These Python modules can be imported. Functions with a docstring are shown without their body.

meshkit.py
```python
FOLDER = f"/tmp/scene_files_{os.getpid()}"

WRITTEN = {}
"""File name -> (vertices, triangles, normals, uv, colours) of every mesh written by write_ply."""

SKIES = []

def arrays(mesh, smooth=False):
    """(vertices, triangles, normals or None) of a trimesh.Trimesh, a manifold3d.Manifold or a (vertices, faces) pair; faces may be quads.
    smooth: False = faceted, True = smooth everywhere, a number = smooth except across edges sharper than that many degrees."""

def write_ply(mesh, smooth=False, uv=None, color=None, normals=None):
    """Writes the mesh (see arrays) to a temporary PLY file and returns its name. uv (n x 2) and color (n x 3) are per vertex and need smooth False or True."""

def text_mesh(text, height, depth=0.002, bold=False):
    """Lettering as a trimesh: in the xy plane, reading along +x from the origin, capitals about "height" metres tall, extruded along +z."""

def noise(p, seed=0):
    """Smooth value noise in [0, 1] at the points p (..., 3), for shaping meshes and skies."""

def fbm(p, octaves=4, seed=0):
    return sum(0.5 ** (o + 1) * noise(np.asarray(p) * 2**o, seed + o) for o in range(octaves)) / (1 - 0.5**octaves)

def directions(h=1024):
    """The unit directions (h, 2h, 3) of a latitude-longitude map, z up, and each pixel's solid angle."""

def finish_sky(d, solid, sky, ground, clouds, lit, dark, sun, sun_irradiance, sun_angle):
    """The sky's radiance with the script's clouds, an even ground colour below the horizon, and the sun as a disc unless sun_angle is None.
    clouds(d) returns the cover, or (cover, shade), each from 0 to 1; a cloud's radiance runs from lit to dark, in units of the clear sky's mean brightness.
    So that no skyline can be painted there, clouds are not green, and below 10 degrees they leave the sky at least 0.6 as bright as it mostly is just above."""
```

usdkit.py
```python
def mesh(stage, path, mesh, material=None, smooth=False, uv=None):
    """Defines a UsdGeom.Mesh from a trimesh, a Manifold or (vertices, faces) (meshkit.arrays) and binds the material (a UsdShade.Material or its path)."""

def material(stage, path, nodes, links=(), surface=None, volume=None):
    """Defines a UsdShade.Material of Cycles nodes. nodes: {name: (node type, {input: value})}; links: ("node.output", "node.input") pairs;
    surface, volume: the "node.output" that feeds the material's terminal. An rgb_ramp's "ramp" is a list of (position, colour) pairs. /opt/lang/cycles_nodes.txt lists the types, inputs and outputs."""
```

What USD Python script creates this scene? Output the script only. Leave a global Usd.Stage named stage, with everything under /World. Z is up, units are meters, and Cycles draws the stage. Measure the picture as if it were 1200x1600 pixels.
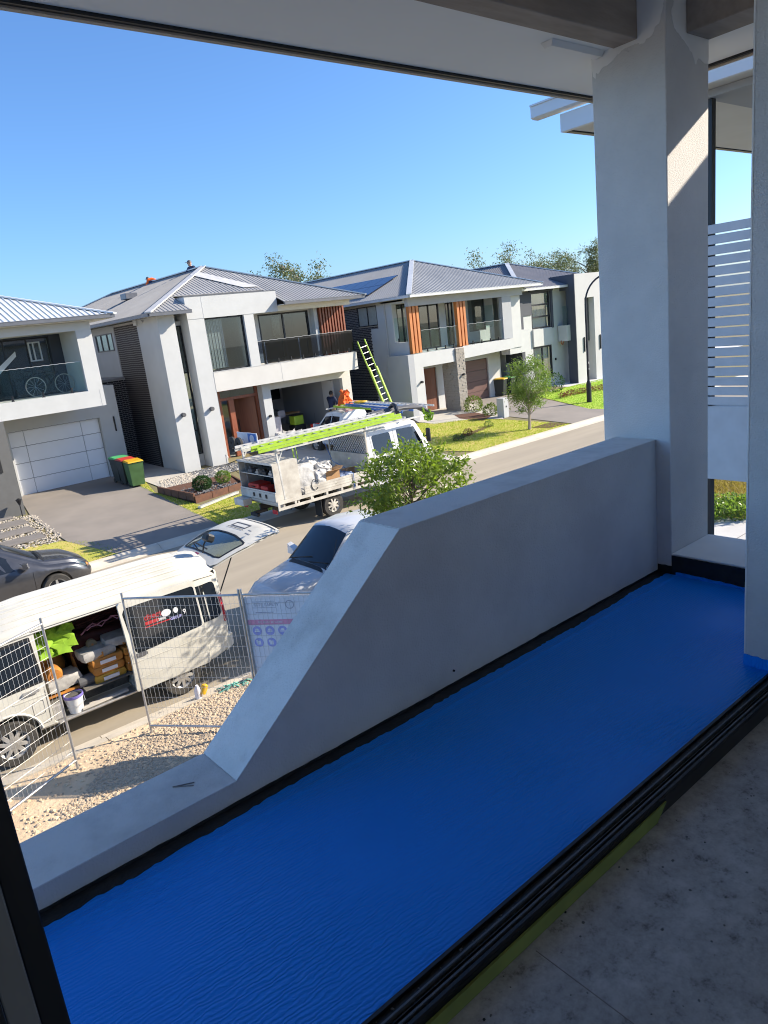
import math, random
import numpy as np
import trimesh, manifold3d, shapely
from shapely.geometry import Polygon, box as sbox, LineString
import usdkit, meshkit
from pxr import Usd, UsdGeom, UsdLux, UsdShade, Gf, Sdf, Vt

stage = Usd.Stage.CreateInMemory()
UsdGeom.SetStageUpAxis(stage, "Z")
UsdGeom.SetStageMetersPerUnit(stage, 1.0)
UsdGeom.Xform.Define(stage, "/World")
UsdGeom.Scope.Define(stage, "/World/Looks")
rng = random.Random(7)
nr = np.random.RandomState(11)

# ------------------------------------------------------------------ camera, sky, sun, exposure
EXPOSURE = 1.15
SKY_STRENGTH, SUN_INTENSITY = 0.110, 1.12
SUN_AZ, SUN_EL = math.radians(-28.0), math.radians(28.5)          # azimuth from +X towards +Y
YAW, PIT, ROL, FPX = math.radians(38.271), math.radians(14.678), math.radians(-6.674), 1125.82
fwd = np.array([math.sin(YAW) * math.cos(PIT), math.cos(YAW) * math.cos(PIT), -math.sin(PIT)])
right0 = np.array([math.cos(YAW), -math.sin(YAW), 0.0])
up0 = np.cross(right0, fwd)
right = right0 * math.cos(ROL) + up0 * math.sin(ROL)
up = -right0 * math.sin(ROL) + up0 * math.cos(ROL)
cam = UsdGeom.Camera.Define(stage, "/World/camera")
cm = np.eye(4)
cm[0, :3], cm[1, :3], cm[2, :3], cm[3, :3] = right, up, -fwd, (0, 0, 5.5)
cam.AddTransformOp().Set(Gf.Matrix4d(cm.tolist()))
cam.CreateHorizontalApertureAttr(27.0)
cam.CreateVerticalApertureAttr(36.0)
cam.CreateFocalLengthAttr(27.0 * FPX / 1200.0)
cam.CreateClippingRangeAttr(Gf.Vec2f(0.02, 3000.0))
cam.CreateExposureAttr(EXPOSURE)

sun_dir = np.array([math.cos(SUN_EL) * math.cos(SUN_AZ), math.cos(SUN_EL) * math.sin(SUN_AZ), math.sin(SUN_EL)])
dome = UsdLux.DomeLight.Define(stage, "/World/sky")
skym = usdkit.material(stage, "/World/Looks/sky", {
    "s": ("sky_texture", {"sky_type": "single_scattering", "sun_disc": False, "sun_elevation": SUN_EL,
                          "sun_rotation": math.atan2(sun_dir[0], sun_dir[1]), "altitude": 60.0,
                          "air_density": 1.0, "aerosol_density": 1.0, "ozone_density": 9.0}),
    "b": ("background_shader", {"strength": SKY_STRENGTH})}, [("s.color", "b.color")], surface="b.background")
UsdShade.MaterialBindingAPI.Apply(dome.GetPrim()).Bind(skym)
dome.GetPrim().SetCustomDataByKey("kind", "structure")
sun = UsdLux.DistantLight.Define(stage, "/World/sun")
zc = sun_dir
xc = np.cross([0, 0, 1.0], zc); xc /= np.linalg.norm(xc)
yc = np.cross(zc, xc)
sm = np.eye(4); sm[0, :3], sm[1, :3], sm[2, :3] = xc, yc, zc
sun.AddTransformOp().Set(Gf.Matrix4d(sm.tolist()))
sun.CreateIntensityAttr(SUN_INTENSITY)
sun.CreateAngleAttr(0.53)
sun.CreateNormalizeAttr(True)
sun.CreateColorAttr(Gf.Vec3f(1.0, 0.90, 0.75))

# ------------------------------------------------------------------ materials
def mat(name, c, c2=None, rough=0.7, metal=0.0, scale=4.0, bump=0.0, bscale=60.0, spec=0.5, detail=5.0, coat=0.0, ramp=None, stretch=(1, 1, 1), lo=0.35, hi=0.65):
    """Base colour drifting between two tones with noise, a fine bump and a noise-driven roughness."""
    c2 = c2 if c2 is not None else tuple(x * 0.86 for x in c)
    n = {"t": ("texture_coordinate", {}), "m": ("mapping", {"scale": stretch}), "n": ("noise_texture", {"scale": scale, "detail": detail, "roughness": 0.62}),
         "r": ("rgb_ramp", {"ramp": ramp or [(0, c2), (lo, c2), (hi, c), (1, c)]}),
         "mr": ("map_range", {"from_min": 0.3, "from_max": 0.7, "to_min": max(0.02, rough - 0.07), "to_max": min(1, rough + 0.07)}),
         "p": ("principled_bsdf", {"roughness": rough, "metallic": metal, "specular_ior_level": spec, "coat_weight": coat, "coat_roughness": 0.06})}
    l = [("t.object", "m.vector"), ("m.vector", "n.vector"), ("n.fac", "r.fac"), ("r.color", "p.base_color"), ("n.fac", "mr.value"), ("mr.result", "p.roughness")]
    if bump:
        n["bn"] = ("noise_texture", {"scale": bscale, "detail": 4.0, "roughness": 0.6})
        n["b"] = ("bump", {"strength": 0.6, "distance": bump})
        l += [("m.vector", "bn.vector"), ("bn.fac", "b.height"), ("b.normal", "p.normal")]
    return usdkit.material(stage, "/World/Looks/" + name, n, l, surface="p.BSDF")

def glass_mat(name, tint, ior=1.5, rough=0.0):
    return usdkit.material(stage, "/World/Looks/" + name, {
        "lw": ("layer_weight", {"blend": 0.5}), "pw": ("math", {"math_type": "power", "value2": 4.0}), "f": ("math", {"math_type": "multiply_add", "value2": 0.85, "value3": (ior - 1) ** 2 / (ior + 1) ** 2, "use_clamp": True}), "tr": ("transparent_bsdf", {"color": tint}), "g": ("glossy_bsdf", {"color": (0.95, 0.97, 1), "roughness": rough}),
        "x": ("mix_closure", {})}, [("lw.facing", "pw.value1"), ("pw.value", "f.value1"), ("f.value", "x.fac"), ("tr.BSDF", "x.closure1"), ("g.BSDF", "x.closure2")], surface="x.closure")

def leaf_mat(name, stops, rough=0.38, trans=0.45, spec=0.5):
    return usdkit.material(stage, "/World/Looks/" + name, {
        "g": ("geometry", {}), "r": ("rgb_ramp", {"ramp": stops}), "p": ("principled_bsdf", {"roughness": rough, "specular_ior_level": spec}),
        "tl": ("translucent_bsdf", {}), "x": ("mix_closure", {"fac": trans}), "br": ("mix", {"mix_type": "multiply", "fac": 1.0, "color2": (1.5, 1.7, 0.7)})},
        [("g.random_per_island", "r.fac"), ("r.color", "p.base_color"), ("r.color", "br.color1"), ("br.color", "tl.color"), ("p.BSDF", "x.closure1"), ("tl.BSDF", "x.closure2")], surface="x.closure")

def island_mat(name, stops, rough=0.85, bump=0.0, bscale=40.0):
    n = {"g": ("geometry", {}), "t": ("texture_coordinate", {}), "r": ("rgb_ramp", {"ramp": stops}), "n": ("noise_texture", {"scale": bscale, "detail": 4.0}),
         "x": ("mix", {"mix_type": "overlay", "fac": 0.35}), "p": ("principled_bsdf", {"roughness": rough}), "b": ("bump", {"strength": 0.5, "distance": max(bump, 1e-4)})}
    l = [("g.random_per_island", "r.fac"), ("t.object", "n.vector"), ("r.color", "x.color1"), ("n.fac", "x.color2"), ("x.color", "p.base_color"), ("n.fac", "b.height"), ("b.normal", "p.normal")]
    return usdkit.material(stage, "/World/Looks/" + name, n, l, surface="p.BSDF")

M = {}
M["render_white"] = mat("render_white", (0.49, 0.495, 0.485), (0.45, 0.455, 0.445), 0.85, scale=1.3, bump=0.003, bscale=180)
M["render_cream"] = mat("render_cream", (0.54, 0.525, 0.49), (0.5, 0.485, 0.45), 0.85, scale=1.2, bump=0.003, bscale=180)
M["render_grey"] = mat("render_grey", (0.36, 0.37, 0.385), (0.33, 0.34, 0.355), 0.85, scale=1.2, bump=0.003, bscale=180)
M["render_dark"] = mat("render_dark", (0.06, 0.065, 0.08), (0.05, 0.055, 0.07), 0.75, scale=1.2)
M["render_lightgrey"] = mat("render_lightgrey", (0.46, 0.46, 0.45), (0.42, 0.42, 0.41), 0.85, scale=1.2)
M["eave"] = mat("eave", (0.66, 0.63, 0.57), (0.62, 0.59, 0.53), 0.8)
M["white_paint"] = mat("white_paint", (0.62, 0.62, 0.62), (0.57, 0.57, 0.57), 0.5, scale=1.0)
M["frame_black"] = mat("frame_black", (0.012, 0.012, 0.014), (0.009, 0.009, 0.011), 0.4, metal=0.0)
M["frame_grey"] = mat("frame_grey", (0.10, 0.105, 0.115), None, 0.45)
M["gutter_grey"] = mat("gutter_grey", (0.12, 0.125, 0.14), None, 0.4)
M["gutter_light"] = mat("gutter_light", (0.55, 0.56, 0.56), None, 0.4)
M["roof_light"] = mat("roof_light", (0.6, 0.61, 0.6), (0.54, 0.55, 0.55), 0.45, metal=0.0, scale=0.6)
M["roof_grey"] = mat("roof_grey", (0.31, 0.305, 0.3), (0.27, 0.265, 0.26), 0.62, scale=0.6, spec=0.3)
M["roof_blue"] = mat("roof_blue", (0.29, 0.295, 0.3), (0.25, 0.255, 0.26), 0.62, scale=0.6, spec=0.3)
M["roof_dark"] = mat("roof_dark", (0.19, 0.185, 0.2), (0.16, 0.16, 0.175), 0.62, scale=0.6, spec=0.3)
M["ridge_cap"] = mat("ridge_cap", (0.52, 0.51, 0.49), None, 0.45)
M["brick_dark"] = island_mat("brick_dark", [(0, (0.028, 0.021, 0.02)), (0.5, (0.055, 0.038, 0.034)), (1, (0.10, 0.062, 0.048))], 0.6)
M["mortar"] = mat("mortar", (0.55, 0.52, 0.48), (0.47, 0.44, 0.40), 0.95, scale=6, bump=0.002)
M["timber_red"] = mat("timber_red", (0.26, 0.075, 0.03), (0.17, 0.045, 0.02), 0.45, scale=3, stretch=(6, 6, 0.6), coat=0.2)
M["timber_orange"] = mat("timber_orange", (0.52, 0.19, 0.045), (0.38, 0.12, 0.03), 0.55, scale=3, stretch=(6, 6, 0.5))
M["door_brown"] = mat("door_brown", (0.20, 0.07, 0.032), (0.15, 0.05, 0.025), 0.5, scale=3, stretch=(6, 6, 0.5))
M["garage_brown"] = mat("garage_brown", (0.13, 0.062, 0.05), (0.10, 0.048, 0.04), 0.5, scale=2, stretch=(0.5, 6, 8))
M["garage_white"] = mat("garage_white", (0.8, 0.8, 0.8), (0.76, 0.76, 0.76), 0.45, scale=1)
M["stone"] = island_mat("stone", [(0, (0.30, 0.27, 0.23)), (0.35, (0.42, 0.39, 0.34)), (0.7, (0.54, 0.51, 0.45)), (1, (0.62, 0.59, 0.54))], 0.9, 0.004, 30)
M["asphalt"] = mat("asphalt", (0.37, 0.315, 0.235), (0.3, 0.255, 0.19), 0.9, scale=1.1, bump=0.006, bscale=90, detail=9, stretch=(0.16, 1, 1), lo=0.3, hi=0.62)
M["kerb"] = mat("kerb", (0.62, 0.55, 0.44), (0.5, 0.44, 0.35), 0.9, scale=1.6, bump=0.004, bscale=60)
M["driveway"] = mat("driveway", (0.265, 0.232, 0.2), (0.215, 0.19, 0.165), 0.85, scale=0.7, bump=0.003, bscale=80, detail=8)
M["path"] = mat("path", (0.5, 0.46, 0.4), (0.42, 0.39, 0.34), 0.9, scale=1.2, bump=0.003)
M["white_conc"] = mat("white_conc", (0.62, 0.60, 0.56), (0.52, 0.50, 0.47), 0.9, scale=1.0, bump=0.003)
M["paver"] = mat("paver", (0.2, 0.18, 0.165), (0.17, 0.155, 0.14), 0.85, scale=2)
M["grass_soil"] = mat("grass_soil", (0.4, 0.4, 0.06), (0.52, 0.4, 0.12), 0.95, scale=0.9, bump=0.02, bscale=50, detail=8)
M["lawn_green"] = mat("lawn_green", (0.33, 0.5, 0.035), (0.42, 0.5, 0.06), 0.95, scale=1.2, bump=0.02, bscale=50, detail=8)
M["pier_dark"] = mat("pier_dark", (0.115, 0.115, 0.112), None, 0.85)
M["edging"] = mat("edging", (0.15, 0.065, 0.035), (0.09, 0.04, 0.024), 0.8, scale=5)
M["bag_yellow"] = mat("bag_yellow", (0.46, 0.27, 0.03), (0.34, 0.19, 0.025), 0.6, scale=6)
M["sand"] = mat("sand", (0.72, 0.55, 0.36), (0.58, 0.43, 0.27), 0.95, scale=1.8, bump=0.03, bscale=14, detail=9)
M["terrain"] = mat("terrain", (0.16, 0.15, 0.07), (0.22, 0.17, 0.08), 0.95, scale=0.2, detail=8)
M["mulch"] = mat("mulch", (0.14, 0.06, 0.035), (0.08, 0.035, 0.02), 0.95, scale=20, bump=0.03, bscale=60)
M["car_white"] = mat("car_white", (0.6, 0.6, 0.6), (0.56, 0.56, 0.56), 0.28, scale=1.2, coat=0.5)
M["van_white"] = mat("van_white", (0.57, 0.555, 0.50), (0.46, 0.44, 0.375), 0.5, spec=0.3, scale=1.7, coat=0.0, detail=8, lo=0.25, hi=0.6)
M["car_grey"] = mat("car_grey", (0.07, 0.07, 0.075), (0.06, 0.06, 0.065), 0.3, metal=0.55, scale=1, coat=0.8)
M["window_dark"] = mat("window_dark", (0.010, 0.012, 0.014), None, 0.05, spec=0.7)
M["tyre"] = mat("tyre", (0.025, 0.024, 0.023), (0.05, 0.045, 0.038), 0.85, scale=6)
M["alloy"] = mat("alloy", (0.50, 0.49, 0.47), (0.36, 0.34, 0.31), 0.4, metal=0.6, scale=8)
M["plastic_black"] = mat("plastic_black", (0.014, 0.014, 0.015), None, 0.5)
M["plastic_grey"] = mat("plastic_grey", (0.09, 0.09, 0.095), None, 0.6)
M["steel"] = mat("steel", (0.55, 0.54, 0.52), (0.42, 0.41, 0.40), 0.42, metal=0.8, scale=9)
M["wire_grey"] = mat("wire_grey", (0.55, 0.54, 0.52), None, 0.5, metal=0.5)
M["alum"] = mat("alum", (0.66, 0.65, 0.62), (0.52, 0.51, 0.48), 0.45, metal=0.5, scale=6)
M["tray_white"] = mat("tray_white", (0.56, 0.53, 0.46), (0.4, 0.365, 0.31), 0.5, scale=3, detail=8)
M["red_plastic"] = mat("red_plastic", (0.55, 0.03, 0.02), (0.40, 0.02, 0.015), 0.45)
M["tail_red"] = mat("tail_red", (0.40, 0.01, 0.012), None, 0.15, coat=0.7)
M["amber"] = mat("amber", (0.6, 0.22, 0.03), None, 0.2, coat=0.5)
M["lime"] = mat("lime", (0.34, 0.52, 0.035), (0.28, 0.43, 0.03), 0.45)
M["lime_dull"] = mat("lime_dull", (0.22, 0.26, 0.06), (0.17, 0.20, 0.045), 0.7, scale=9)
M["green_lid"] = mat("green_lid", (0.08, 0.42, 0.15), None, 0.45)
M["yellow_lid"] = mat("yellow_lid", (0.62, 0.36, 0.015), None, 0.45)
M["red_lid"] = mat("red_lid", (0.50, 0.04, 0.03), None, 0.45)
M["brown_lid"] = mat("brown_lid", (0.32, 0.10, 0.05), None, 0.45)
M["bin_green"] = mat("bin_green", (0.05, 0.115, 0.035), (0.04, 0.09, 0.028), 0.5)
M["bin_dark"] = mat("bin_dark", (0.018, 0.025, 0.022), None, 0.5)
M["hivis_orange"] = mat("hivis_orange", (0.85, 0.14, 0.01), (0.7, 0.10, 0.008), 0.8)
M["hivis_green"] = mat("hivis_green", (0.24, 0.42, 0.02), (0.16, 0.3, 0.012), 0.8, scale=9)
M["blue_plastic"] = mat("blue_plastic", (0.05, 0.16, 0.42), None, 0.45)
M["blue_sheet"] = mat("blue_sheet", (0.22, 0.28, 0.42), (0.12, 0.17, 0.3), 0.5, scale=7)
M["card"] = mat("card", (0.44, 0.26, 0.12), (0.36, 0.20, 0.09), 0.85)
M["white_bag"] = mat("white_bag", (0.52, 0.51, 0.49), (0.38, 0.37, 0.355), 0.55, scale=8, bump=0.02, bscale=9)
M["bag_orange"] = mat("bag_orange", (0.46, 0.19, 0.03), (0.33, 0.125, 0.02), 0.6, scale=6)
M["bag_grey"] = mat("bag_grey", (0.4, 0.385, 0.36), (0.24, 0.23, 0.22), 0.6, scale=7)
M["mixer_orange"] = mat("mixer_orange", (0.50, 0.20, 0.03), (0.30, 0.12, 0.03), 0.6, scale=8)
M["van_inside"] = mat("van_inside", (0.30, 0.27, 0.20), (0.22, 0.20, 0.15), 0.8)
M["van_mat"] = mat("van_mat", (0.06, 0.06, 0.06), (0.16, 0.145, 0.12), 0.9, scale=5)
M["maroon"] = mat("maroon", (0.10, 0.025, 0.02), (0.05, 0.012, 0.01), 0.7, scale=9)
M["purple"] = mat("purple", (0.16, 0.13, 0.40), None, 0.5)
M["pink"] = mat("pink", (0.70, 0.30, 0.40), None, 0.7)
M["sign_blue"] = mat("sign_blue", (0.36, 0.36, 0.66), None, 0.7)
M["sign_white"] = mat("sign_white", (0.70, 0.68, 0.70), (0.62, 0.60, 0.62), 0.7)
M["sign_grey"] = mat("sign_grey", (0.42, 0.41, 0.46), None, 0.7)
M["teal"] = mat("teal", (0.12, 0.36, 0.30), None, 0.7)
M["lamp_black"] = mat("lamp_black", (0.010, 0.010, 0.012), None, 0.45)
M["skin"] = mat("skin", (0.42, 0.24, 0.16), None, 0.55)
M["navy"] = mat("navy", (0.018, 0.026, 0.065), (0.012, 0.018, 0.045), 0.9, scale=9)
M["khaki"] = mat("khaki", (0.26, 0.20, 0.12), None, 0.9)
M["hair"] = mat("hair", (0.012, 0.009, 0.008), None, 0.6)
M["bark"] = mat("bark", (0.16, 0.12, 0.085), (0.09, 0.065, 0.045), 0.9, scale=8, bump=0.02, bscale=20, stretch=(2, 2, 0.5))
M["bark_pale"] = mat("bark_pale", (0.34, 0.29, 0.23), (0.22, 0.18, 0.14), 0.9, scale=4, stretch=(2, 2, 0.5))
M["leaf_street"] = leaf_mat("leaf_street", [(0, (0.15, 0.20, 0.03)), (0.3, (0.34, 0.38, 0.045)), (0.65, (0.55, 0.56, 0.06)), (0.92, (0.66, 0.60, 0.12)), (1, (0.66, 0.32, 0.09))], 0.3, 0.45, 0.7)
M["leaf_verge"] = leaf_mat("leaf_verge", [(0, (0.14, 0.20, 0.05)), (0.45, (0.32, 0.38, 0.06)), (0.8, (0.54, 0.56, 0.07)), (1, (0.64, 0.62, 0.12))])
M["leaf_gum"] = leaf_mat("leaf_gum", [(0, (0.14, 0.155, 0.075)), (0.5, (0.25, 0.25, 0.11)), (1, (0.36, 0.33, 0.16))], 0.5, 0.2)
M["leaf_bush"] = leaf_mat("leaf_bush", [(0, (0.025, 0.07, 0.012)), (0.6, (0.07, 0.17, 0.02)), (1, (0.15, 0.27, 0.03))], 0.5, 0.2)
M["leaf_yellow"] = leaf_mat("leaf_yellow", [(0, (0.12, 0.16, 0.02)), (0.6, (0.30, 0.30, 0.03)), (1, (0.45, 0.36, 0.04))], 0.5, 0.25)
M["leaf_red"] = leaf_mat("leaf_red", [(0, (0.16, 0.05, 0.03)), (0.6, (0.33, 0.12, 0.05)), (1, (0.42, 0.22, 0.08))], 0.5, 0.25)
M["blades"] = leaf_mat("blades", [(0, (0.30, 0.36, 0.035)), (0.5, (0.48, 0.47, 0.06)), (0.8, (0.56, 0.48, 0.11)), (1, (0.64, 0.52, 0.20))], 0.6, 0.35, 0.25)
M["blades_green"] = leaf_mat("blades_green", [(0, (0.17, 0.31, 0.016)), (0.6, (0.30, 0.45, 0.022)), (1, (0.40, 0.48, 0.04))], 0.6, 0.35, 0.25)
M["blades_dry"] = leaf_mat("blades_dry", [(0, (0.30, 0.22, 0.08)), (0.6, (0.46, 0.35, 0.13)), (1, (0.38, 0.37, 0.09))], 0.6, 0.3, 0.25)
M["pebble"] = island_mat("pebble", [(0, (0.46, 0.36, 0.25)), (0.25, (0.68, 0.55, 0.39)), (0.6, (0.78, 0.66, 0.49)), (0.85, (0.84, 0.76, 0.62)), (1, (0.62, 0.42, 0.29))], 0.85, 0.003, 60)
M["pale_pebble"] = island_mat("pale_pebble", [(0, (0.42, 0.37, 0.30)), (0.5, (0.60, 0.55, 0.46)), (1, (0.74, 0.70, 0.62))], 0.85)
M["gravel_grey"] = island_mat("gravel_grey", [(0, (0.14, 0.14, 0.14)), (0.5, (0.28, 0.28, 0.28)), (1, (0.42, 0.41, 0.40))], 0.85)
M["glass"] = glass_mat("glass", (0.86, 0.93, 0.92), 1.45)
M["glass_green"] = glass_mat("glass_green", (0.86, 0.95, 0.94), 1.45)
M["glass_tint"] = glass_mat("glass_tint", (0.34, 0.41, 0.50), 1.45)
M["screen_white"] = mat("screen_white", (0.56, 0.565, 0.58), None, 0.5)
M["glass_van"] = glass_mat("glass_van", (0.62, 0.70, 0.70), 1.5)
M["pane"] = glass_mat("pane", (0.80, 0.85, 0.84), 1.6)
M["solar"] = mat("solar", (0.02, 0.025, 0.06), (0.015, 0.02, 0.045), 0.12, spec=0.8)
# own balcony
M["pillar_render"] = mat("pillar_render", (0.70, 0.675, 0.65), (0.61, 0.59, 0.57), 0.85, scale=2.4, bump=0.009, bscale=130, detail=9)
M["own_render"] = mat("own_render", (0.7, 0.685, 0.665), (0.6, 0.585, 0.57), 0.85, scale=2.6, bump=0.009, bscale=130, detail=8)
M["own_cap"] = mat("own_cap", (0.74, 0.725, 0.7), (0.58, 0.565, 0.54), 0.85, scale=3.4, bump=0.008, bscale=120, detail=9, lo=0.34, hi=0.52)
M["own_patch"] = mat("own_patch", (0.88, 0.86, 0.83), (0.82, 0.8, 0.775), 0.85, scale=5, bump=0.003, bscale=120)
M["soffit_white"] = mat("soffit_white", (0.82, 0.8, 0.765), (0.79, 0.77, 0.735), 0.85, scale=0.9)
M["beam_conc"] = mat("beam_conc", (0.36, 0.3, 0.25), (0.26, 0.215, 0.18), 0.9, scale=5, bump=0.004, bscale=70, stretch=(0.6, 3, 3), detail=8)
M["bitumen"] = mat("bitumen", (0.006, 0.006, 0.007), (0.012, 0.011, 0.012), 0.6, scale=12, bump=0.006, bscale=60)
M["room_wall"] = mat("room_wall", (0.8, 0.79, 0.77), (0.77, 0.76, 0.74), 0.9)
M["stile_grey"] = mat("stile_grey", (0.20, 0.20, 0.20), None, 0.7)
M["tan_edge"] = mat("tan_edge", (0.48, 0.40, 0.32), None, 0.8)
# ------------------------------------------------------------------ things and parts
used = {}
def free(parent, name):
    k = used.get((parent, name), 0)
    used[(parent, name)] = k + 1
    return f"{parent}/{name}" if k == 0 else f"{parent}/{name}_{k:03d}"

SPLIT = {"tray_edge", "door_gap", "interior", "tail_light", "tail_lamp", "door_handle", "portal_light", "balcony_side_wall", "wheel_arch_liner", "chassis_rail", "rubber_foot", "lower_section_rail", "white_rail_post", "spigot", "soffit", "roof_bar", "headlight", "roof_drip_rail", "locker_latch", "gas_strut", "recess_wall", "blinds", "curtain", "shadow_channel", "badge", "door_crease", "wiper", "room_back_wall", "room_ceiling", "inner_window", "garage_shell", "pictogram", "heading_frame", "belt_crease", "window_surround", "fascia", "rear_wiper", "slab", "wall_body", "side_step", "crack_debris", "back_panel", "entry_hall", "eave_lining", "portal_side", "portal_recess", "door_lettering", "door_emblem", "bag_print", "rack_foot", "fascia_edge", "front_door_gap", "floor_mat", "inner_lining", "rear_axle", "sticker", "gutter", "membrane_lap", "flap", "open_lid"}
class T:
    """A thing: an Xform at the thing's base; add() takes meshes in its own coordinates, addw() in world coordinates."""
    def __init__(self, name, label=None, cat=None, loc=(0, 0, 0), rz=0.0, group=None, kind=None, proto=None):
        self.path = free("/World", name)
        self.loc, self.rz = np.array(loc, float), rz
        x = UsdGeom.Xform.Define(stage, self.path)
        x.AddTranslateOp().Set(Gf.Vec3d(*map(float, loc)))
        if rz:
            x.AddRotateZOp().Set(math.degrees(rz))
        self.prim = x.GetPrim()
        if proto is not None:
            self.prim.GetReferences().AddInternalReference(proto.path)
            self.prim.SetInstanceable(True)
        for k, v in (("label", label), ("category", cat), ("group", group), ("kind", kind)):
            if v:
                self.prim.SetCustomDataByKey(k, v)
    def add(self, name, mesh, m, parent=None, smooth=False, label=None, kind=None):
        if isinstance(mesh, list) and name in SPLIT and kind != "stuff":
            for q in mesh[:-1]:
                self.add(name, q, m, parent, smooth, label)
            mesh = mesh[-1]
        p = free(parent or self.path, name)
        if isinstance(mesh, list):
            mesh = cat(mesh)
        g = usdkit.mesh(stage, p, mesh, M[m], smooth=smooth)
        if label:
            g.GetPrim().SetCustomDataByKey("label", label)
        if kind:
            g.GetPrim().SetCustomDataByKey("kind", kind)
        return p
    def addw(self, name, mesh, m, parent=None, **kw):
        if isinstance(mesh, list) and name in SPLIT and kw.get("kind") != "stuff":
            for q in mesh[:-1]:
                self.addw(name, q, m, parent, **kw)
            mesh = mesh[-1]
        if isinstance(mesh, list):
            mesh = cat(mesh)
        v, f, _ = meshkit.arrays(mesh)
        v = v - self.loc
        if self.rz:
            c, s = math.cos(-self.rz), math.sin(-self.rz)
            v = np.stack([v[:, 0] * c - v[:, 1] * s, v[:, 0] * s + v[:, 1] * c, v[:, 2]], 1)
        return self.add(name, (v, f), m, parent, **kw)

def single(name, mesh, m, label=None, cat_=None, kind=None, group=None, smooth=False):
    p = free("/World", name)
    if isinstance(mesh, list):
        mesh = cat(mesh)
    g = usdkit.mesh(stage, p, mesh, M[m], smooth=smooth)
    for k, v in (("label", label), ("category", cat_), ("group", group), ("kind", kind)):
        if v:
            g.GetPrim().SetCustomDataByKey(k, v)
    return p

def child(path, name, mesh, m):
    """A part of a thing that is itself one mesh (in world coordinates)."""
    usdkit.mesh(stage, free(path, name), cat(mesh) if isinstance(mesh, list) else mesh, M[m])

# ------------------------------------------------------------------ shapes: all return (vertices, triangles)
def tri(m):
    v, f, _ = meshkit.arrays(m)
    return v, f
def cat(ms):
    vs, fs, n = [], [], 0
    for m in ms:
        v, f = tri(m)
        vs.append(v); fs.append(f + n); n += len(v)
    return np.vstack(vs), np.vstack(fs)
BF = np.array([[0, 2, 1], [0, 3, 2], [4, 5, 6], [4, 6, 7], [0, 1, 5], [0, 5, 4], [1, 2, 6], [1, 6, 5], [2, 3, 7], [2, 7, 6], [3, 0, 4], [3, 4, 7]])
def box(x0, x1, y0, y1, z0, z1, b=0.0):
    if b <= 0:
        return np.array([[x0, y0, z0], [x1, y0, z0], [x1, y1, z0], [x0, y1, z0], [x0, y0, z1], [x1, y0, z1], [x1, y1, z1], [x0, y1, z1]], float), BF
    pts = []
    for x, sx in ((x0, 1), (x1, -1)):
        for y, sy in ((y0, 1), (y1, -1)):
            for z, sz in ((z0, 1), (z1, -1)):
                pts += [(x + sx * b, y + sy * b, z), (x + sx * b, y, z + sz * b), (x, y + sy * b, z + sz * b)]
    return hull(pts)
def hull(pts):
    return tri(manifold3d.Manifold.hull_points(np.asarray(pts, np.float64)))
def hexa(p8):
    return np.array(p8, float), BF
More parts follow.
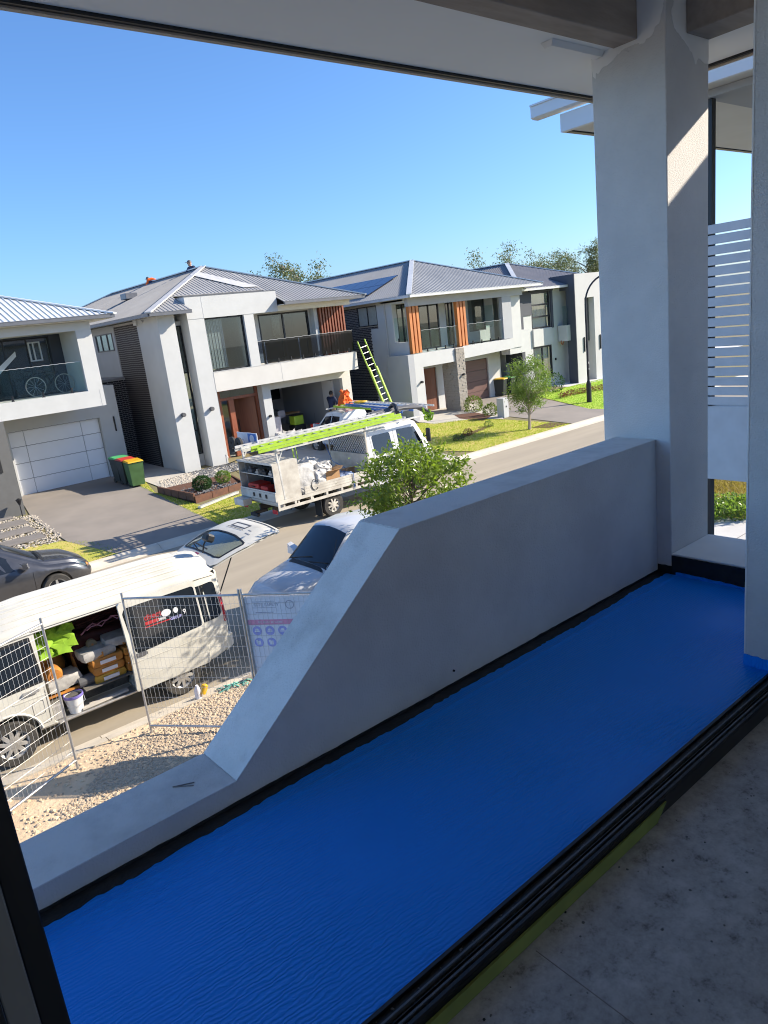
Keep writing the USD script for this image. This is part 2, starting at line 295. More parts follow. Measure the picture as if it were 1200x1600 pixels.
def xf(m, loc=(0, 0, 0), rz=0.0, ry=0.0, rx=0.0, s=1.0):
    v, f = tri(m)
    v = np.asarray(v, float) * s
    for a, (i, j) in ((rx, (1, 2)), (ry, (2, 0)), (rz, (0, 1))):
        if a:
            c, q = math.cos(a), math.sin(a)
            v = v.copy(); vi = v[:, i] * c - v[:, j] * q; vj = v[:, i] * q + v[:, j] * c
            v[:, i], v[:, j] = vi, vj
    return v + np.asarray(loc, float), f
def frame_of(d):
    d = np.asarray(d, float); d = d / np.linalg.norm(d)
    a = np.array([0, 0, 1.0]) if abs(d[2]) < 0.9 else np.array([1.0, 0, 0])
    u = np.cross(a, d); u /= np.linalg.norm(u)
    return u, np.cross(d, u), d
def tube(pts, r, n=8, cap=True):
    pts = np.asarray(pts, float); rr = np.broadcast_to(np.asarray(r, float), (len(pts),))
    vs, fs = [], []
    tang = np.gradient(pts, axis=0)
    u = None
    for i, p in enumerate(pts):
        d = tang[i] / max(np.linalg.norm(tang[i]), 1e-9)
        if u is None:
            u, w, d = frame_of(d)
        else:
            u = u - d * (u @ d); u /= max(np.linalg.norm(u), 1e-9); w = np.cross(d, u)
        a = np.arange(n) / n * 2 * math.pi
        vs.append(p + rr[i] * (np.cos(a)[:, None] * u + np.sin(a)[:, None] * w))
    V = np.vstack(vs)
    for i in range(len(pts) - 1):
        for k in range(n):
            a, b = i * n + k, i * n + (k + 1) % n
            fs += [[a, b, b + n], [a, b + n, a + n]]
    if cap:
        L = len(V); V = np.vstack([V, pts[0], pts[-1]])
        for k in range(n):
            fs += [[L, (k + 1) % n, k], [L + 1, L - n + k, L - n + (k + 1) % n]]
    return V, np.array(fs)
def bar(a, b, w, h=None, up=(0, 0, 1)):
    """Square bar from a to b, w wide and h high."""
    h = h or w
    a, b = np.asarray(a, float), np.asarray(b, float)
    d = (b - a) / np.linalg.norm(b - a)
    upv = np.asarray(up, float)
    if abs(d @ upv) > 0.95:
        upv = np.array([1.0, 0, 0])
    s = np.cross(d, upv); s /= np.linalg.norm(s); t = np.cross(s, d)
    s, t = s * w / 2, t * h / 2
    return hexa([a - s - t, a + s - t, b + s - t, b - s - t, a - s + t, a + s + t, b + s + t, b - s + t])
def lathe(prof, n=20, axis="z", cap=True):
    """prof: (radius, height) pairs."""
    prof = np.asarray(prof, float); a = np.arange(n) / n * 2 * math.pi
    V = np.concatenate([np.stack([r * np.cos(a), r * np.sin(a), np.full(n, z)], 1) for r, z in prof])
    fs = []
    for i in range(len(prof) - 1):
        for k in range(n):
            p, q = i * n + k, i * n + (k + 1) % n
            fs += [[p, q, q + n], [p, q + n, p + n]]
    L = len(V); V = np.vstack([V, [0, 0, prof[0][1]], [0, 0, prof[-1][1]]])
    for k in range(n if cap else 0):
        fs += [[L, (k + 1) % n, k], [L + 1, L - n + k, L - n + (k + 1) % n]]
    if axis == "y":
        V = np.stack([V[:, 0], V[:, 2], -V[:, 1]], 1)
    if axis == "x":
        V = np.stack([V[:, 2], V[:, 1], -V[:, 0]], 1)
    return V, np.array(fs)
def ext(poly, h0, h1, plane="xy"):
    """Extrudes a 2-D polygon: xy up z; xz along y; yz along x."""
    if not isinstance(poly, Polygon):
        poly = Polygon(poly)
    m = trimesh.creation.extrude_polygon(poly, h1 - h0, engine="earcut")
    v, f = np.array(m.vertices), np.array(m.faces)
    v[:, 2] += h0
    if plane == "xz":
        v = v[:, [0, 2, 1]]; f = f[:, ::-1]
    if plane == "yz":
        v = v[:, [2, 0, 1]]
    return v, f
def rrect(x0, x1, y0, y1, r):
    return sbox(x0 + r, y0 + r, x1 - r, y1 - r).buffer(r, quad_segs=4)
def wall_open(a0, a1, z0, z1, holes):
    p = sbox(a0, z0, a1, z1)
    for h in holes:
        p = p.difference(sbox(*h))
    return [g for g in getattr(p, "geoms", [p])]
def slab3(p, th):
    """Thick planar polygon: p in order, thickness downwards along the normal."""
    p = np.asarray(p, float); n = np.cross(p[1] - p[0], p[2] - p[0]); n /= np.linalg.norm(n)
    if n[2] < 0:
        p = p[::-1]; n = -n
    k = len(p); V = np.vstack([p, p - n * th]); fs = []
    for i in range(1, k - 1):
        fs += [[0, i, i + 1], [k, k + i + 1, k + i]]
    for i in range(k):
        j = (i + 1) % k
        fs += [[i, k + i, k + j], [i, k + j, j]]
    return V, np.array(fs)
def ribs(p, slope, pitch, w=0.05, h=0.03):
    """Standing ribs of a metal roof sheet over the convex polygon p, running along the direction slope."""
    p = np.asarray(p, float); n = np.cross(p[1] - p[0], p[2] - p[0]); n /= np.linalg.norm(n)
    if n[2] < 0: n = -n
    d = np.asarray(slope, float); d = d - n * (d @ n); d /= np.linalg.norm(d)
    s = np.cross(n, d); o = p[0]
    P2 = Polygon([((q - o) @ s, (q - o) @ d) for q in p])
    a0, _, a1, _ = P2.bounds
    out = []
    x = a0 + pitch / 2
    while x < a1:
        L = P2.intersection(LineString([(x, -100), (x, 100)]))
        if L.length > 0.15:
            (_, b0), (_, b1) = L.coords[0], L.coords[-1]
            A, B = o + s * x + d * (b0 + 0.03), o + s * x + d * (b1 - 0.03)
            W, w2 = s * w / 2, s * w / 4
            out.append(hexa([A - W - n * .004, A + W - n * .004, B + W - n * .004, B - W - n * .004, A - w2 + n * h, A + w2 + n * h, B + w2 + n * h, B - w2 + n * h]))
        x += pitch
    return cat(out) if out else None
def zg(y):
    """Height of the ground beside the road."""
    return float(np.interp(y, [-60, 2.5, 10.05, 10.10, 10.11, 19.72, 19.73, 19.75, 29.2, 60, 900], [0.62, 0.58, 0.13, 0.12, -0.06, -0.06, 0.12, 0.12, 0.5, 0.5, 0.5]))
BREAKS = [2.5, 10.05, 10.1, 19.75, 24.5, 29.2]
def sheet(poly, dz, th=0.0):
    """Polygon (x, y) laid on the ground, dz above it."""
    poly = poly if isinstance(poly, Polygon) else Polygon(poly)
    ys = [-1e4] + BREAKS + [1e4]
    out = []
    for a, b in zip(ys, ys[1:]):
        g = poly.intersection(sbox(-1e4, a, 1e4, b))
        for q in getattr(g, "geoms", [g]):
            if isinstance(q, Polygon) and q.area > 1e-5:
                v2, f = trimesh.creation.triangulate_polygon(q, engine="earcut")
                out.append((np.column_stack([v2, [zg(min(max(t, a + 1e-4), b - 1e-4)) + dz for t in v2[:, 1]]]), f[:, ::1]))
    V, Fc = cat(out)
    nrm = np.cross(V[Fc[:, 1]] - V[Fc[:, 0]], V[Fc[:, 2]] - V[Fc[:, 0]])
    Fc = np.where(nrm[:, 2:3] < 0, Fc[:, ::-1], Fc)
    return V, Fc
def brickwork(o, du, nu, lenu, hz, bl=0.23, bh=0.076, gap=0.012, proud=0.006, skip=None):
    """Stretcher-bond bricks proud of a wall face: o the lower corner, du along the wall, nu its outward normal."""
    o, du, nu = (np.asarray(q, float) for q in (o, du, nu))
    out, row, z = [], 0, 0.0
    up_ = np.array([0, 0, 1.0])
    while z + bh <= hz + 1e-6:
        u = -(bl + gap) / 2 * (row % 2)
        while u < lenu:
            a, b = max(u, 0), min(u + bl, lenu)
            if b - a > 0.03 and not (skip and skip((a + b) / 2, z + bh / 2)):
                A, B = o + du * a + up_ * z, o + du * b + up_ * z
                q = nu * (proud + rng.uniform(-.0015, .0015)); k = -nu * 0.002
                out.append(hexa([A + q, B + q, B + k, A + k, A + q + up_ * bh, B + q + up_ * bh, B + k + up_ * bh, A + k + up_ * bh]))
            u += bl + gap
        z += bh + gap; row += 1
    return cat(out)
def fix(m):
    """Outward winding for a closed mesh."""
    v, f = tri(m)
    t = trimesh.Trimesh(v, f, process=False)
    return (v, f[:, ::-1]) if t.volume < 0 else (v, f)
def leaves(pts, size, r, droop=0.3, aspect=0.42, out=None):
    """Folded leaf-shaped quads at the points; each leaf is an island of its own."""
    n = len(pts)
    d = r.normal(size=(n, 3)); d[:, 2] -= droop
    if out is not None: d += out
    d /= np.linalg.norm(d, axis=1, keepdims=True)
    s = np.cross(d, r.normal(size=(n, 3))); s /= np.linalg.norm(s, axis=1, keepdims=True)
    nn = np.cross(d, s)
    L = size * r.uniform(0.6, 1.25, n)[:, None]
    W = L * aspect / 2
    a = pts; b = pts + d * L * .45 + s * W + nn * W * .35; c = pts + d * L; e = pts + d * L * .45 - s * W + nn * W * .35
    V = np.stack([a, b, c, e], 1).reshape(-1, 3)
    i = np.arange(n)[:, None] * 4
    return V, np.concatenate([i + [0, 1, 2], i + [0, 2, 3]])
def grow(base, top, r0, r, n_br, spread, clump_r, per, zfrom=0.35, size=0.08, droop=0.3, depth=2):
    """A tapered trunk with limbs and leaf clumps on the twigs: returns (wood, crown)."""
    base, top = np.asarray(base, float), np.asarray(top, float)
    wood, pts = [], []
    k = 6
    t = np.linspace(0, 1, k)[:, None]
    H = np.linalg.norm(top - base)
    trunk = base + (top - base) * t + np.column_stack([r.normal(0, .012 * H, k), r.normal(0, .012 * H, k), np.zeros(k)]) * t
    wood.append(tube(trunk, np.linspace(r0, r0 * .3, k), 8))
    for i in range(n_br):
        f = zfrom + (1 - zfrom) * (i + r.uniform(0, 1)) / n_br
        p = base + (top - base) * f
        ang = i * 2.4 + r.uniform(-.5, .5)
        ln = spread * (1.1 - 0.55 * abs(f - 0.55)) * r.uniform(.65, 1.1)
        q = p + np.array([math.cos(ang) * ln, math.sin(ang) * ln, ln * r.uniform(.15, .75)])
        mid = (p + q) / 2 + r.normal(0, .08 * ln, 3)
        wood.append(tube([p, mid, q], [r0 * .35, r0 * .22, r0 * .08], 6))
        tips = [q, (mid + q) / 2]
        for _ in range(depth):
            e = q + r.normal(0, clump_r * .9, 3)
            wood.append(tube([mid * .4 + q * .6, (q + e) / 2, e], [r0 * .12, r0 * .09, r0 * .04], 5))
            tips.append(e)
        for c in tips:
            m = int(per * r.uniform(.6, 1.3))
            pts.append(c + r.normal(0, clump_r * .5, (m, 3)) * [1, 1, .75])
    return cat(wood), leaves(np.vstack(pts), size, r, droop)
def grassblades(poly, n, h, r, dz=0.004, w=0.012):
    minx, miny, maxx, maxy = poly.bounds
    P = np.column_stack([r.uniform(minx, maxx, n * 2), r.uniform(miny, maxy, n * 2)])
    P = P[shapely.contains_xy(poly, P[:, 0], P[:, 1])][:n]
    z = np.array([zg(y) + dz for y in P[:, 1]])
    a = r.uniform(0, 2 * math.pi, len(P)); L = h * r.uniform(.5, 1.3, len(P))
    lean = np.column_stack([r.normal(0, .5, len(P)), r.normal(0, .5, len(P))]) * L[:, None]
    b = np.column_stack([P, z])
    s = np.column_stack([np.cos(a), np.sin(a), 0 * a]) * w * r.uniform(.6, 1.4, len(P))[:, None]
    V = np.stack([b - s, b + s, b + np.column_stack([lean, L])], 1).reshape(-1, 3)
    return V, np.arange(len(V)).reshape(-1, 3)
ICO = tri(trimesh.creation.icosphere(subdivisions=0)); ICO1 = tri(trimesh.creation.icosphere(subdivisions=1))
def pebbles(P, smin, smax, r, ico=ICO):
    v0, f0 = ico; n, k = len(P), len(v0)
    S = r.uniform(smin, smax, n)[:, None, None] * np.stack([r.uniform(.7, 1.3, n), r.uniform(.7, 1.3, n), r.uniform(.45, .8, n)], 1)[:, None, :]
    V = v0[None] * (1 + r.uniform(-.22, .22, (n, k, 1))) * S
    a = r.uniform(0, 6.28, n); c, s = np.cos(a)[:, None], np.sin(a)[:, None]
    V = np.stack([V[..., 0] * c - V[..., 1] * s, V[..., 0] * s + V[..., 1] * c, V[..., 2]], -1) + P[:, None, :]
    return V.reshape(-1, 3), (f0[None] + (np.arange(n) * k)[:, None, None]).reshape(-1, 3)
def scatter(poly, n, r):
    minx, miny, maxx, maxy = poly.bounds
    P = np.column_stack([r.uniform(minx, maxx, n * 3), r.uniform(miny, maxy, n * 3)])
    P = P[shapely.contains_xy(poly, P[:, 0], P[:, 1])][:n]
    return np.column_stack([P, [zg(y) for y in P[:, 1]]])
# ------------------------------------------------------------------ the ground, road and kerbs
XA, XB = -60.0, 170.0
gy = [-400, -60, 2.5, 10.05, 10.4, 10.41, 19.3, 19.31, 19.75, 29.2, 60, 900]
gx = [-500, XA, XB, 900]
gv = [(x, y, zg(y) - 0.012) for y in gy for x in gx]
gf = [[j * 4 + i, j * 4 + i + 1, j * 4 + i + 5, j * 4 + i + 4] for j in range(len(gy) - 1) for i in range(3)]
single("ground", (np.array(gv), np.array([t for q in gf for t in (q[:3], [q[0], q[2], q[3]])])), "terrain", kind="structure")
single("road", [box(XA, XB, 10.36, 19.34, -0.2, 0.0)], "asphalt", kind="structure")
def kerb_line(name, prof, x0, x1, long0, long1):
    k = T(name, kind="structure", loc=(0, 0, 0))
    x = x0
    while x < x1:
        k.add("kerb_stone", ext(prof, x + .006, x + 2.4 - .006, "yz"), "kerb")
        x += 2.4
    k.add("kerb_run", [ext(prof, long0, x0, "yz"), ext(prof, x, long1, "yz")], "kerb", kind="stuff")
kerb_line("far_kerb", [(19.26, .004), (19.42, .02), (19.50, .05), (19.60, .118), (19.66, .130), (19.80, .136), (19.80, -.15), (19.26, -.15)], -9.6, 52.8, XA, XB)
kerb_line("near_kerb", [(10.52, .004), (10.36, .02), (10.28, .05), (10.20, .125), (10.05, .142), (10.05, -.15), (10.52, -.15)], -9.6, 40.8, XA, XB)
# near verge and building site
site = Polygon([(-14, 2.4), (6.6, 2.4), (6.6, 10.02), (-14, 10.02)])
single("sandy_ground", sheet(site, 0.004), "sand", kind="structure")
stones = Polygon([(1.75, 8.95), (2.3, 9.55), (3.3, 10.0), (6.5, 10.0), (6.5, 7.6), (3.2, 7.6), (2.2, 8.1), (1.3, 8.35), (1.35, 8.75)])
single("gravel", [pebbles(scatter(stones, 11500, nr) + [0, 0, .006], .012, .030, nr), pebbles(scatter(stones.buffer(.5).intersection(site), 900, nr) + [0, 0, .008], .012, .034, nr)], "pebble", kind="stuff")
sandy = Polygon([(-1, 7.6), (1.6, 8.0), (2.4, 8.8), (3.2, 9.8), (1.5, 10.0), (-2, 10.0)])
single("loose_pebbles", pebbles(scatter(sandy, 420, nr) + [0, 0, .006], .008, .035, nr), "sand", kind="stuff")
# the neighbour's side on the right
single("pale_concrete_drive", sheet([(7, 1.0), (15.9, 1.0), (15.9, 7.85), (7, 7.85)], 0.012), "white_conc", kind="structure")
single("concrete_joints", [sheet([(7, 6.62), (15.9, 6.62), (15.9, 6.64), (7, 6.64)], 0.016), sheet([(14.05, 1), (14.07, 1), (14.07, 7.85), (14.05, 7.85)], 0.016)], "paver", kind="structure")
dry = Polygon([(15.9, 4.0), (30, 4.0), (30, 10.02), (6.6, 10.02), (6.6, 7.9), (15.9, 7.9)])
single("verge_soil", sheet(dry, 0.006), "grass_soil", kind="structure")
single("dry_grass", grassblades(Polygon([(15.9, 7.9), (20, 7.6), (20, 10.0), (15.5, 10.0)]), 9000, .10, nr, .01), "blades_dry", kind="stuff")
plantbed = Polygon([(15.3, 7.8), (15.9, 6.8), (17.1, 7.4), (17.0, 8.6), (15.8, 8.4)])
single("leafy_ground_cover", leaves(scatter(plantbed, 2600, nr) + np.column_stack([nr.normal(0, .02, (2600, 2)), nr.uniform(.02, .32, 2600)]), .11, nr, -.3), "leaf_verge", kind="stuff")

# far side: lawns, driveways, paths
def far(name, poly, dz, m, kind="structure"):
    single(name, sheet(poly, dz), m, kind=kind)
lawns = {"a": Polygon([(5.2, 19.8), (6.3, 19.8), (6.1, 21.6), (5.4, 22.6), (4.2, 23.0), (-6, 23.0), (-6, 19.8)]),
         "b": Polygon([(9.2, 19.8), (13.4, 19.8), (13.3, 22.5), (11.9, 22.6), (9.95, 22.4), (9.75, 25.9), (10.5, 29.0), (9.9, 29.2), (9.5, 24.0)]),
         "c": Polygon([(20.6, 19.8), (26.9, 19.8), (26.6, 23.4), (26.2, 25.2), (24.3, 26.2), (24.2, 28.8), (21.4, 28.8), (20.2, 25.5), (19.9, 21.5)]),
         "d": Polygon([(30.9, 19.8), (40.5, 19.8), (40.5, 27.2), (33.4, 27.3), (32.4, 25.0), (30.6, 21.4)])}
for q_, g in lawns.items():
    single("lawn", sheet(g, 0.006), "lawn_green" if q_ == "d" else "grass_soil", kind="structure")
single("verge_grass", [grassblades(lawns["a"], 6000, .035, nr), grassblades(lawns["b"], 14000, .035, nr), grassblades(lawns["c"], 22000, .04, nr)], "blades", kind="stuff")
single("green_lawn_grass", grassblades(lawns["d"], 20000, .04, nr), "blades_green", kind="stuff")
far("driveway", [(6.1, 19.8), (9.25, 19.8), (9.55, 24.0), (10.0, 29.2), (10.6, 31.0), (6.2, 31.0), (5.55, 26.4), (5.5, 22.4)], .010, "driveway")
far("driveway", [(13.5, 19.8), (19.6, 19.8), (20.1, 25.5), (21.3, 29.0), (16.6, 29.0), (14.2, 26.2)], .010, "path")
far("driveway", [(27.0, 19.8), (30.9, 19.8), (30.6, 21.4), (32.2, 25.0), (33.2, 29.4), (29.6, 29.4), (27.4, 24.4)], .010, "driveway")
far("front_path", [(24.3, 26.0), (26.2, 25.0), (26.7, 23.6), (27.4, 24.4), (29.6, 28.0), (29.6, 29.3), (24.4, 29.1)], .014, "path")
far("entry_path", [(10.2, 26.0), (11.0, 25.6), (11.85, 27.6), (12.05, 32.7), (10.75, 32.7), (10.3, 29.4)], .014, "path")
far("footpath", [(36.8, 27.2), (60, 27.2), (60, 30), (36.8, 30)], .014, "white_conc")
far("pale_gravel_bed", [(10.0, 25.7), (14.1, 26.3), (14.1, 27.3), (11.8, 27.7), (10.5, 27.6)], .018, "path")
single("grey_gravel", pebbles(scatter(Polygon([(11.8, 25.7), (14.1, 26.4), (14.1, 27.8), (12.0, 27.8)]), 900, nr) + [0, 0, .02], .02, .045, nr), "gravel_grey", kind="stuff")
single("pale_gravel", [pebbles(scatter(Polygon([(10.0, 25.8), (11.9, 25.6), (12.0, 27.7), (10.6, 27.5)]), 900, nr) + [0, 0, .02], .02, .045, nr),
                       pebbles(scatter(Polygon([(3.0, 23.0), (5.35, 22.6), (5.6, 23.2), (5.75, 26.8), (5.2, 27.2), (2.4, 27.6)]), 2600, nr) + [0, 0, .012], .018, .04, nr)], "pale_pebble", kind="stuff")
pv = T("paved_path", kind="structure", loc=(4.2, 25, zg(25)))
for k, (xa, ya, w, d) in enumerate([(3.0, 27.0, 2.1, .95), (3.4, 25.75, 1.9, .85), (3.4, 24.55, 1.8, .8), (3.2, 23.4, 2.0, .75)]):
    v, f = box(xa, xa + w, ya, ya + d, 0, .05, .008)
    pv.addw("paving_slab", (v + [0, 0, zg(ya + .4)], f), "paver")
single("mulch_bed", [sheet([(25.7, 20.1), (26.9, 20.0), (26.8, 20.9), (25.4, 20.9)], .016), sheet([(25.9, 24.2), (27.2, 24.8), (27.6, 26.3), (26.6, 26.9), (25.9, 25.8)], .018), sheet([(22.1, 22.1), (25.2, 22.9), (25.1, 23.15), (22.0, 22.5)], .016)], "mulch", kind="structure")

# ------------------------------------------------------------------ our own house: balcony, parapet, pillar, soffit, door sill, room
FL = 3.95
mem = usdkit.material(stage, "/World/Looks/membrane", {
    "t": ("texture_coordinate", {}), "m": ("mapping", {"rotation": (0, 0, 0.12), "scale": (0.55, 1.0, 1.0)}),
    "w": ("wave_texture", {"bands_direction": "y", "scale": 23.0, "distortion": 8.0, "detail": 4.0, "detail_scale": 1.3, "detail_roughness": 0.62}),
    "n": ("noise_texture", {"scale": 2.2, "detail": 6.0}), "r": ("rgb_ramp", {"ramp": [(0, (0.001, 0.22, 0.78)), (0.4, (0.002, 0.25, 0.86)), (0.7, (0.002, 0.265, 0.88)), (1, (0.004, 0.29, 0.90))]}),
    "mm": ("map_range", {"from_min": 0.3, "from_max": 0.7, "to_min": 0.0, "to_max": 1.0, "clamp": True}),
    "hm": ("math", {"math_type": "multiply"}), "nb": ("noise_texture", {"scale": 38.0, "detail": 4.0}), "ha": ("math", {"math_type": "multiply_add", "value2": 0.22}),
    "b": ("bump", {"strength": 0.8, "distance": 0.0032}), "p": ("principled_bsdf", {"roughness": 0.36, "specular_ior_level": 0.38})},
    [("t.object", "m.vector"), ("m.vector", "w.vector"), ("t.object", "n.vector"), ("n.fac", "r.fac"), ("r.color", "p.base_color"), ("n.fac", "mm.value"),
     ("w.fac", "hm.value1"), ("mm.result", "hm.value2"), ("t.object", "nb.vector"), ("nb.fac", "ha.value1"), ("hm.value", "ha.value3"), ("ha.value", "b.height"), ("b.normal", "p.normal")], surface="p.BSDF")
M["membrane"] = mem
fl_m = usdkit.material(stage, "/World/Looks/floor_concrete", {
    "t": ("texture_coordinate", {}), "n": ("noise_texture", {"scale": 4.2, "detail": 14.0, "roughness": 0.78, "distortion": 0.2}), "n2": ("noise_texture", {"scale": 15.0, "detail": 12.0, "roughness": 0.82}),
    "r": ("rgb_ramp", {"ramp": [(0, (0.20, 0.19, 0.18)), (0.40, (0.35, 0.335, 0.32)), (0.52, (0.43, 0.415, 0.40)), (0.70, (0.54, 0.53, 0.515)), (1, (0.63, 0.62, 0.60))]}),
    "r2": ("rgb_ramp", {"ramp": [(0, (0.10, 0.10, 0.10)), (0.36, (0.32, 0.31, 0.30)), (0.45, (0.8, 0.8, 0.8)), (0.56, (1, 1, 1)), (1, (1.25, 1.25, 1.28))]}),
    "x": ("mix", {"mix_type": "multiply", "fac": 0.95}), "b": ("bump", {"strength": 0.5, "distance": 0.004}), "p": ("principled_bsdf", {"roughness": 0.72})},
    [("t.object", "n.vector"), ("t.object", "n2.vector"), ("n.fac", "r.fac"), ("n2.fac", "r2.fac"), ("r.color", "x.color1"), ("r2.color", "x.color2"), ("x.color", "p.base_color"), ("n2.fac", "b.height"), ("b.normal", "p.normal")], surface="p.BSDF")
M["floor_concrete"] = fl_m

def smear(pts, lim, seed, amp=.014):
    """Hand-trowelled outline: the given corner points joined by a wandering, nibbled edge."""
    r = np.random.RandomState(seed); p = np.array(pts + [pts[0]], float); out = []
    for a, b in zip(p, p[1:]):
        n = max(2, int(np.linalg.norm(b - a) / .008))
        for t in np.arange(n) / n:
            q = a + (b - a) * t
            k = meshkit.fbm(np.array([[q[0] * 22, q[1] * 22, seed]]), 4)[0] - .5, meshkit.fbm(np.array([[q[0] * 22 + 9, q[1] * 22, seed + 3]]), 4)[0] - .5
            out.append((q[0] + k[0] * amp * 3, q[1] + k[1] * amp * 3))
    g = Polygon(out).buffer(0).intersection(lim)
    return max(getattr(g, "geoms", [g]), key=lambda q: q.area)
def ragged(u0, u1, z_lo, z_hi, jag, step, seed, top=True):
    """A strip outline in (u, z) whose top (or bottom) edge is torn."""
    r = np.random.RandomState(seed); u = np.arange(u0, u1 + step, step); u[-1] = u1
    base = np.array([meshkit.fbm(np.array([[a * 3.1, seed, 0.5]]), 4)[0] for a in u]) - .5
    e = (z_hi if top else z_lo) + base * jag * 2 + r.normal(0, jag * .18, len(u))
    o = z_lo if top else z_hi
    return Polygon(list(zip(u, e)) + [(u1, o), (u0, o)]).buffer(0)

bf = T("balcony_floor", kind="structure", loc=(0, 0, FL))
bf.addw("membrane", box(-2.4, 3.588, 1.13, 2.092, FL - .12, FL + .0005), "membrane")
# membrane lapped up the wall foot over the bitumen primer, with a soft cove
bf.addw("primer_strip", [ext(ragged(-2.4, 3.588, FL - .02, FL + .012, .004, .03, 3), 2.0885, 2.0935, "xz"), ext(ragged(-2.4, 3.588, 2.036, 2.09, .016, .018, 21, False), FL + .0005, FL + .0025)], "bitumen")
cv = []
uu = np.arange(-2.4, 3.60, .02); jg = (np.array([meshkit.fbm(np.array([[a * 4.3, 1.7, .2]]), 5)[0] for a in uu]) - .5) * .055
prof = lambda k, t: (1.955 + .05 * t, FL + .0008 + .0035 * math.exp(-((t - .5) / .16) ** 2))
nt = 9
V = np.array([(uu[k], prof(k, t)[0] + jg[k] * .12, prof(k, t)[1] - (.002 if t in (0., 1.) else 0)) for k in range(len(uu)) for t in np.linspace(0, 1, nt)])
Fq = [[k * nt + i, (k + 1) * nt + i, (k + 1) * nt + i + 1, k * nt + i + 1] for k in range(len(uu) - 1) for i in range(nt - 1)]
bf.addw("membrane_upturn", (V, np.array(Fq)), "membrane", smooth=True)
bf.addw("membrane_lap", ext(ragged(1.252, 1.98, FL - .004, FL + .012, .012, .03, 9), 3.579, 3.586, "yz"), "membrane")
bf.addw("end_primer", [box(3.5835, 3.5875, 1.254, 2.006, FL, FL + .112), ext(ragged(2.008, 2.09, FL, FL + .05, .006, .02, 5), 3.584, 3.587, "yz"),
        ext(ragged(3.585, 4.0, FL, FL + .085, .012, .03, 6), 2.0025, 2.0068, "xz")], "bitumen")
bf.addw("membrane_lap", ext(ragged(1.12, 1.254, FL, FL + .045, .010, .02, 12), 2.803, 2.8085, "yz"), "membrane")
bf.addw("membrane_lap", ext(ragged(2.81, 3.58, FL, FL + .03, .010, .03, 13), 1.2545, 1.258, "xz"), "membrane")

pw = T("parapet_wall", "grey rendered balcony parapet with a sloping step down, blue floor at its foot", "wall", loc=(0.9, 2.2, FL))
prf = [(-2.6, 3.55), (3.586, 3.55), (3.586, 4.712), (1.719, 4.712), (0.871, 4.034), (-2.6, 4.034)]
pw.addw("wall_body", ext(prf, 2.094, 2.344, "xz"), "own_render")
def cap(p, q, th=.004):
    (x0, z0), (x1, z1) = p, q
    d = np.array([x1 - x0, z1 - z0]); d /= np.linalg.norm(d); nn = np.array([-d[1], d[0]])
    if nn[1] < 0: nn = -nn
    a, b = np.array(p), np.array(q)
    return ext([tuple(a), tuple(b), tuple(b + nn * th), tuple(a + nn * th)], 2.0925, 2.3455, "xz")
pw.addw("top_skim", [cap((1.719, 4.7125), (3.585, 4.7125)), cap((0.873, 4.036), (1.717, 4.711)), cap((-2.6, 4.0345), (0.869, 4.0345))], "own_cap")
pw.addw("nail", lathe([(.006, 0), (.006, .006), (.003, .009)], 8, "y"), "plastic_black") if False else None
pw.addw("formwork_bolt", xf(lathe([(.005, -.006), (.005, .0), (.003, .001)], 10, "y"), (1.93, 2.093, FL + .065)), "bitumen")
pw.addw("crack_debris", [bar((.70, 2.235, 4.040), (.765, 2.20, 4.040), .003), bar((.70, 2.235, 4.040), (.755, 2.185, 4.040), .003)], "stile_grey")

pl = T("balcony_pillar", "tall square grey rendered pillar at the end of the parapet, fresh patch near its top", "pillar", loc=(3.79, 2.2, FL))
pl.addw("shaft", box(3.588, 4.0, 2.0075, 2.415, 3.6, 6.9, .004), "pillar_render")
pp = [(2.009, 6.9), (2.413, 6.9), (2.413, 6.585), (2.395, 6.57), (2.38, 6.60), (2.36, 6.595), (2.34, 6.625), (2.30, 6.63), (2.26, 6.652), (2.20, 6.665), (2.15, 6.668), (2.12, 6.65), (2.085, 6.66), (2.06, 6.70), (2.04, 6.705), (2.025, 6.76), (2.02, 6.82)]
pl.addw("render_patch", ext(smear(pp, sbox(2.0092, 6, 2.4135, 6.92), 4), 3.5862, 3.589, "yz"), "own_patch")
pp = [(3.64, 6.74), (3.66, 6.82), (3.70, 6.80), (3.74, 6.90), (3.998, 6.90), (3.998, 6.565), (3.95, 6.57), (3.90, 6.58), (3.855, 6.565), (3.84, 6.60), (3.80, 6.615), (3.73, 6.64), (3.68, 6.68)]
pl.addw("render_patch", ext(smear(pp, sbox(3.62, 6, 3.999, 6.92), 8), 2.006, 2.009, "xz"), "own_patch")

up_ = T("balcony_end_upstand", "low upstand with pale sill and black primed face between pillar and house wall", "wall", loc=(3.8, 1.6, FL))
up_.addw("upstand", box(3.588, 3.99, 1.254, 2.006, 3.6, FL + .112), "own_render")
up_.addw("sill", box(3.5885, 4.0, 1.2545, 2.0055, FL + .113, FL + .124, .003), "own_patch")

hw = T("house_wall", "smooth grey wall end right of the balcony, beside the black door frame", "wall", loc=(3.4, 1.18, FL))
hw.addw("wall_body", box(2.809, 4.0, 1.12, 1.253, 3.6, 7.0), "own_render")
hw.addw("corner_bead", [box(2.8075, 2.813, 1.2485, 1.2545, FL + .03, 6.9)], "own_patch")

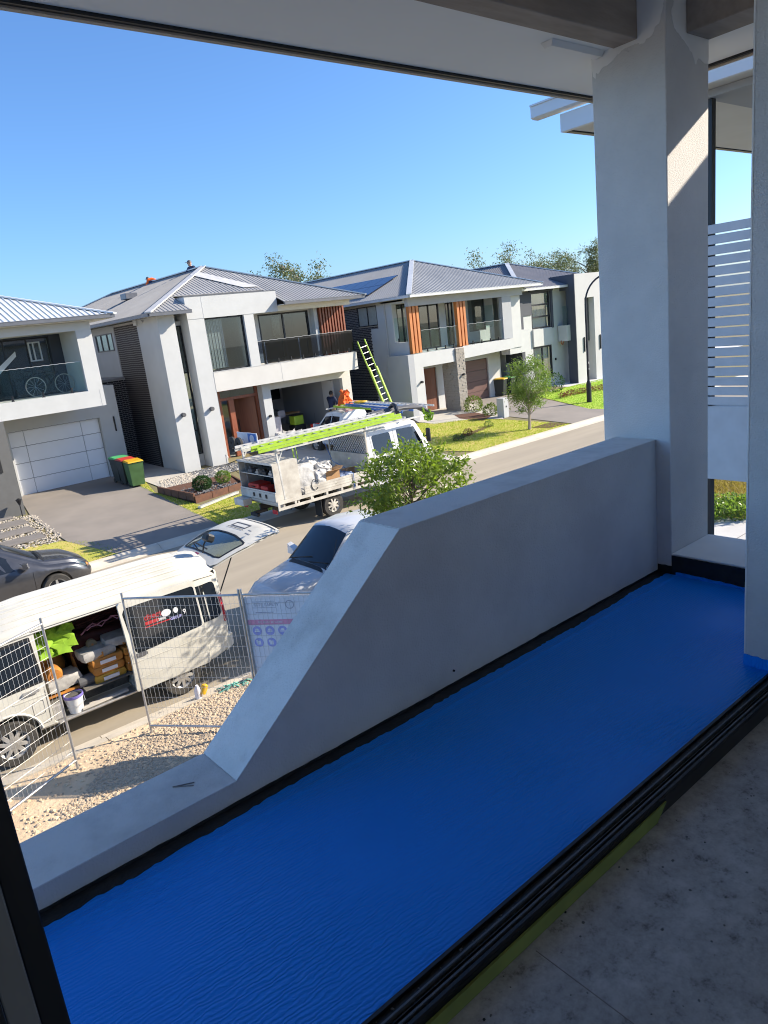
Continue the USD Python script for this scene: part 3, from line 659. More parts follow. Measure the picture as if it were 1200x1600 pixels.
lw = T("house_lower_wall", "rendered ground floor wall carrying the balcony from below", "wall", loc=(0, 2.3, .6))
lw.addw("wall_body", [box(-3.0, 4.0, 2.15, 2.34, .4, 3.55), box(3.8, 4.0, -4.2, 2.15, .4, 3.6), box(-3.0, -2.8, -4.2, 2.15, .4, 3.6)], "own_render")
sf = T("balcony_ceiling", kind="structure", loc=(0.5, 2.6, 6.69))
sf.addw("soffit_lining", box(-3.2, 4.43, 2.285, 2.855, 6.685, 6.71), "soffit_white")
sf.addw("soffit_lining", box(4.005, 4.43, -4.2, 2.28, 6.685, 6.71), "soffit_white")
sf.addw("shadow_channel", [box(-3.2, 4.445, 2.857, 2.880, 6.672, 6.72), box(4.432, 4.455, -4.2, 2.857, 6.672, 6.72)], "frame_black")
sf.addw("fascia_edge", [box(-3.2, 4.475, 2.881, 2.905, 6.664, 6.86), box(4.456, 4.478, -4.2, 2.881, 6.664, 6.86)], "tan_edge")
sf.addw("stop_bead", hull([(3.16, 2.33, 6.684), (3.58, 2.33, 6.684), (3.16, 2.40, 6.684), (3.58, 2.40, 6.684), (3.17, 2.345, 6.660), (3.58, 2.345, 6.660), (3.17, 2.385, 6.660), (3.58, 2.385, 6.660)]), "soffit_white")
sf.addw("upper_ceiling", box(-3.2, 4.0, -4.2, 2.15, 7.02, 7.06), "room_wall")
ow = T("own_roof", "roof of the viewer's house above the balcony, seen only as its eaves", "roof", loc=(0.5, 0, 7.1))
ow.addw("roof_sheet", hull([(-3.4, -4.4, 7.07), (4.44, -4.4, 7.07), (4.44, 2.88, 7.07), (-3.4, 2.88, 7.07), (-.5, -1, 8.4), (1.5, -1, 8.4)]), "roof_grey")
b1 = single("concrete_beam", box(-3.2, 3.586, 2.15, 2.283, 6.677, 7.02, .004), "beam_conc", "grey brown raw beam running along the ceiling into the pillar's left face", "beam")
b2 = single("concrete_beam", box(3.775, 3.995, 1.254, 2.0055, 6.677, 7.02, .004), "beam_conc", "short raw beam running from the pillar back to the house wall", "beam")
for x, y in ((.9, 2.15), (1.9, 2.15), (2.6, 2.15), (3.2, 2.15)):
    pass
# sliding door
ds = T("sliding_door_sill", "black aluminium sliding door track along the edge of the blue balcony", "door track", loc=(1, 1.1, FL))
ds.addw("sill_base", box(-2.4, 2.80, 1.052, 1.142, FL - .0505, FL + .003), "frame_black")
for y0, w, h in ((1.128, .010, .014), (1.098, .005, .018), (1.088, .003, .010), (1.070, .005, .018), (1.053, .009, .016)):
    ds.addw("rail", box(-2.4, 2.80, y0, y0 + w, FL + .003, FL + h), "frame_grey" if h == .018 else "frame_black")
gm = [(nr.uniform(-.2, 2.6), nr.uniform(1.104, 1.126)) for _ in range(70)]
ds.addw("grit", pebbles(np.array([(x, y, FL + .004) for x, y in gm]), .0015, .005, nr), "gravel_grey", kind="stuff")
single("packer_strip", hull([(.2, 1.038, FL - .050), (1.76, 1.042, FL - .050), (.2, 1.050, FL - .050), (1.76, 1.05, FL - .050), (.2, 1.040, FL - .012), (1.82, 1.045, FL - .008), (.2, 1.05, FL - .012), (1.82, 1.05, FL - .008)]), "lime_dull", "dull green packing strip wedged under the inside of the door track", "strip")
df = T("door_frame", "black aluminium sliding door stile and grey panels at the left edge", "door frame", loc=(0.05, 1.12, FL))
df.addw("black_stile", box(.070, .108, 1.10, 1.186, FL + .012, 6.9, .002), "frame_black")
df.addw("grey_stile", box(.028, .066, 1.045, 1.14, FL + .012, 6.9, .002), "stile_grey")
df.addw("black_stile", box(.012, .026, 1.045, 1.12, FL + .012, 6.9), "frame_black")
df.addw("grey_panel", box(-.30, .010, 1.03, 1.10, FL + .012, 6.9), "stile_grey")
df.addw("right_stile", box(2.752, 2.802, 1.024, 1.115, FL + .012, 6.9, .002), "frame_black")
rm = T("room", kind="structure", loc=(0, -1.5, 3.9))
rm.addw("concrete_floor", box(-3.0, 4.0, -4.2, 1.10, 3.7, 3.898), "floor_concrete")
J0, J1 = np.array([1.132, 1.018, 3.8985]), np.array([1.128, 0.570, 3.8985])
rm.addw("floor_joint", bar(J0, J1, .0016, .001), "paver")
dbp = np.column_stack([nr.uniform(.4, 2.7, 260), nr.uniform(.0, 1.03, 260), np.full(260, 3.899)])
rm.addw("floor_grit", pebbles(dbp, .0012, .0045, nr), "gravel_grey", kind="stuff")
rm.addw("floor_crumbs", pebbles(dbp[:14] + [.03, .01, 0], .002, .005, nr), "bitumen", kind="stuff")
rm.addw("back_wall", ext(sbox(-3.0, 3.7, 4.0, 7.02).difference(sbox(.6, 3.9, 3.3, 6.5)), -4.4, -4.2, "xz"), "room_wall")
rm.addw("side_wall", box(-3.2, -3.0, -4.4, 2.15, 3.7, 7.02), "room_wall")
rm.addw("side_wall", box(3.8, 4.0, -4.2, 1.11, 3.7, 7.02), "room_wall")
rm.addw("front_wall", box(-3.0, -.31, 1.03, 1.15, 3.7, 7.02), "room_wall")

# ------------------------------------------------------------------ the neighbour's house on the right
nb = T("neighbour_house", "neighbouring house seen through the gap right of the pillar, white eaves and slatted screen", "house", loc=(9, 0, .6))
nb.addw("wall", [box(6.25, 10.3, -6, 2.4, .4, 6.86)], "render_white")
nb.addw("balcony_slab", box(6.12, 10.3, 2.4, 3.02, 3.90, 4.06), "render_white")
nb.addw("balcony_side", [box(6.0, 6.10, 1.0, 3.045, 3.868, 4.50)], "screen_white")
nb.addw("post", box(6.035, 6.10, 3.003, 3.05, .4, 3.86), "frame_black")
nb.addw("post", box(6.035, 6.10, 3.003, 3.042, 4.50, 6.90), "frame_black")
z = 4.512
while z < 5.95:
    nb.addw("screen_slat", box(6.0, 6.016, 1.2, 3.046, z, z + .0685, .002), "screen_white")
    z += .0806
nb.addw("screen_rail", [box(6.02, 6.034, 1.9, 1.94, 4.5, 6.0)], "frame_black")
nb.addw("soffit", [box(5.84, 10.35, 3.05, 4.16, 6.93, 6.945), box(5.84, 10.35, 0.5, 3.02, 6.93, 6.945)], "eave")
nb.addw("soffit_bulkhead", box(6.0, 10.35, 1.0, 3.045, 6.875, 6.928), "render_grey")
nb.addw("edge_strip", box(5.85, 10.4, 4.165, 4.21, 6.92, 6.945), "frame_black")
nb.addw("fascia", [box(5.78, 5.835, -6, 4.225, 6.92, 7.065, .004), box(5.836, 10.4, 4.215, 4.235, 6.925, 7.065)], "white_paint")
nb.addw("gutter", xf(ext([(0, 0), (.03, -.012), (.10, -.012), (.115, 0), (.115, .09), (.108, .09), (.10, .02), (.012, .02), (.012, .105), (-.012, .105), (-.012, .09), (0, .09)], -6, 4.49, "xz"), (5.72, 0, 7.098)), "white_paint")
nb.addw("roof", [hull([(5.84, -6, 6.95), (10.4, -6, 6.95), (10.4, 2.2, 6.95), (5.84, 2.2, 6.95), (5.84, -6, 7.09), (10.4, -6, 7.09), (10.4, 2.2, 7.09), (5.84, 2.2, 7.09), (8.1, -3, 7.9), (8.1, -1.0, 7.9)]), hull([(5.84, 1, 6.952), (10.38, 1, 6.952), (10.38, 4.2, 6.952), (5.84, 4.2, 6.952), (5.84, 1, 7.08), (10.38, 1, 7.08), (10.38, 4.2, 7.08), (5.84, 4.2, 7.08)])], "roof_grey")

n2 = T("next_house", "further house along our side of the street, out of the picture to the right", "house", loc=(16, 0, .6))
n2.addw("wall", box(12.2, 21, -6, 1.6, .4, 6.8), "render_white")
n2.addw("roof", hull([(11.8, -6, 6.8), (21.5, -6, 6.8), (21.5, 1.7, 6.8), (11.8, 2.15, 6.8), (11.8, -6, 6.95), (21.5, -6, 6.95), (21.5, 1.7, 6.95), (11.8, 2.15, 6.95), (16.5, -2, 8.4), (16.7, -1.0, 8.4)]), "roof_grey")
# ------------------------------------------------------------------ houses across the road
def hiproof(t, x0, x1, y0, y1, ze, pitch, m, apexy=None, ribp=0.2, capm="ridge_cap", ribm=None, notch=None):
    """Hipped metal roof with the ridge running back: front, left and right sheets, each with standing ribs, and ridge caps."""
    half = (x1 - x0) / 2; xm = (x0 + x1) / 2; zr = ze + half * pitch
    ya = apexy if apexy is not None else y0 + half; yb = y1 - half
    A, B = (xm, ya, zr), (xm, yb, zr)
    fl, fr, bl, br = (x0, y0, ze), (x1, y0, ze), (x0, y1, ze), (x1, y1, ze)
    planes = [([fl, fr, A], (0, 1, .4)), ([bl, fl, A, B], (1, 0, .4)), ([fr, br, B, A], (-1, 0, .4)), ([br, bl, B], (0, -1, .4))]
    if notch:                                                       # the front sheet starts further back behind a parapet
        na, nb_, ny = notch
        zf = lambda x, y: ze + (zr - ze) * (y - y0) / (ya - y0)
        tri2 = Polygon([fl[:2], fr[:2], A[:2]])
        planes = planes[1:] + [([(x, y, zf(x, y)) for x, y in list(tri2.intersection(b).exterior.coords)[:-1]], (0, 1, .4)) for b in (sbox(x0 - 1, y0 - 1, na, y1), sbox(na, ny, nb_, y1), sbox(nb_, y0 - 1, x1 + 1, y1))]
    for p, s in planes:
        r_ = t.addw("roof_sheet", slab3(p, .03), m)
        q = ribs(p, s, ribp, *((.05, .03) if m == "roof_light" else (.04, .02)))
        if q is not None:
            t.addw("roof_ribs", q, ribm or m, parent=r_, kind="stuff")
    for a, b in ((fl, A), (fr, A), (A, B), (bl, B), (br, B)):
        a, b = np.array(a) + [0, 0, .03], np.array(b) + [0, 0, .03]
        t.addw("ridge_cap", bar(a, b, .26, .05), capm)
    return zr
def gutter_run(t, a, b, m, h=.12, w=.11):
    t.addw("gutter", [bar(np.array(a) + [0, 0, h / 2], np.array(b) + [0, 0, h / 2], w, h), bar(np.array(a) + [0, 0, h + .006], np.array(b) + [0, 0, h + .006], w + .02, .02)], m)
def window_x(t, y, x0, x1, z0, z1, mull=(), trans=(), fw=.05, m="frame_black", pane="pane", depth=.08, back=None):
    """Window in a wall that faces -Y at y: a frame with mullions, its panes and a dim blind or room behind."""
    fr = [box(x0, x0 + fw, y, y + depth, z0, z1), box(x1 - fw, x1, y, y + depth, z0, z1), box(x0 + fw, x1 - fw, y, y + depth, z0, z0 + fw), box(x0 + fw, x1 - fw, y, y + depth, z1 - fw, z1)]
    fr += [box(c - fw / 2, c + fw / 2, y + .004, y + depth - .004, z0 + fw, z1 - fw) for c in mull]
    fr += [box(x0 + fw, x1 - fw, y + .006, y + depth - .006, c - fw / 2, c + fw / 2) for c in trans]
    w = t.addw("window", fr, m)
    xs = [x0 + fw] + [c for c in mull] + [x1 - fw]
    for a, b in zip(xs, xs[1:]):
        t.addw("window_pane", box(a + .005, b - .005, y + .035, y + .041, z0 + fw, z1 - fw), pane, parent=w)
    return w
def window_y(t, x, y0, y1, z0, z1, mull=(), fw=.05, m="frame_black", pane="pane"):
    """The same in a wall that faces -X at x."""
    fr = [box(x, x + .08, y0, y0 + fw, z0, z1), box(x, x + .08, y1 - fw, y1, z0, z1), box(x, x + .08, y0 + fw, y1 - fw, z0, z0 + fw), box(x, x + .08, y0 + fw, y1 - fw, z1 - fw, z1)]
    fr += [box(x + .004, x + .076, c - fw / 2, c + fw / 2, z0 + fw, z1 - fw) for c in mull]
    w = t.addw("window", fr, m)
    ys = [y0 + fw] + list(mull) + [y1 - fw]
    for a, b in zip(ys, ys[1:]):
        t.addw("window_pane", box(x + .035, x + .041, a + .005, b - .005, z0 + fw, z1 - fw), pane, parent=w)
    return w
def balustrade_x(t, y, x0, x1, z0, z1, n, m="glass", spig=2):
    w = (x1 - x0) / n
    for k in range(n):
        a, b = x0 + k * w + .012, x0 + (k + 1) * w - .012
        t.addw("glass_panel", box(a, b, y, y + .012, z0 + .07, z1), m)
        for j in range(spig):
            c = a + (b - a) * (j + .5) / spig
            t.addw("spigot", [box(c - .03, c + .03, y - .024, y - .001, z0 + .001, z0 + .19, .006), box(c - .03, c + .03, y + .013, y + .036, z0 + .001, z0 + .19, .006), box(c - .05, c + .05, y - .045, y + .057, z0, z0 + .018)], "frame_black")
    t.addw("glass_edge", box(x0, x1, y + .001, y + .011, z1 + .001, z1 + .012), "gutter_light")
def balustrade_y(t, x, y0, y1, z0, z1, n, m="glass"):
    w = (y1 - y0) / n
    for k in range(n):
        a, b = y0 + k * w + .012, y0 + (k + 1) * w - .012
        t.addw("glass_panel", box(x, x + .012, a, b, z0 + .07, z1), m)
        for j in range(2):
            c = a + (b - a) * (j + .5) / 2
            t.addw("spigot", [box(x - .024, x - .001, c - .03, c + .03, z0 + .001, z0 + .19, .006), box(x + .013, x + .036, c - .03, c + .03, z0 + .001, z0 + .19, .006)], "frame_black")
def sconce(t, x, y, z, r=.085, h=.16, m="plastic_grey"):
    t.addw("wall_light", [xf(lathe([(r * .9, 0), (r, .01), (r, .02), (r, h), (r * .8, h), (r * .8, h - .02)], 14, "y"), (x, y, z))], m)
def panelled_garage(t, x0, x1, y, z0, z1, xs, zs, m):
    xs, zs = [x0] + list(xs) + [x1], [z0] + list(zs) + [z1]
    t.addw("garage_frame", box(x0 - .02, x1 + .02, y + .05, y + .08, z0 - .05, z1 + .02), "frame_black")
    for a, b in zip(xs, xs[1:]):
        for c, d in zip(zs, zs[1:]):
            t.addw("garage_panel", box(a + .009, b - .009, y, y + .05, c + .009, d - .009, .003), m)
def downpipe(t, x, y, z0, z1, m, r=.045):
    t.addw("downpipe", [tube([(x, y, z0), (x, y, z1)], r, 8), box(x - .06, x + .06, y - .05, y + .06, z0 + 2, z0 + 2.03)], m)

# ---- first house from the left: white with a ribbed pale roof
h1 = T("two_storey_house", "white house at far left with ribbed pale roof, panelled white garage and dark glazed balcony", "house", loc=(6, 29, .45), group="houses across the road")
h1.addw("front_frame", ext(sbox(-4, 3.70, 9.17, 6.74).difference(sbox(-3.4, 4.29, 8.62, 6.44)), 27.4, 27.75, "xz"), "render_white")
h1.addw("balcony_floor", box(-4, 8.60, 27.752, 29.3, 4.2, 4.288), "render_cream")
h1.addw("balcony_soffit", [box(-4, 9.15, 27.752, 30.66, 3.70, 4.198)], "render_cream")
h1.addw("balcony_side_wall", box(8.62, 9.168, 27.752, 40, 4.2, 6.74), "render_white")
h1.addw("balcony_ceiling", box(-4, 8.61, 27.752, 29.35, 6.46, 6.74), "eave")
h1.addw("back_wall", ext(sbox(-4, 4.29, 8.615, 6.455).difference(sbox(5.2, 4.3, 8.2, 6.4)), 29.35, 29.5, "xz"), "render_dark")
window_x(h1, 29.38, 5.2, 8.2, 4.3, 6.4, mull=(6.6, 7.4), pane="pane")
window_x(h1, 29.30, 7.42, 7.85, 5.55, 6.25, mull=(7.6,), m="gutter_light")
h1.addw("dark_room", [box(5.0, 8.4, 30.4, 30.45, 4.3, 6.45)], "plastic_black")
h1.addw("interior_board", hexa([(6.05, 29.31, 5.30), (6.18, 29.31, 5.16), (6.95, 29.31, 5.80), (6.95, 29.31, 5.98), (6.05, 29.33, 5.30), (6.18, 29.33, 5.16), (6.95, 29.33, 5.80), (6.95, 29.33, 5.98)]), "white_paint")
balustrade_x(h1, 27.52, -3.4, 8.60, 4.29, 5.36, 6, "glass_green")
h1.addw("lower_wall", ext(sbox(4.5, .3, 10.70, 3.70).difference(sbox(6.33, .3, 9.87, 3.02)), 30.67, 30.95, "xz"), "render_white")
h1.addw("lower_side_parapet", [box(9.172, 10.70, 30.67, 38, 3.702, 4.26, .004)], "render_white")
h1.addw("lower_side_wall", box(10.45, 10.69, 30.952, 38, .3, 3.70), "render_white")
panelled_garage(h1, 6.34, 9.86, 30.86, .48, 3.0, (6.92, 9.12), (1.11, 1.75, 2.40), "garage_white")
h1.addw("wall_light", [box(10.41, 10.46, 30.60, 30.668, 2.36, 2.98, .01)], "plastic_black")
h1.addw("grey_pier", box(4.75, 5.58, 27.3, 27.95, .35, 3.697), "pier_dark")
h1.addw("pier_number_board", [box(4.95, 5.2, 27.27, 27.298, 2.0, 2.55), box(5.02, 5.06, 27.262, 27.269, 2.1, 2.45), box(5.10, 5.14, 27.262, 27.269, 2.1, 2.45)], "plastic_black")
gutter_run(h1, (-4.6, 26.92, 6.77), (9.9, 26.92, 6.77), "gutter_grey")
gutter_run(h1, (9.9, 26.9, 6.77), (9.9, 40, 6.77), "gutter_grey")
h1.addw("eave_lining", [box(-4.6, 9.84, 26.99, 27.9, 6.745, 6.77), box(9.2, 9.84, 27.9, 40, 6.745, 6.77)], "eave")
hiproof(h1, -4.7, 9.98, 26.9, 52, 6.88, .36, "roof_light", ribp=.19, capm="roof_light")
bk = T("bicycle", "bicycle standing behind the balcony glass of the far left house", "bicycle", loc=(7.2, 28.6, 4.29))
for cx in (.0, 1.02):
    w_ = bk.add("wheel", xf(tube([(.34 * math.cos(a), 0, .34 * math.sin(a)) for a in np.linspace(0, 2 * math.pi, 25)], .018, 6), (cx, 0, .36)), "tan_edge")
    bk.add("spokes", [bar((cx, 0, .36), (cx + .33 * math.cos(a), 0, .36 + .33 * math.sin(a)), .006) for a in np.linspace(0, 2 * math.pi, 13)[:-1]], "steel", parent=w_)
bk.add("frame", [tube([(0, 0, .36), (.30, 0, .78), (.85, 0, .82), (1.02, 0, .36)], .018, 6), tube([(.30, 0, .78), (.45, 0, .34), (.85, 0, .80)], .018, 6), tube([(0, 0, .36), (.45, 0, .34)], .012, 6)], "plastic_black")
bk.add("handlebar", tube([(.80, -.25, 1.0), (.86, 0, .98), (.80, .25, 1.0)], .014, 6), "plastic_black")
bk.add("saddle", hull([(.14, -.06, .90), (.14, .06, .90), (.42, 0, .90), (.16, -.05, .95), (.16, .05, .95), (.40, 0, .93)]), "plastic_black")

downpipe(h1, 9.25, 27.9, 3.7, 6.7, "render_lightgrey")
h1.addw("render_joint", box(9.02, 9.03, 27.396, 27.399, 3.70, 4.29), "render_grey")

# ---- second house: white portal, dark brick side, open garage
h2 = T("two_storey_house", "white house with tall portal frame, dark brick side and open garage, workers on its roof", "house", loc=(16.7, 29, .45), group="houses across the road")
h2.addw("left_pillar", box(11.93, 12.64, 27.9, 30.05, .3, 6.72), "render_white")
h2.addw("portal_pillar", box(13.20, 13.92, 27.9, 28.6, .3, 6.468), "render_white")
h2.addw("portal_header", box(13.19, 17.46, 27.885, 29.0, 6.47, 7.34), "render_white")
h2.addw("header_coping", box(13.17, 17.48, 27.87, 29.02, 7.342, 7.37), "gutter_grey")
h2.addw("recess_wall", [box(12.64, 13.2, 28.62, 28.8, .3, .98), box(12.64, 13.2, 28.62, 28.8, 6.3, 6.47)], "render_white")
window_x(h2, 28.60, 12.66, 13.18, .98, 6.3, trans=(2.0, 4.4), m="frame_black", pane="pane")
h2.addw("stair_back", box(12.66, 13.3, 29.6, 29.65, .5, 6.4), "render_lightgrey")
h2.addw("slab_band", box(13.92, 21.47, 27.89, 29.4, 3.48, 4.28), "render_cream")
h2.addw("slab_top_edge", box(13.93, 21.46, 27.88, 28.2, 4.282, 4.30), "render_white")
window_x(h2, 28.02, 13.93, 15.74, 4.30, 6.465, mull=(), pane="pane", fw=.06)
h2.addw("portal_right_leg", box(15.75, 16.22, 27.9, 28.5, 4.302, 6.468), "render_white")
h2.addw("room_back_wall", [box(13.95, 16.0, 31.0, 31.05, 4.3, 6.46), box(16.02, 16.1, 28.52, 31.05, 4.3, 6.46)], "render_cream")
h2.addw("room_ceiling", [box(13.0, 21.5, 29.02, 34, 6.48, 6.70), box(16.22, 21.5, 28.0, 29.02, 6.48, 6.70)], "eave")
h2.addw("curtain", [box(13.98 + k * .07, 14.03 + k * .07, 28.4 + .02 * (k % 2), 28.45 + .02 * (k % 2), 4.4, 6.44) for k in range(14)], "render_grey")
h2.addw("room_chair", [box(14.1, 14.45, 28.6, 28.9, 5.0, 5.9, .05)], "plastic_black")
h2.addw("upper_back_wall", [ext(q, 29.0, 29.15, "xz") for q in wall_open(16.1, 21.46, 4.28, 6.48, [(17.05, 4.285, 19.75, 6.44)])], "render_cream")
window_x(h2, 29.01, 17.06, 19.74, 4.29, 6.435, mull=(18.35,), pane="pane", fw=.07)
h2.addw("inner_window", [box(18.5, 19.6, 30.2, 30.25, 5.45, 6.3), box(18.45, 18.5, 30.15, 30.19, 5.4, 6.35), box(19.05, 19.1, 30.15, 30.19, 5.4, 6.35)], "glass_tint")
h2.addw("upper_room", [box(16.5, 20.0, 32.0, 32.05, 4.3, 6.48)], "eave")
h2.addw("white_post", box(19.86, 20.06, 28.7, 28.99, 4.302, 6.478), "render_white")
for k in range(9):
    h2.addw("timber_batten", box(20.14 + k * .165, 20.14 + k * .165 + .085, 28.60, 28.68, 4.302, 6.478, .004), "timber_red")
h2.addw("screen_backing", box(20.10, 21.62, 28.685, 28.70, 4.302, 6.478), "door_brown")
balustrade_x(h2, 28.02, 16.24, 21.46, 4.30, 5.30, 4, "glass_tint", 2)
balustrade_y(h2, 21.45, 28.06, 28.9, 4.30, 5.30, 1, "glass_tint")
h2.addw("white_rail_post", [bar((16.75, 28.25, 4.30), (16.75, 28.25, 5.25), .03), bar((18.55, 28.25, 4.30), (18.55, 28.25, 5.25), .03)], "white_paint")
h2.addw("render_joint", [box(13.905, 13.915, 27.881, 27.884, 6.47, 7.34)], "render_grey")
h2.addw("render_joint", [box(17.2, 17.21, 27.886, 27.889, 3.48, 4.28)], "render_grey")
# entry and garage
h2.addw("ground_wall", [ext(q, 28.82, 29.02, "xz") for q in wall_open(13.92, 21.62, .3, 3.478, [(14.40, .3, 16.38, 3.45), (16.82, .3, 21.10, 3.12)])], "render_cream")
h2.addw("garage_pier", [box(16.42, 16.84, 28.5, 28.815, .3, 3.476)], "render_white")
dr = h2.addw("entry_door_frame", [box(14.41, 14.52, 28.84, 28.96, .5, 3.44), box(16.24, 16.37, 28.84, 28.96, .5, 3.44), box(14.52, 16.24, 28.84, 28.96, 2.98, 3.10), box(14.52, 16.24, 28.84, 28.96, 3.39, 3.44), box(14.86, 15.10, 28.80, 28.98, .5, 2.98)], "timber_red")
h2.addw("transom_pane", box(14.53, 16.23, 28.89, 28.90, 3.10, 3.39), "pane", parent=dr)
h2.addw("side_pane", box(14.53, 14.85, 28.89, 28.90, .55, 2.97), "pane", parent=dr)
d2 = h2.addw("entry_door", hexa([(15.52, 29.70, .55), (15.56, 29.72, .55), (16.23, 28.93, .55), (16.19, 28.90, .55), (15.52, 29.70, 2.96), (15.56, 29.72, 2.96), (16.23, 28.93, 2.96), (16.19, 28.90, 2.96)]), "door_brown")
h2.addw("door_handle", bar((15.60, 29.56, 1.35), (15.60, 29.56, 2.0), .03), "frame_black", parent=d2)
h2.addw("entry_hall", [box(14.5, 16.4, 31.5, 31.55, .5, 3.4), box(14.42, 16.4, 29.03, 31.5, .45, .5)], "render_cream")
h2.addw("hall_mirror", box(15.05, 15.5, 31.42, 31.49, 1.3, 2.6), "khaki")
sconce(h2, 12.27, 27.74, 2.80); sconce(h2, 13.55, 27.74, 2.84); sconce(h2, 16.62, 28.40, 2.0, .06, .1, "plastic_black")
h2.addw("garage_shell", [box(16.8, 16.84, 29.03, 34.5, .3, 3.4), box(21.10, 21.14, 29.03, 34.5, .3, 3.4), box(16.84, 21.10, 34.5, 34.6, .3, 3.4), box(16.84, 21.10, 29.03, 34.5, 3.2, 3.25)], "render_grey")
h2.addw("garage_floor", box(16.84, 21.10, 28.82, 34.5, .44, .68), "path")
h2.addw("garage_ramp", hexa([(16.84, 27.2, .3), (21.10, 27.2, .3), (21.10, 28.815, .3), (16.84, 28.815, .3), (16.84, 27.2, .44), (21.10, 27.2, .44), (21.10, 28.815, .675), (16.84, 28.815, .675)]), "path")
h2.addw("garage_window", [box(18.9, 20.9, 34.42, 34.49, 2.1, 2.95)], "window_dark")
h2.addw("right_corner", [box(21.14, 21.62, 29.02, 42, .3, 6.70)], "brick_dark")
h2.addw("switchboard", [box(21.02, 21.095, 29.6, 30.5, 1.6, 3.0)], "white_paint")
# side: brick and render
h2.addw("side_wall", box(12.06, 12.3, 30.052, 42, .3, 6.70), "mortar")
h2.addw("side_bricks", brickwork((12.06, 33.0, .46), (0, -1, 0), (-1, 0, 0), 2.9, 6.22), "brick_dark", kind="stuff")
h2.addw("side_white_panel", [ext(q, 12.02, 12.058, "yz") for q in wall_open(33.02, 41.9, 4.45, 6.70, [(33.3, 5.62, 35.5, 6.40)])], "render_white")
window_y(h2, 11.99, 33.3, 35.5, 5.62, 6.40, mull=(34.0, 34.8), m="frame_grey")
h2.addw("return_wall", box(10.0, 12.05, 32.85, 33.0, .3, 4.35), "mortar")
h2.addw("return_bricks", brickwork((10.4, 32.85, .46), (1, 0, 0), (0, -1, 0), 1.65, 3.9), "brick_dark", kind="stuff")
h2.addw("lower_roof", box(9.9, 12.04, 32.80, 40, 4.352, 4.44), "roof_grey")
h2.addw("rainwater_pipe", [tube([(11.98, 30.1 - .75, .5), (11.98, 29.35, 6.55), (11.75, 29.1, 6.72)], .03, 8)], "render_grey")
h2.addw("rainwater_head", box(11.82, 12.05, 29.85, 30.12, 6.50, 6.72, .01), "gutter_light")
h2.addw("dark_pipe", tube([(12.02, 30.42, .5), (12.02, 30.42, 2.6)], .035, 6), "plastic_black")
gutter_run(h2, (11.42, 27.36, 6.70), (13.17, 27.36, 6.70), "gutter_grey")
gutter_run(h2, (17.5, 27.36, 6.70), (21.9, 27.36, 6.70), "gutter_grey")
gutter_run(h2, (11.42, 27.36, 6.70), (11.42, 45, 6.70), "gutter_grey")
h2.addw("eave_lining", [box(11.48, 13.16, 27.42, 27.895, 6.73, 6.75), box(11.48, 11.92, 27.9, 45, 6.73, 6.75), box(17.5, 21.85, 27.42, 28.6, 6.705, 6.73)], "eave")
hiproof(h2, 11.36, 21.98, 27.3, 50, 6.82, .40, "roof_grey", ribp=.17, ribm="roof_grey", notch=(13.17, 17.49, 28.95))
h2.addw("roof_vent", [xf(box(-.3, .3, -.35, .35, 0, .28, .02), (14.2, 36.0, 7.96))], "gutter_grey")
h2.addw("roof_flashing", slab3([(15.35, 31.35, 8.50), (15.95, 31.65, 8.63), (17.55, 29.3, 7.67), (16.75, 29.3, 7.67)], .01), "ridge_cap")

# ---- third house: timber screens, stone column, brown doors
h3 = T("two_storey_house", "white house with orange timber screens, stacked stone column and brown garage door", "house", loc=(29.3, 29, .4), group="houses across the road")
yb = 27.45
h3.addw("portal_blade", [box(24.30, 24.69, yb, 29.1, .15, 3.775)], "render_grey")
h3.addw("portal_front", ext(sbox(24.692, .15, 27.58, 3.77).difference(sbox(25.28, .1, 27.585, 3.08)), yb, 28.0, "xz"), "render_white")
h3.addw("slab_band", ext([(28.27, 3.15), (32.40, 3.25), (32.40, 3.80), (28.27, 3.80)], yb + .02, 28.9, "xz"), "render_white")
h3.addw("slab", [box(24.692, 28.2, 28.002, 29.15, 3.10, 3.77), box(24.692, 32.40, 28.0, 30.0, 3.772, 3.80)], "render_white")
sc = h3.addw("stone_pier_core", box(27.62, 28.22, yb - .06, 28.45, .1, 3.76), "mortar")
z, row = .12, 0
while z < 3.70:                                                     # stacked stones on the two visible faces of the pier
    hh = rng.choice([.06, .075, .09, .11]); hh = min(hh, 3.74 - z)
    x = 27.60
    while x < 28.22:
        w = min(rng.uniform(.14, .34), 28.235 - x)
        if 28.235 - x - w < .07: w = 28.235 - x
        dpt = rng.uniform(.01, .04)
        h3.addw("stone", box(x + .004, x + w - .004, yb - .061 - dpt, yb - .055, z + .004, z + hh - .004, .003), "stone", parent=sc); x += w
    y = yb - .058
    while y < 28.44:
        w = min(rng.uniform(.16, .4), 28.45 - y)
        if 28.45 - y - w < .07: w = 28.45 - y
        dpt = rng.uniform(.01, .04)
        h3.addw("stone", box(27.619 - dpt, 27.625, y + .004, y + w - .004, z + .004, z + hh - .004, .003), "stone", parent=sc); y += w
    z += hh
h3.addw("ground_wall", [ext(q, 29.2, 29.4, "xz") for q in wall_open(24.72, 33.1, .2, 3.09, [(26.78, .2, 27.82, 2.82), (28.30, .2, 28.86, 2.80), (29.96, .2, 32.02, 2.83)])], "render_white")
h3.addw("front_door", box(26.80, 27.80, 29.27, 29.33, .45, 2.80, .004), "door_brown")
h3.addw("side_panel", box(28.32, 28.84, 29.27, 29.33, .45, 2.78), "garage_brown")
panelled_garage(h3, 29.98, 32.0, 29.28, .40, 2.80, (), (.99, 1.59, 2.19), "garage_brown")
h3.addw("front_step", box(26.4, 28.9, 28.5, 29.19, .2, .44, .01), "path")
h3.addw("side_gate", [box(33.1, 34.2, 30.2, 30.25, .4, 2.1)], "frame_black")
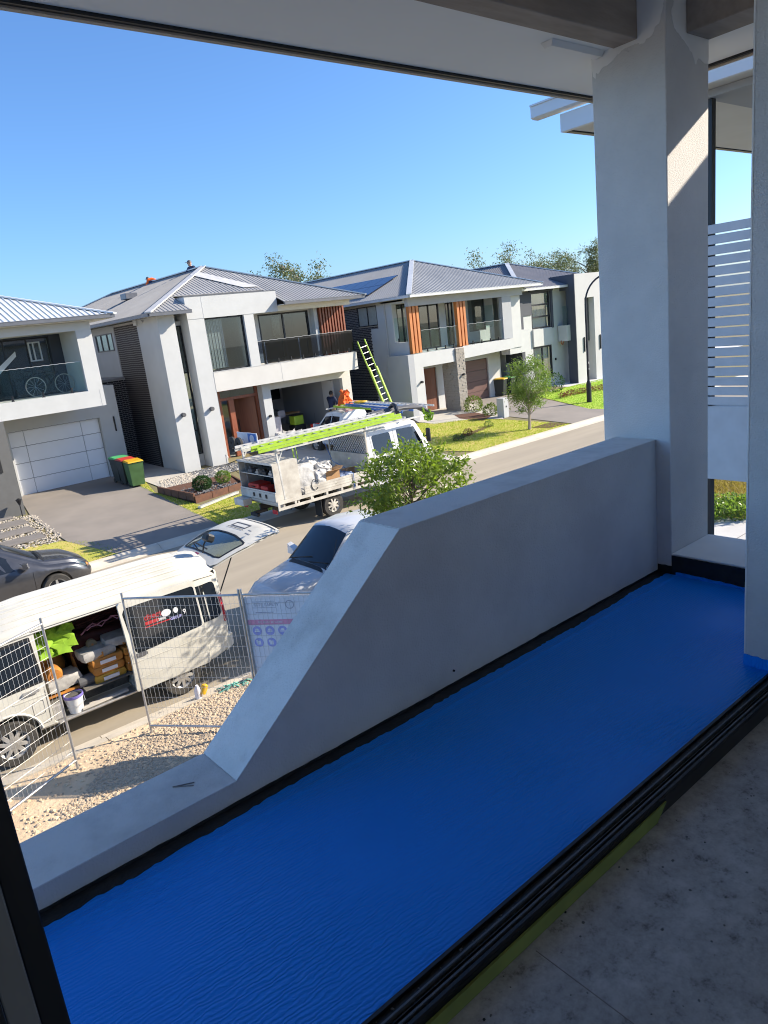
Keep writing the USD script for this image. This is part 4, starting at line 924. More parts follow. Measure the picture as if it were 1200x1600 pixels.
h3.addw("side_dark_window", [box(33.1, 34.1, 30.5, 30.55, 2.15, 2.95)], "window_dark")
h3.addw("meter_box", box(34.12, 35.0, 29.55, 29.75, 1.55, 2.25, .01), "render_lightgrey")
h3.addw("side_wall_right", [box(34.2, 35.0, 29.8, 30.2, .3, 3.4)], "render_cream")
sconce(h3, 25.02, yb - .15, 2.35, .06, .14, "plastic_black"); sconce(h3, 28.0, yb - .22, 2.35, .06, .14, "plastic_black")
h3.addw("white_pier", box(32.40, 33.45, 27.75, 28.5, 3.25, 6.30), "render_white")
h3.addw("white_block", box(33.46, 34.35, 27.9, 28.6, 2.9, 4.15), "render_white")
h3.addw("pier_bottom", box(32.402, 33.44, 27.8, 28.45, 2.9, 3.248), "render_white")
h3.addw("front_beam", box(24.70, 33.4, yb + .05, 27.74, 6.10, 6.50), "render_grey")
h3.addw("beam_post", box(31.65, 32.398, yb + .06, 27.73, 3.82, 6.098), "render_grey")
for x0 in (24.74, 28.08):
    for k in range(3):
        h3.addw("timber_board", box(x0 + k * .24, x0 + k * .24 + .17, yb + .08 if x0 < 25 else yb + .05, yb + .28, 3.802, 6.095, .006), "timber_orange")
h3.addw("upper_back_wall", [ext(q, 29.4, 29.55, "xz") for q in wall_open(24.72, 33.0, 3.80, 6.5, [(25.55, 3.82, 26.45, 6.3), (27.1, 3.82, 28.6, 6.3), (29.1, 3.82, 29.7, 6.3), (30.9, 4.4, 32.3, 6.2)])], "render_white")
for a, b, c in ((25.55, 26.45, 3.82), (27.1, 28.6, 3.82), (29.1, 29.7, 3.82)):
    window_x(h3, 29.42, a, b, c, 6.3, mull=((a + b) / 2,), pane="window_dark" if a > 29 else "pane", fw=.07)
window_x(h3, 29.42, 30.9, 32.3, 4.4, 6.2, pane="pane", m="frame_grey")
h3.addw("upper_room", box(24.9, 32.9, 31.0, 31.05, 3.8, 6.5), "render_lightgrey")
balustrade_x(h3, yb + .12, 25.48, 28.05, 3.80, 4.88, 2, "glass_green", 2)
balustrade_x(h3, yb + .12, 28.85, 31.62, 3.80, 4.88, 2, "glass_green", 2)
balustrade_y(h3, 24.74, 27.78, 28.75, 4.42, 5.62, 1, "glass_green")
h3.addw("privacy_glass", box(30.3, 32.0, 28.3, 28.312, 4.55, 5.75), "glass_green")
h3.addw("side_wall", [ext(q, 24.70, 24.95, "yz") for q in wall_open(27.75, 29.98, .2, 6.5, [(27.76, 4.40, 28.78, 6.30), (28.05, .9, 28.5, 2.8)])], "render_white")
h3.addw("side_side_window", box(24.75, 24.78, 28.05, 28.5, .9, 2.8), "window_dark")
h3.addw("side_brick_wall", box(24.76, 24.95, 29.982, 44, .2, 6.5), "mortar")
h3.addw("side_bricks", brickwork((24.76, 34.6, .4), (0, -1, 0), (-1, 0, 0), 4.6, 6.05, skip=lambda u, z: (2.9 < u < 4.7 and 4.95 < z < 6.1) or (u > 3.95 and z < 4.75)), "brick_dark", kind="stuff")
h3.addw("side_render_panel", box(24.72, 24.757, 29.985, 30.62, .2, 5.2), "render_white")
window_y(h3, 24.72, 30.0, 31.65, 5.36, 6.38, mull=(30.8,), m="frame_black", pane="pane")
h3.addw("downpipe", tube([(24.66, 29.3, .4), (24.66, 29.3, 6.4)], .04, 8), "render_lightgrey")
gutter_run(h3, (24.34, 26.95, 6.50), (34.5, 26.95, 6.50), "gutter_light")
gutter_run(h3, (24.34, 26.95, 6.50), (24.34, 44, 6.50), "gutter_light")
h3.addw("eave_lining", [box(24.4, 34.45, 27.02, 27.9, 6.505, 6.53), box(24.4, 24.72, 27.9, 44, 6.505, 6.53), box(24.7, 33, 27.9, 29.6, 6.40, 6.48)], "eave")
hiproof(h3, 24.28, 34.6, 26.9, 50, 6.62, .40, "roof_blue", ribp=.22, capm="gutter_light")
sl = lambda x, y: (x, y, 6.62 + (x - 24.28) * .40 + .10)
for i in range(2):
    for j in range(6):
        xa, xb_, ya, yb2 = 24.95 + i * 1.12, 24.95 + i * 1.12 + 1.08, 30.8 + j * 1.03, 30.8 + j * 1.03 + 1.0
        sp_ = h3.addw("solar_panel", slab3([sl(xa, ya), sl(xb_, ya), sl(xb_, yb2), sl(xa, yb2)], .035), "solar")

# ---- fourth house: charcoal and pale grey
h4 = T("two_storey_house", "modern charcoal and pale grey house farthest right, portal frame behind the street lamp", "house", loc=(39, 29.5, .4), group="houses across the road")
h4.addw("portal_side", [box(38.28, 38.32, 27.5, 28.15, .3, 6.1), box(38.28, 38.32, 27.5, 29.35, 6.1, 7.0)], "render_dark")
h4.addw("portal_front", ext(sbox(38.322, .3, 43.5, 7.0).difference(sbox(39.25, .25, 40.25, 5.55)).difference(sbox(41.2, .25, 43.0, 5.6)), 27.495, 28.15, "xz"), "render_lightgrey")
h4.addw("portal_roof", box(38.322, 43.4, 28.152, 29.35, 6.1, 6.995), "render_dark")
h4.addw("portal_recess", [box(39.3, 40.3, 29.35, 29.45, .3, 5.6), box(39.6, 40.24, 27.9, 28.0, 2.9, 5.5)], "plastic_grey")
h4.addw("recess_pane", [box(38.9, 39.24, 28.3, 28.31, 3.2, 5.4)], "glass")
h4.addw("portal_light", [box(39.0, 39.1, 27.42, 27.49, 2.3, 3.2, .02), box(40.7, 40.8, 27.42, 27.49, 2.3, 3.2, .02)], "frame_black")
h4.addw("front_wall", [ext(q, 28.6, 28.8, "xz") for q in wall_open(34.6, 38.9, .3, 6.35, [(35.45, 4.05, 37.25, 6.2), (35.45, 1.0, 37.25, 3.0)])], "render_white")
h4.addw("window_surround", [box(34.6, 35.44, 28.55, 28.598, 4.9, 6.25), box(37.26, 37.45, 28.50, 28.598, 4.0, 6.25), box(35.3, 37.46, 28.45, 28.598, 6.2, 6.32)], "render_dark")
h4.addw("window_spandrel", box(35.45, 37.25, 28.5, 28.598, 3.02, 4.03), "render_white")
window_x(h4, 28.61, 35.45, 37.25, 4.05, 6.2, trans=(4.75, 5.45), fw=.1, pane="pane")
window_x(h4, 28.61, 35.45, 37.25, 1.0, 3.0, mull=(36.35,), fw=.1, pane="pane")
h4.addw("blinds", [box(35.5, 37.2, 28.85, 28.87, 5.4, 6.2), box(35.5, 37.2, 28.85, 28.87, 4.1, 4.75)] + [box(35.5 + .12 * k, 35.57 + .12 * k, 28.9, 28.92, 4.75, 5.4) for k in range(14)] + [box(35.5, 37.2, 28.85, 28.87, 2.2, 3.0)], "white_paint")
h4.addw("left_pier", box(34.3, 34.58, 28.5, 30, .3, 6.2), "render_dark")
h4.addw("balcony_side", [box(37.9, 38.27, 27.9, 28.55, 3.1, 4.05)], "render_white")
h4.addw("balcony_glass", [box(37.7, 38.27, 28.0, 28.012, 4.05, 5.2)], "glass_green")
h4.addw("dried_garland", [tube([(38.0 + .11 * math.cos(a), 28.35, 3.05 + .14 * math.sin(a)) for a in np.linspace(0, 6.28, 12)], .035, 6)], "brown_lid")
h4.addw("side_wall", box(34.9, 35.1, 28.81, 44, .3, 6.3), "render_lightgrey")
h4.addw("wall_tap", box(37.5, 37.58, 28.52, 28.598, 2.0, 2.14), "plastic_black")
h4.addw("front_step", box(37.9, 43.5, 26.9, 27.49, .2, .42), "white_conc")
gutter_run(h4, (33.9, 28.0, 6.30), (38.26, 28.0, 6.30), "gutter_light")
hiproof(h4, 33.85, 44.0, 27.95, 50, 6.42, .37, "roof_dark", ribp=.25, apexy=33.2, capm="gutter_light")
# ------------------------------------------------------------------ vehicles: lofted bodies, x forward, y to the vehicle's left, z up
class Loft:
    """Stations (x, zb, zt, wb, wm, zm, wt, r, crown): bottom, top, half widths at sill, belt and shoulder, belt height, shoulder radius, crown."""
    def __init__(self, st):
        self.s = np.array(sorted(st), float)
    def par(self, x):
        return [np.interp(x, self.s[:, 0], self.s[:, k]) for k in range(1, 9)]
    def half(self, x):
        zb, zt, wb, wm, zm, wt, r, cr = self.par(x)
        zm = min(max(zm, zb + .08), zt - r - .01)
        p = [(0, zb), (wb - .06, zb), (wb, zb + .05), (wb + (wm - wb) * .7, zb + (zm - zb) * .5), (wm, zm), (wt + (wm - wt) * .08, zm + (zt - r - zm) * .92)]
        p += [(wt - r + r * math.cos(a), zt - r + r * math.sin(a)) for a in (0, .4, .8, 1.2, math.pi / 2)]
        p += [((wt - r) * f, zt + cr * (1 - f * f)) for f in (.75, .4)]
        p += [(0, zt + cr)]
        return p
    def solid(self, xs):
        R = []
        for x in xs:
            h = self.half(x)
            R.append([(x, y, z) for y, z in h] + [(x, -y, z) for y, z in h[-2:0:-1]])
        n = len(R[0]); V = np.array(R, float).reshape(-1, 3); F = []
        for i in range(len(xs) - 1):
            for k in range(n):
                a, b = i * n + k, i * n + (k + 1) % n
                F += [[a, b, b + n], [a, b + n, a + n]]
        for i, flip in ((0, 1), (len(xs) - 1, 0)):
            c = len(V); V = np.vstack([V, V[i * n:(i + 1) * n].mean(0)])
            for k in range(n):
                t = [c, i * n + k, i * n + (k + 1) % n]
                F.append(t[::-1] if flip else t)
        v, f = fix((V, np.array(F)))
        q = man(v, f)
        assert q.volume() > 1, q.status()
        return q
    def yside(self, x, z):
        h = np.array(self.half(x)); h = h[1:-1]
        return float(np.interp(z, h[:, 1], h[:, 0]))
    def ztop(self, x, y):
        h = np.array(self.half(x))[::-1]
        return float(np.interp(abs(y), h[:8, 0], h[:8, 1]))
    def side(self, poly, off, th=.012, sgn=1, step=None):
        """A panel on the side: polygon in (x, z), laid on the body's side, off outwards."""
        poly = poly if isinstance(poly, Polygon) else Polygon(poly)
        v2, f = trimesh.creation.triangulate_polygon(poly.segmentize(.15), engine="earcut")
        v3, f = trimesh.remesh.subdivide_to_size(np.column_stack([v2, 0 * v2[:, 0]]), f, .2, max_iter=8)
        q = trimesh.Trimesh(v3, f, process=True); v2, f = np.array(q.vertices)[:, :2], np.array(q.faces)
        y = np.array([self.yside(a, b) for a, b in v2])
        o = np.column_stack([v2[:, 0], y + off, v2[:, 1]]); i = o - [0, th, 0]
        k = len(o); F = [*f.tolist(), *[[c + k for c in t[::-1]] for t in f]]
        cnt = {}
        for t in f.tolist():
            for a, b in ((t[0], t[1]), (t[1], t[2]), (t[2], t[0])):
                cnt[(a, b)] = 1
        for a, b in cnt:
            if (b, a) not in cnt:
                F += [[a, b, b + k], [a, b + k, a + k]]
        V = np.vstack([o, i]) * [1, sgn, 1]
        return V, np.array(F)
    def top(self, poly, off, n=(1, 0, 1), th=.01, step=.25):
        """A panel on the top: polygon in (x, y)."""
        p = Polygon(poly) if not isinstance(poly, Polygon) else poly
        t = trimesh.Trimesh(*trimesh.creation.triangulate_polygon(p.segmentize(step), engine="earcut")) if False else None
        v2, f = trimesh.creation.triangulate_polygon(p.segmentize(step), engine="earcut")
        v3 = np.column_stack([v2, 0 * v2[:, 0]])
        v3, f = trimesh.remesh.subdivide_to_size(v3, f, step * 1.2, max_iter=8)
        z = np.array([self.ztop(a, b) for a, b in v3[:, :2]])
        nn = np.asarray(n, float) / np.linalg.norm(n)
        o = np.column_stack([v3[:, :2], z]) + nn * off
        nm = np.cross(o[f[:, 1]] - o[f[:, 0]], o[f[:, 2]] - o[f[:, 0]])
        f = np.where(nm[:, 2:3] < 0, f[:, ::-1], f)
        return o, f
def man(v, f):
    return manifold3d.Manifold(manifold3d.Mesh(np.asarray(v, np.float32), np.asarray(f, np.uint32)))
def mbox(*a):
    return man(*fix(box(*a)))
def mcyl(x, y0, y1, z, r):
    return man(*fix(xf(lathe([(r, y0), (r, y1)], 28, "y"), (x, 0, z))))
def mext(poly, y0, y1):
    return man(*fix(ext(poly, y0, y1, "xz")))
def wheel(t, x, y, r, w, sgn, spokes=6, rim=.62, m="alloy"):
    """Wheel at (x, y): tyre, rim and spokes; sgn is the side its face looks to."""
    c = (x, y, r)
    q = 1 if sgn > 0 else -1
    ty = lathe([(r * rim, -w / 2), (r * .93, -w / 2), (r, -w / 2 + .035), (r, w / 2 - .035), (r * .93, w / 2), (r * rim, w / 2), (r * rim, w / 2 - .02)], 28, "y", False)
    p = t.add("tyre", xf(ty, c), "tyre", smooth=35)
    rm_ = [xf(lathe([(r * rim, w / 2 - .005), (r * rim, w / 2 - .03), (r * rim * .86, w / 2 - .05), (r * rim * .84, -w / 2 + .02)], 24, "y", False), (0, 0, 0))]
    rm_.append(lathe([(r * .17, w / 2 - .01), (r * .15, w / 2 - .002), (.01, w / 2)], 14, "y"))
    for k in range(spokes):
        a = k * 2 * math.pi / spokes + .3
        d, e = np.array([math.cos(a), 0, math.sin(a)]), np.array([-math.sin(a), 0, math.cos(a)])
        i_, o_ = d * r * .12, d * r * rim * .92
        yy = np.array([0, w / 2 - .022, 0]); dy = np.array([0, .018, 0])
        rm_.append(hexa([i_ - e * .035 + yy, i_ + e * .035 + yy, o_ + e * .028 + yy - dy, o_ - e * .028 + yy - dy, i_ - e * .03 + yy + dy, i_ + e * .03 + yy + dy, o_ + e * .02 + yy, o_ - e * .02 + yy]))
    rm_.append(xf(lathe([(r * rim * .86, -.012), (r * rim * .86, -.008)], 24, "y"), (0, 0, 0)))
    V, F = cat(rm_[:-1])
    if q < 0: V = V * [1, -1, 1]; F = F[:, ::-1]
    t.add("rim", xf((V, F), c), m, parent=p, smooth=35)
    t.add("brake_disc", xf(lathe([(r * rim * .84, -.01), (r * rim * .84, .01)], 20, "y"), (x, y, r)), "plastic_grey", parent=p)

# ---- white van with its side door and tailgate open
VX, VY = 4.87, 11.58
van = T("delivery_van", "dusty white van with side door slid open and tailgate raised, in front of the gravel", "van", loc=(VX, VY, 0), rz=math.pi)
VS = [(0.0, .55, 1.84, .66, .70, 1.05, .60, .10, .03), (.06, .42, 1.90, .75, .79, 1.05, .655, .12, .045), (.35, .36, 1.925, .80, .845, 1.02, .70, .12, .055), (1.2, .34, 1.93, .80, .85, 1.0, .705, .12, .06),
          (3.0, .34, 1.93, .80, .85, 1.0, .705, .12, .06), (3.45, .34, 1.91, .80, .85, 1.0, .70, .13, .055), (3.80, .34, 1.82, .80, .85, 1.0, .68, .14, .05), (4.25, .33, 1.30, .80, .84, .95, .70, .12, .06),
          (4.50, .32, 1.06, .77, .80, .85, .66, .10, .05), (4.68, .34, .86, .66, .70, .65, .58, .08, .03), (4.72, .40, .78, .58, .62, .6, .52, .06, .02)]
L = Loft([(x, zb, zt, wb * 1.09, wm * 1.09, zm, wt * 1.11, r, cr + (.09 if zt > 1.7 else 0)) for x, zb, zt, wb, wm, zm, wt, r, cr in VS])
xs = [0, .03, .06, .15, .35, .8, 1.2, 1.7, 2.2, 2.97, 3.2, 3.45, 3.6, 3.8, 3.95, 4.1, 4.25, 4.4, 4.5, 4.6, 4.68, 4.72]
B = L.solid(xs)
opening = Polygon([(1.70, .37), (2.93, .37), (2.97, .42), (2.99, 1.0), (2.95, 1.80), (1.66, 1.80), (1.66, .42)])
B = B - mbox(.06, 3.25, -.73, .73, .62, 1.84) - mext(opening, .3, 1.2) - mbox(-.3, .3, -.66, .66, .74, 1.78) - mbox(1.72, 2.92, .45, .9, .36, .7)
for wx in (.99, 3.56):
    B = B - mcyl(wx, .55, 1.1, .36, .40) - mcyl(wx, -1.1, -.55, .36, .40)
van.add("body", tri(B), "van_white", smooth=28)
rb = []
for k in range(11):
    y = -.66 + k * .132
    rb.append([(x, y, L.ztop(x, y) + .004) for x in np.linspace(.22, 3.3, 8)])
van.add("roof_rib", [tube(p, [.004] + [.026] * 6 + [.004], 6) for p in rb], "van_white", kind="stuff")
van.add("roof_drip_rail", [tube([(x, L.yside(x, L.par(x)[1] - .13) + .012, L.par(x)[1] - .125) for x in np.linspace(.1, 3.6, 14)], .012, 6), tube([(x, -L.yside(x, L.par(x)[1] - .13) - .012, L.par(x)[1] - .125) for x in np.linspace(.1, 3.6, 14)], .012, 6)], "van_white")
for wx in (.99, 3.56):
    for s in (1, -1):
        wheel(van, wx, s * .81, .335, .20, s, 10, .64)
van.add("wheel_arch_liner", [xf(lathe([(.40, .55), (.40, .68)], 24, "y", False), (wx, 0, .36)) for wx in (.99, 3.56)], "plastic_black")
van.add("front_window", L.side(Polygon([(3.02, 1.12), (3.82, 1.08), (3.70, 1.38), (3.45, 1.70), (3.05, 1.72)]).buffer(-.03).buffer(.03), .006), "window_dark")
van.add("front_window", L.side(Polygon([(3.02, 1.12), (3.82, 1.08), (3.70, 1.38), (3.45, 1.70), (3.05, 1.72)]), .006, sgn=-1), "window_dark")
van.add("window_seal", L.side(Polygon([(2.99, 1.09), (3.86, 1.05), (3.72, 1.40), (3.47, 1.74), (3.02, 1.76)]).buffer(-.02).buffer(.02).difference(Polygon([(3.02, 1.12), (3.82, 1.08), (3.70, 1.38), (3.45, 1.70), (3.05, 1.72)]).buffer(-.03).buffer(.03)), .004), "plastic_black")
van.add("rear_quarter_window", L.side(rrect(.12, 1.55, 1.08, 1.68, .08), .006, step=.3), "window_dark")
van.add("window_divider", L.side(sbox(.40, 1.08, .415, 1.68), .010, .004), "plastic_grey")
van.add("side_window", L.side(rrect(.15, 1.55, 1.08, 1.68, .08), .006, sgn=-1, step=.3), "window_dark")
dpoly = rrect(.50, 1.76, .38, 1.83, .05)
dwin = Polygon([(.55, 1.10), (1.62, 1.03), (1.66, 1.08), (1.70, 1.66), (1.66, 1.72), (.55, 1.72)]).buffer(-.03).buffer(.05)
sd = van.add("sliding_door", L.side(dpoly.difference(dwin), .085, .05, step=.22), "van_white", smooth=25)
van.add("door_window", L.side(dwin.buffer(.005), .075, .008, step=.3), "window_dark", parent=sd)
van.add("door_handle", [L.side(rrect(1.50, 1.68, .96, 1.02, .02), .10, .02)], "plastic_grey", parent=sd)
van.add("door_crease", [L.side(sbox(.52, .885, 1.74, .895), .090, .01, step=.3), L.side(sbox(.52, .60, 1.74, .61), .088, .01, step=.3)], "van_white", parent=sd)
van.add("belt_crease", [L.side(sbox(1.78 - .0, .885, 1.79, .895), .002), L.side(sbox(3.0, .90, 3.45, .912), .006, step=.3), L.side(sbox(.05, .885, .49, .897), .006, step=.2)], "van_white")
van.add("front_door_gap", [L.side(sbox(3.01, .46, 3.018, 1.02), .002, .004, step=.3), L.side(sbox(3.03, .452, 3.15, .46), .002, .004)], "plastic_grey")
van.add("front_door_handle", L.side(rrect(3.08, 3.30, .985, 1.035, .02), .03, .03), "alloy")
van.add("filler_flap", [L.side(rrect(3.06, 3.22, .62, .84, .03).difference(rrect(3.066, 3.214, .626, .834, .028)), .003, .004)], "plastic_grey")
van.add("arch_lip", [tube([(3.56 + .42 * math.cos(a), L.yside(min(4.2, 3.56 + .42 * math.cos(a)), .36 + .42 * math.sin(a)) + .004, .36 + .42 * math.sin(a)) for a in np.linspace(0.1, math.pi - .1, 14)], .018, 6)], "van_white")
van.add("tail_light", [L.side(rrect(.015, .10, .95, 1.42, .03), .012, .03), L.side(rrect(.015, .10, .95, 1.42, .03), .012, .03, -1)], "tail_red")
van.add("rear_bumper", hull([(-.10, -.66, .42), (-.10, .66, .42), (-.10, -.66, .62), (-.10, .66, .62), (.10, -.80, .40), (.10, .80, .40), (.10, -.80, .66), (.10, .80, .66)]), "van_white")
van.add("side_step", [box(1.72, 2.92, .60, .87, .345, .372, .006), box(1.72, 2.92, .85, .882, .36, .385, .006)], "alloy")
van.add("door_track", [L.side(sbox(.2, 1.785, 1.66, 1.80), .004, step=.3), L.side(sbox(1.66, 1.80, 2.98, 1.825), .012, .01, step=.3)], "plastic_grey")
van.add("floor_mat", [box(.2, 3.2, -.72, .73, .622, .632), box(1.72, 2.93, .452, .458, .376, .62)], "van_mat")
van.add("inner_lining", [box(.2, 3.2, -.728, -.715, .64, 1.80), box(3.2, 3.24, -.72, .72, .63, 1.3)], "van_inside")
van.add("roof_lining", box(.2, 3.2, -.6, .6, 1.815, 1.83), "van_inside")
van.add("driver_seat", [box(3.26, 3.4, .15, .68, .7, 1.5, .05)], "plastic_grey")
van.add("wing_mirror", [hull([(3.86, .86, 1.10), (3.96, .86, 1.10), (3.88, 1.06, 1.12), (3.96, 1.06, 1.12), (3.86, .88, 1.32), (3.96, .88, 1.32), (3.88, 1.05, 1.32), (3.96, 1.05, 1.32)])], "plastic_black")
van.add("windscreen", L.top([(3.86, -.58), (4.20, -.62), (4.20, .62), (3.86, .58)], .008), "window_dark")
van.add("headlight", [L.side(rrect(4.40, 4.62, .72, .90, .04), .006), L.side(rrect(4.40, 4.62, .72, .90, .04), .006, sgn=-1)], "alloy")
# tailgate: a curved panel with glass, drawn in (along, across, out), hinged at the rear of the roof and raised past level
def tg(u, v, w):
    hx, hz, ang = .10, 1.955, math.radians(11.5)
    along = np.array([-math.cos(ang), 0, math.sin(ang)]); out_ = np.array([math.sin(ang), 0, math.cos(ang)])
    return np.array([hx, 0, hz]) + along * u + np.array([0, 1.09, 0]) * v + out_ * w
def tgw(u, v):
    return .085 * math.sin(min(u / 1.42, 1) * math.pi * .9) - .10 * (abs(v) / .78) ** 3 - (.25 * max(0, u - 1.18) ** 1.4)
def tgpanel(poly, off, th):
    v2, f = trimesh.creation.triangulate_polygon(poly.segmentize(.12), engine="earcut")
    v3, f = trimesh.remesh.subdivide_to_size(np.column_stack([v2, 0 * v2[:, 0]]), f, .16, max_iter=8)
    o = np.array([tg(a, b, tgw(a, b) + off) for a, b in v3[:, :2]]); i = np.array([tg(a, b, tgw(a, b) + off - th) for a, b in v3[:, :2]])
    nm = np.cross(o[f[:, 1]] - o[f[:, 0]], o[f[:, 2]] - o[f[:, 0]]); f = np.where(nm[:, 2:3] < 0, f[:, ::-1], f)
    return np.vstack([o, i]), np.vstack([f, f[:, ::-1] + len(o)])
outer = Polygon([(0, -.62), (.10, -.69), (.75, -.77), (1.30, -.74), (1.40, -.68), (1.40, .68), (1.30, .74), (.75, .77), (.10, .69), (0, .62)])
gl = Polygon([(.22, -.60), (.66, -.66), (.70, -.64), (.76, -.3), (.77, 0), (.76, .3), (.70, .64), (.66, .66), (.22, .60), (.18, .5), (.18, -.5)])
tgp = van.add("tailgate", tgpanel(outer.difference(gl), 0, .035), "van_white", smooth=40)
van.add("tailgate_glass", tgpanel(gl.buffer(.004), -.006, .006), "glass_van", parent=tgp, smooth=40)
van.add("glass_surround", tgpanel(gl.buffer(.022).difference(gl.buffer(-.012)), .003, .004), "plastic_black", parent=tgp, smooth=40)
van.add("number_plate_recess", tgpanel(rrect(1.0, 1.16, -.24, .24, .02).difference(rrect(1.03, 1.13, -.2, .2, .01)), .004, .004), "plastic_grey", parent=tgp)
van.add("tailgate_handle", tgpanel(sbox(.95, -.26, .965, .26), .012, .012), "plastic_grey", parent=tgp)
van.add("badge", [tgpanel(sbox(.90, .40, .925, .52), .005, .005), tgpanel(sbox(1.0, .36, 1.02, .44), .005, .005)], "alloy", parent=tgp)
van.add("lower_trim", tgpanel(sbox(1.33, -.66, 1.355, .66), .008, .01), "plastic_grey", parent=tgp)
van.add("rear_wiper", [bar(tg(.14, .06, .07), tg(.24, -.30, .095), .016), bar(tg(.20, .28, .10), tg(.24, -.22, .12), .02)], "plastic_black", parent=tgp)
a, b = tg(.10, .30, .08), tg(.20, .34, .26)
van.add("tailgate_mirror", [tube([a, (a + b) / 2 + [0, 0, .04], b], .014, 6), xf(box(-.10, .06, -.10, .10, -.03, .11, .03), b + np.array([-.03, 0, .02]), 0, -.5)], "plastic_black", parent=tgp)
van.add("sticker", tgpanel(sbox(.07, -.02, .12, .10), .004, .003), "tail_red", parent=tgp)
van.add("gas_strut", [tube([tg(.42, .66, -.05), np.array([.08, .70, 1.28])], [.012, .012], 8), tube([tg(.42, -.66, -.05), np.array([.08, -.70, 1.28])], [.012, .012], 8)], "plastic_black")
# lettering on the door glass: the words the photograph shows
def on_door(mesh, x, z, sc=1.0):
    v, f = mesh
    v = np.array(v); X = x - v[:, 0] * sc; Zz = z + v[:, 1] * sc
    Y = np.array([L.yside(a, b) for a, b in zip(X, Zz)]) + .079 + v[:, 2]
    return np.column_stack([X, Y, Zz]), f
van.add("door_lettering", on_door(tri(meshkit.text_mesh("direct", .075, .002, True)), 1.42, 1.46), "tail_red", parent=sd)
van.add("door_lettering", [on_door(tri(meshkit.text_mesh("steel", .05, .002, True)), 1.24, 1.385), on_door(tri(meshkit.text_mesh("9", .07, .002, True)), .80, 1.36)], "white_paint", parent=sd)
van.add("door_lettering", [on_door(box(0, .42, 0, .016, 0, .002), 1.44, 1.345), on_door(box(0, .22, 0, .05, 0, .002), 1.42, 1.385)], "tail_red", parent=sd)
van.add("door_lettering", on_door(tri(meshkit.text_mesh("GROUP", .04, .002, True)), 1.02, 1.33), "sign_blue", parent=sd)
van.add("door_emblem", [on_door(ext(Polygon([(math.cos(a) * .08, math.sin(a) * .055) for a in np.linspace(0, 6.1, 16)]), 0, .002), 1.06, 1.47), on_door(ext(Polygon([(math.cos(a) * .04, math.sin(a) * .045) for a in np.linspace(0, 6.1, 14)]), 0, .002), .90, 1.46)], "white_paint", parent=sd)

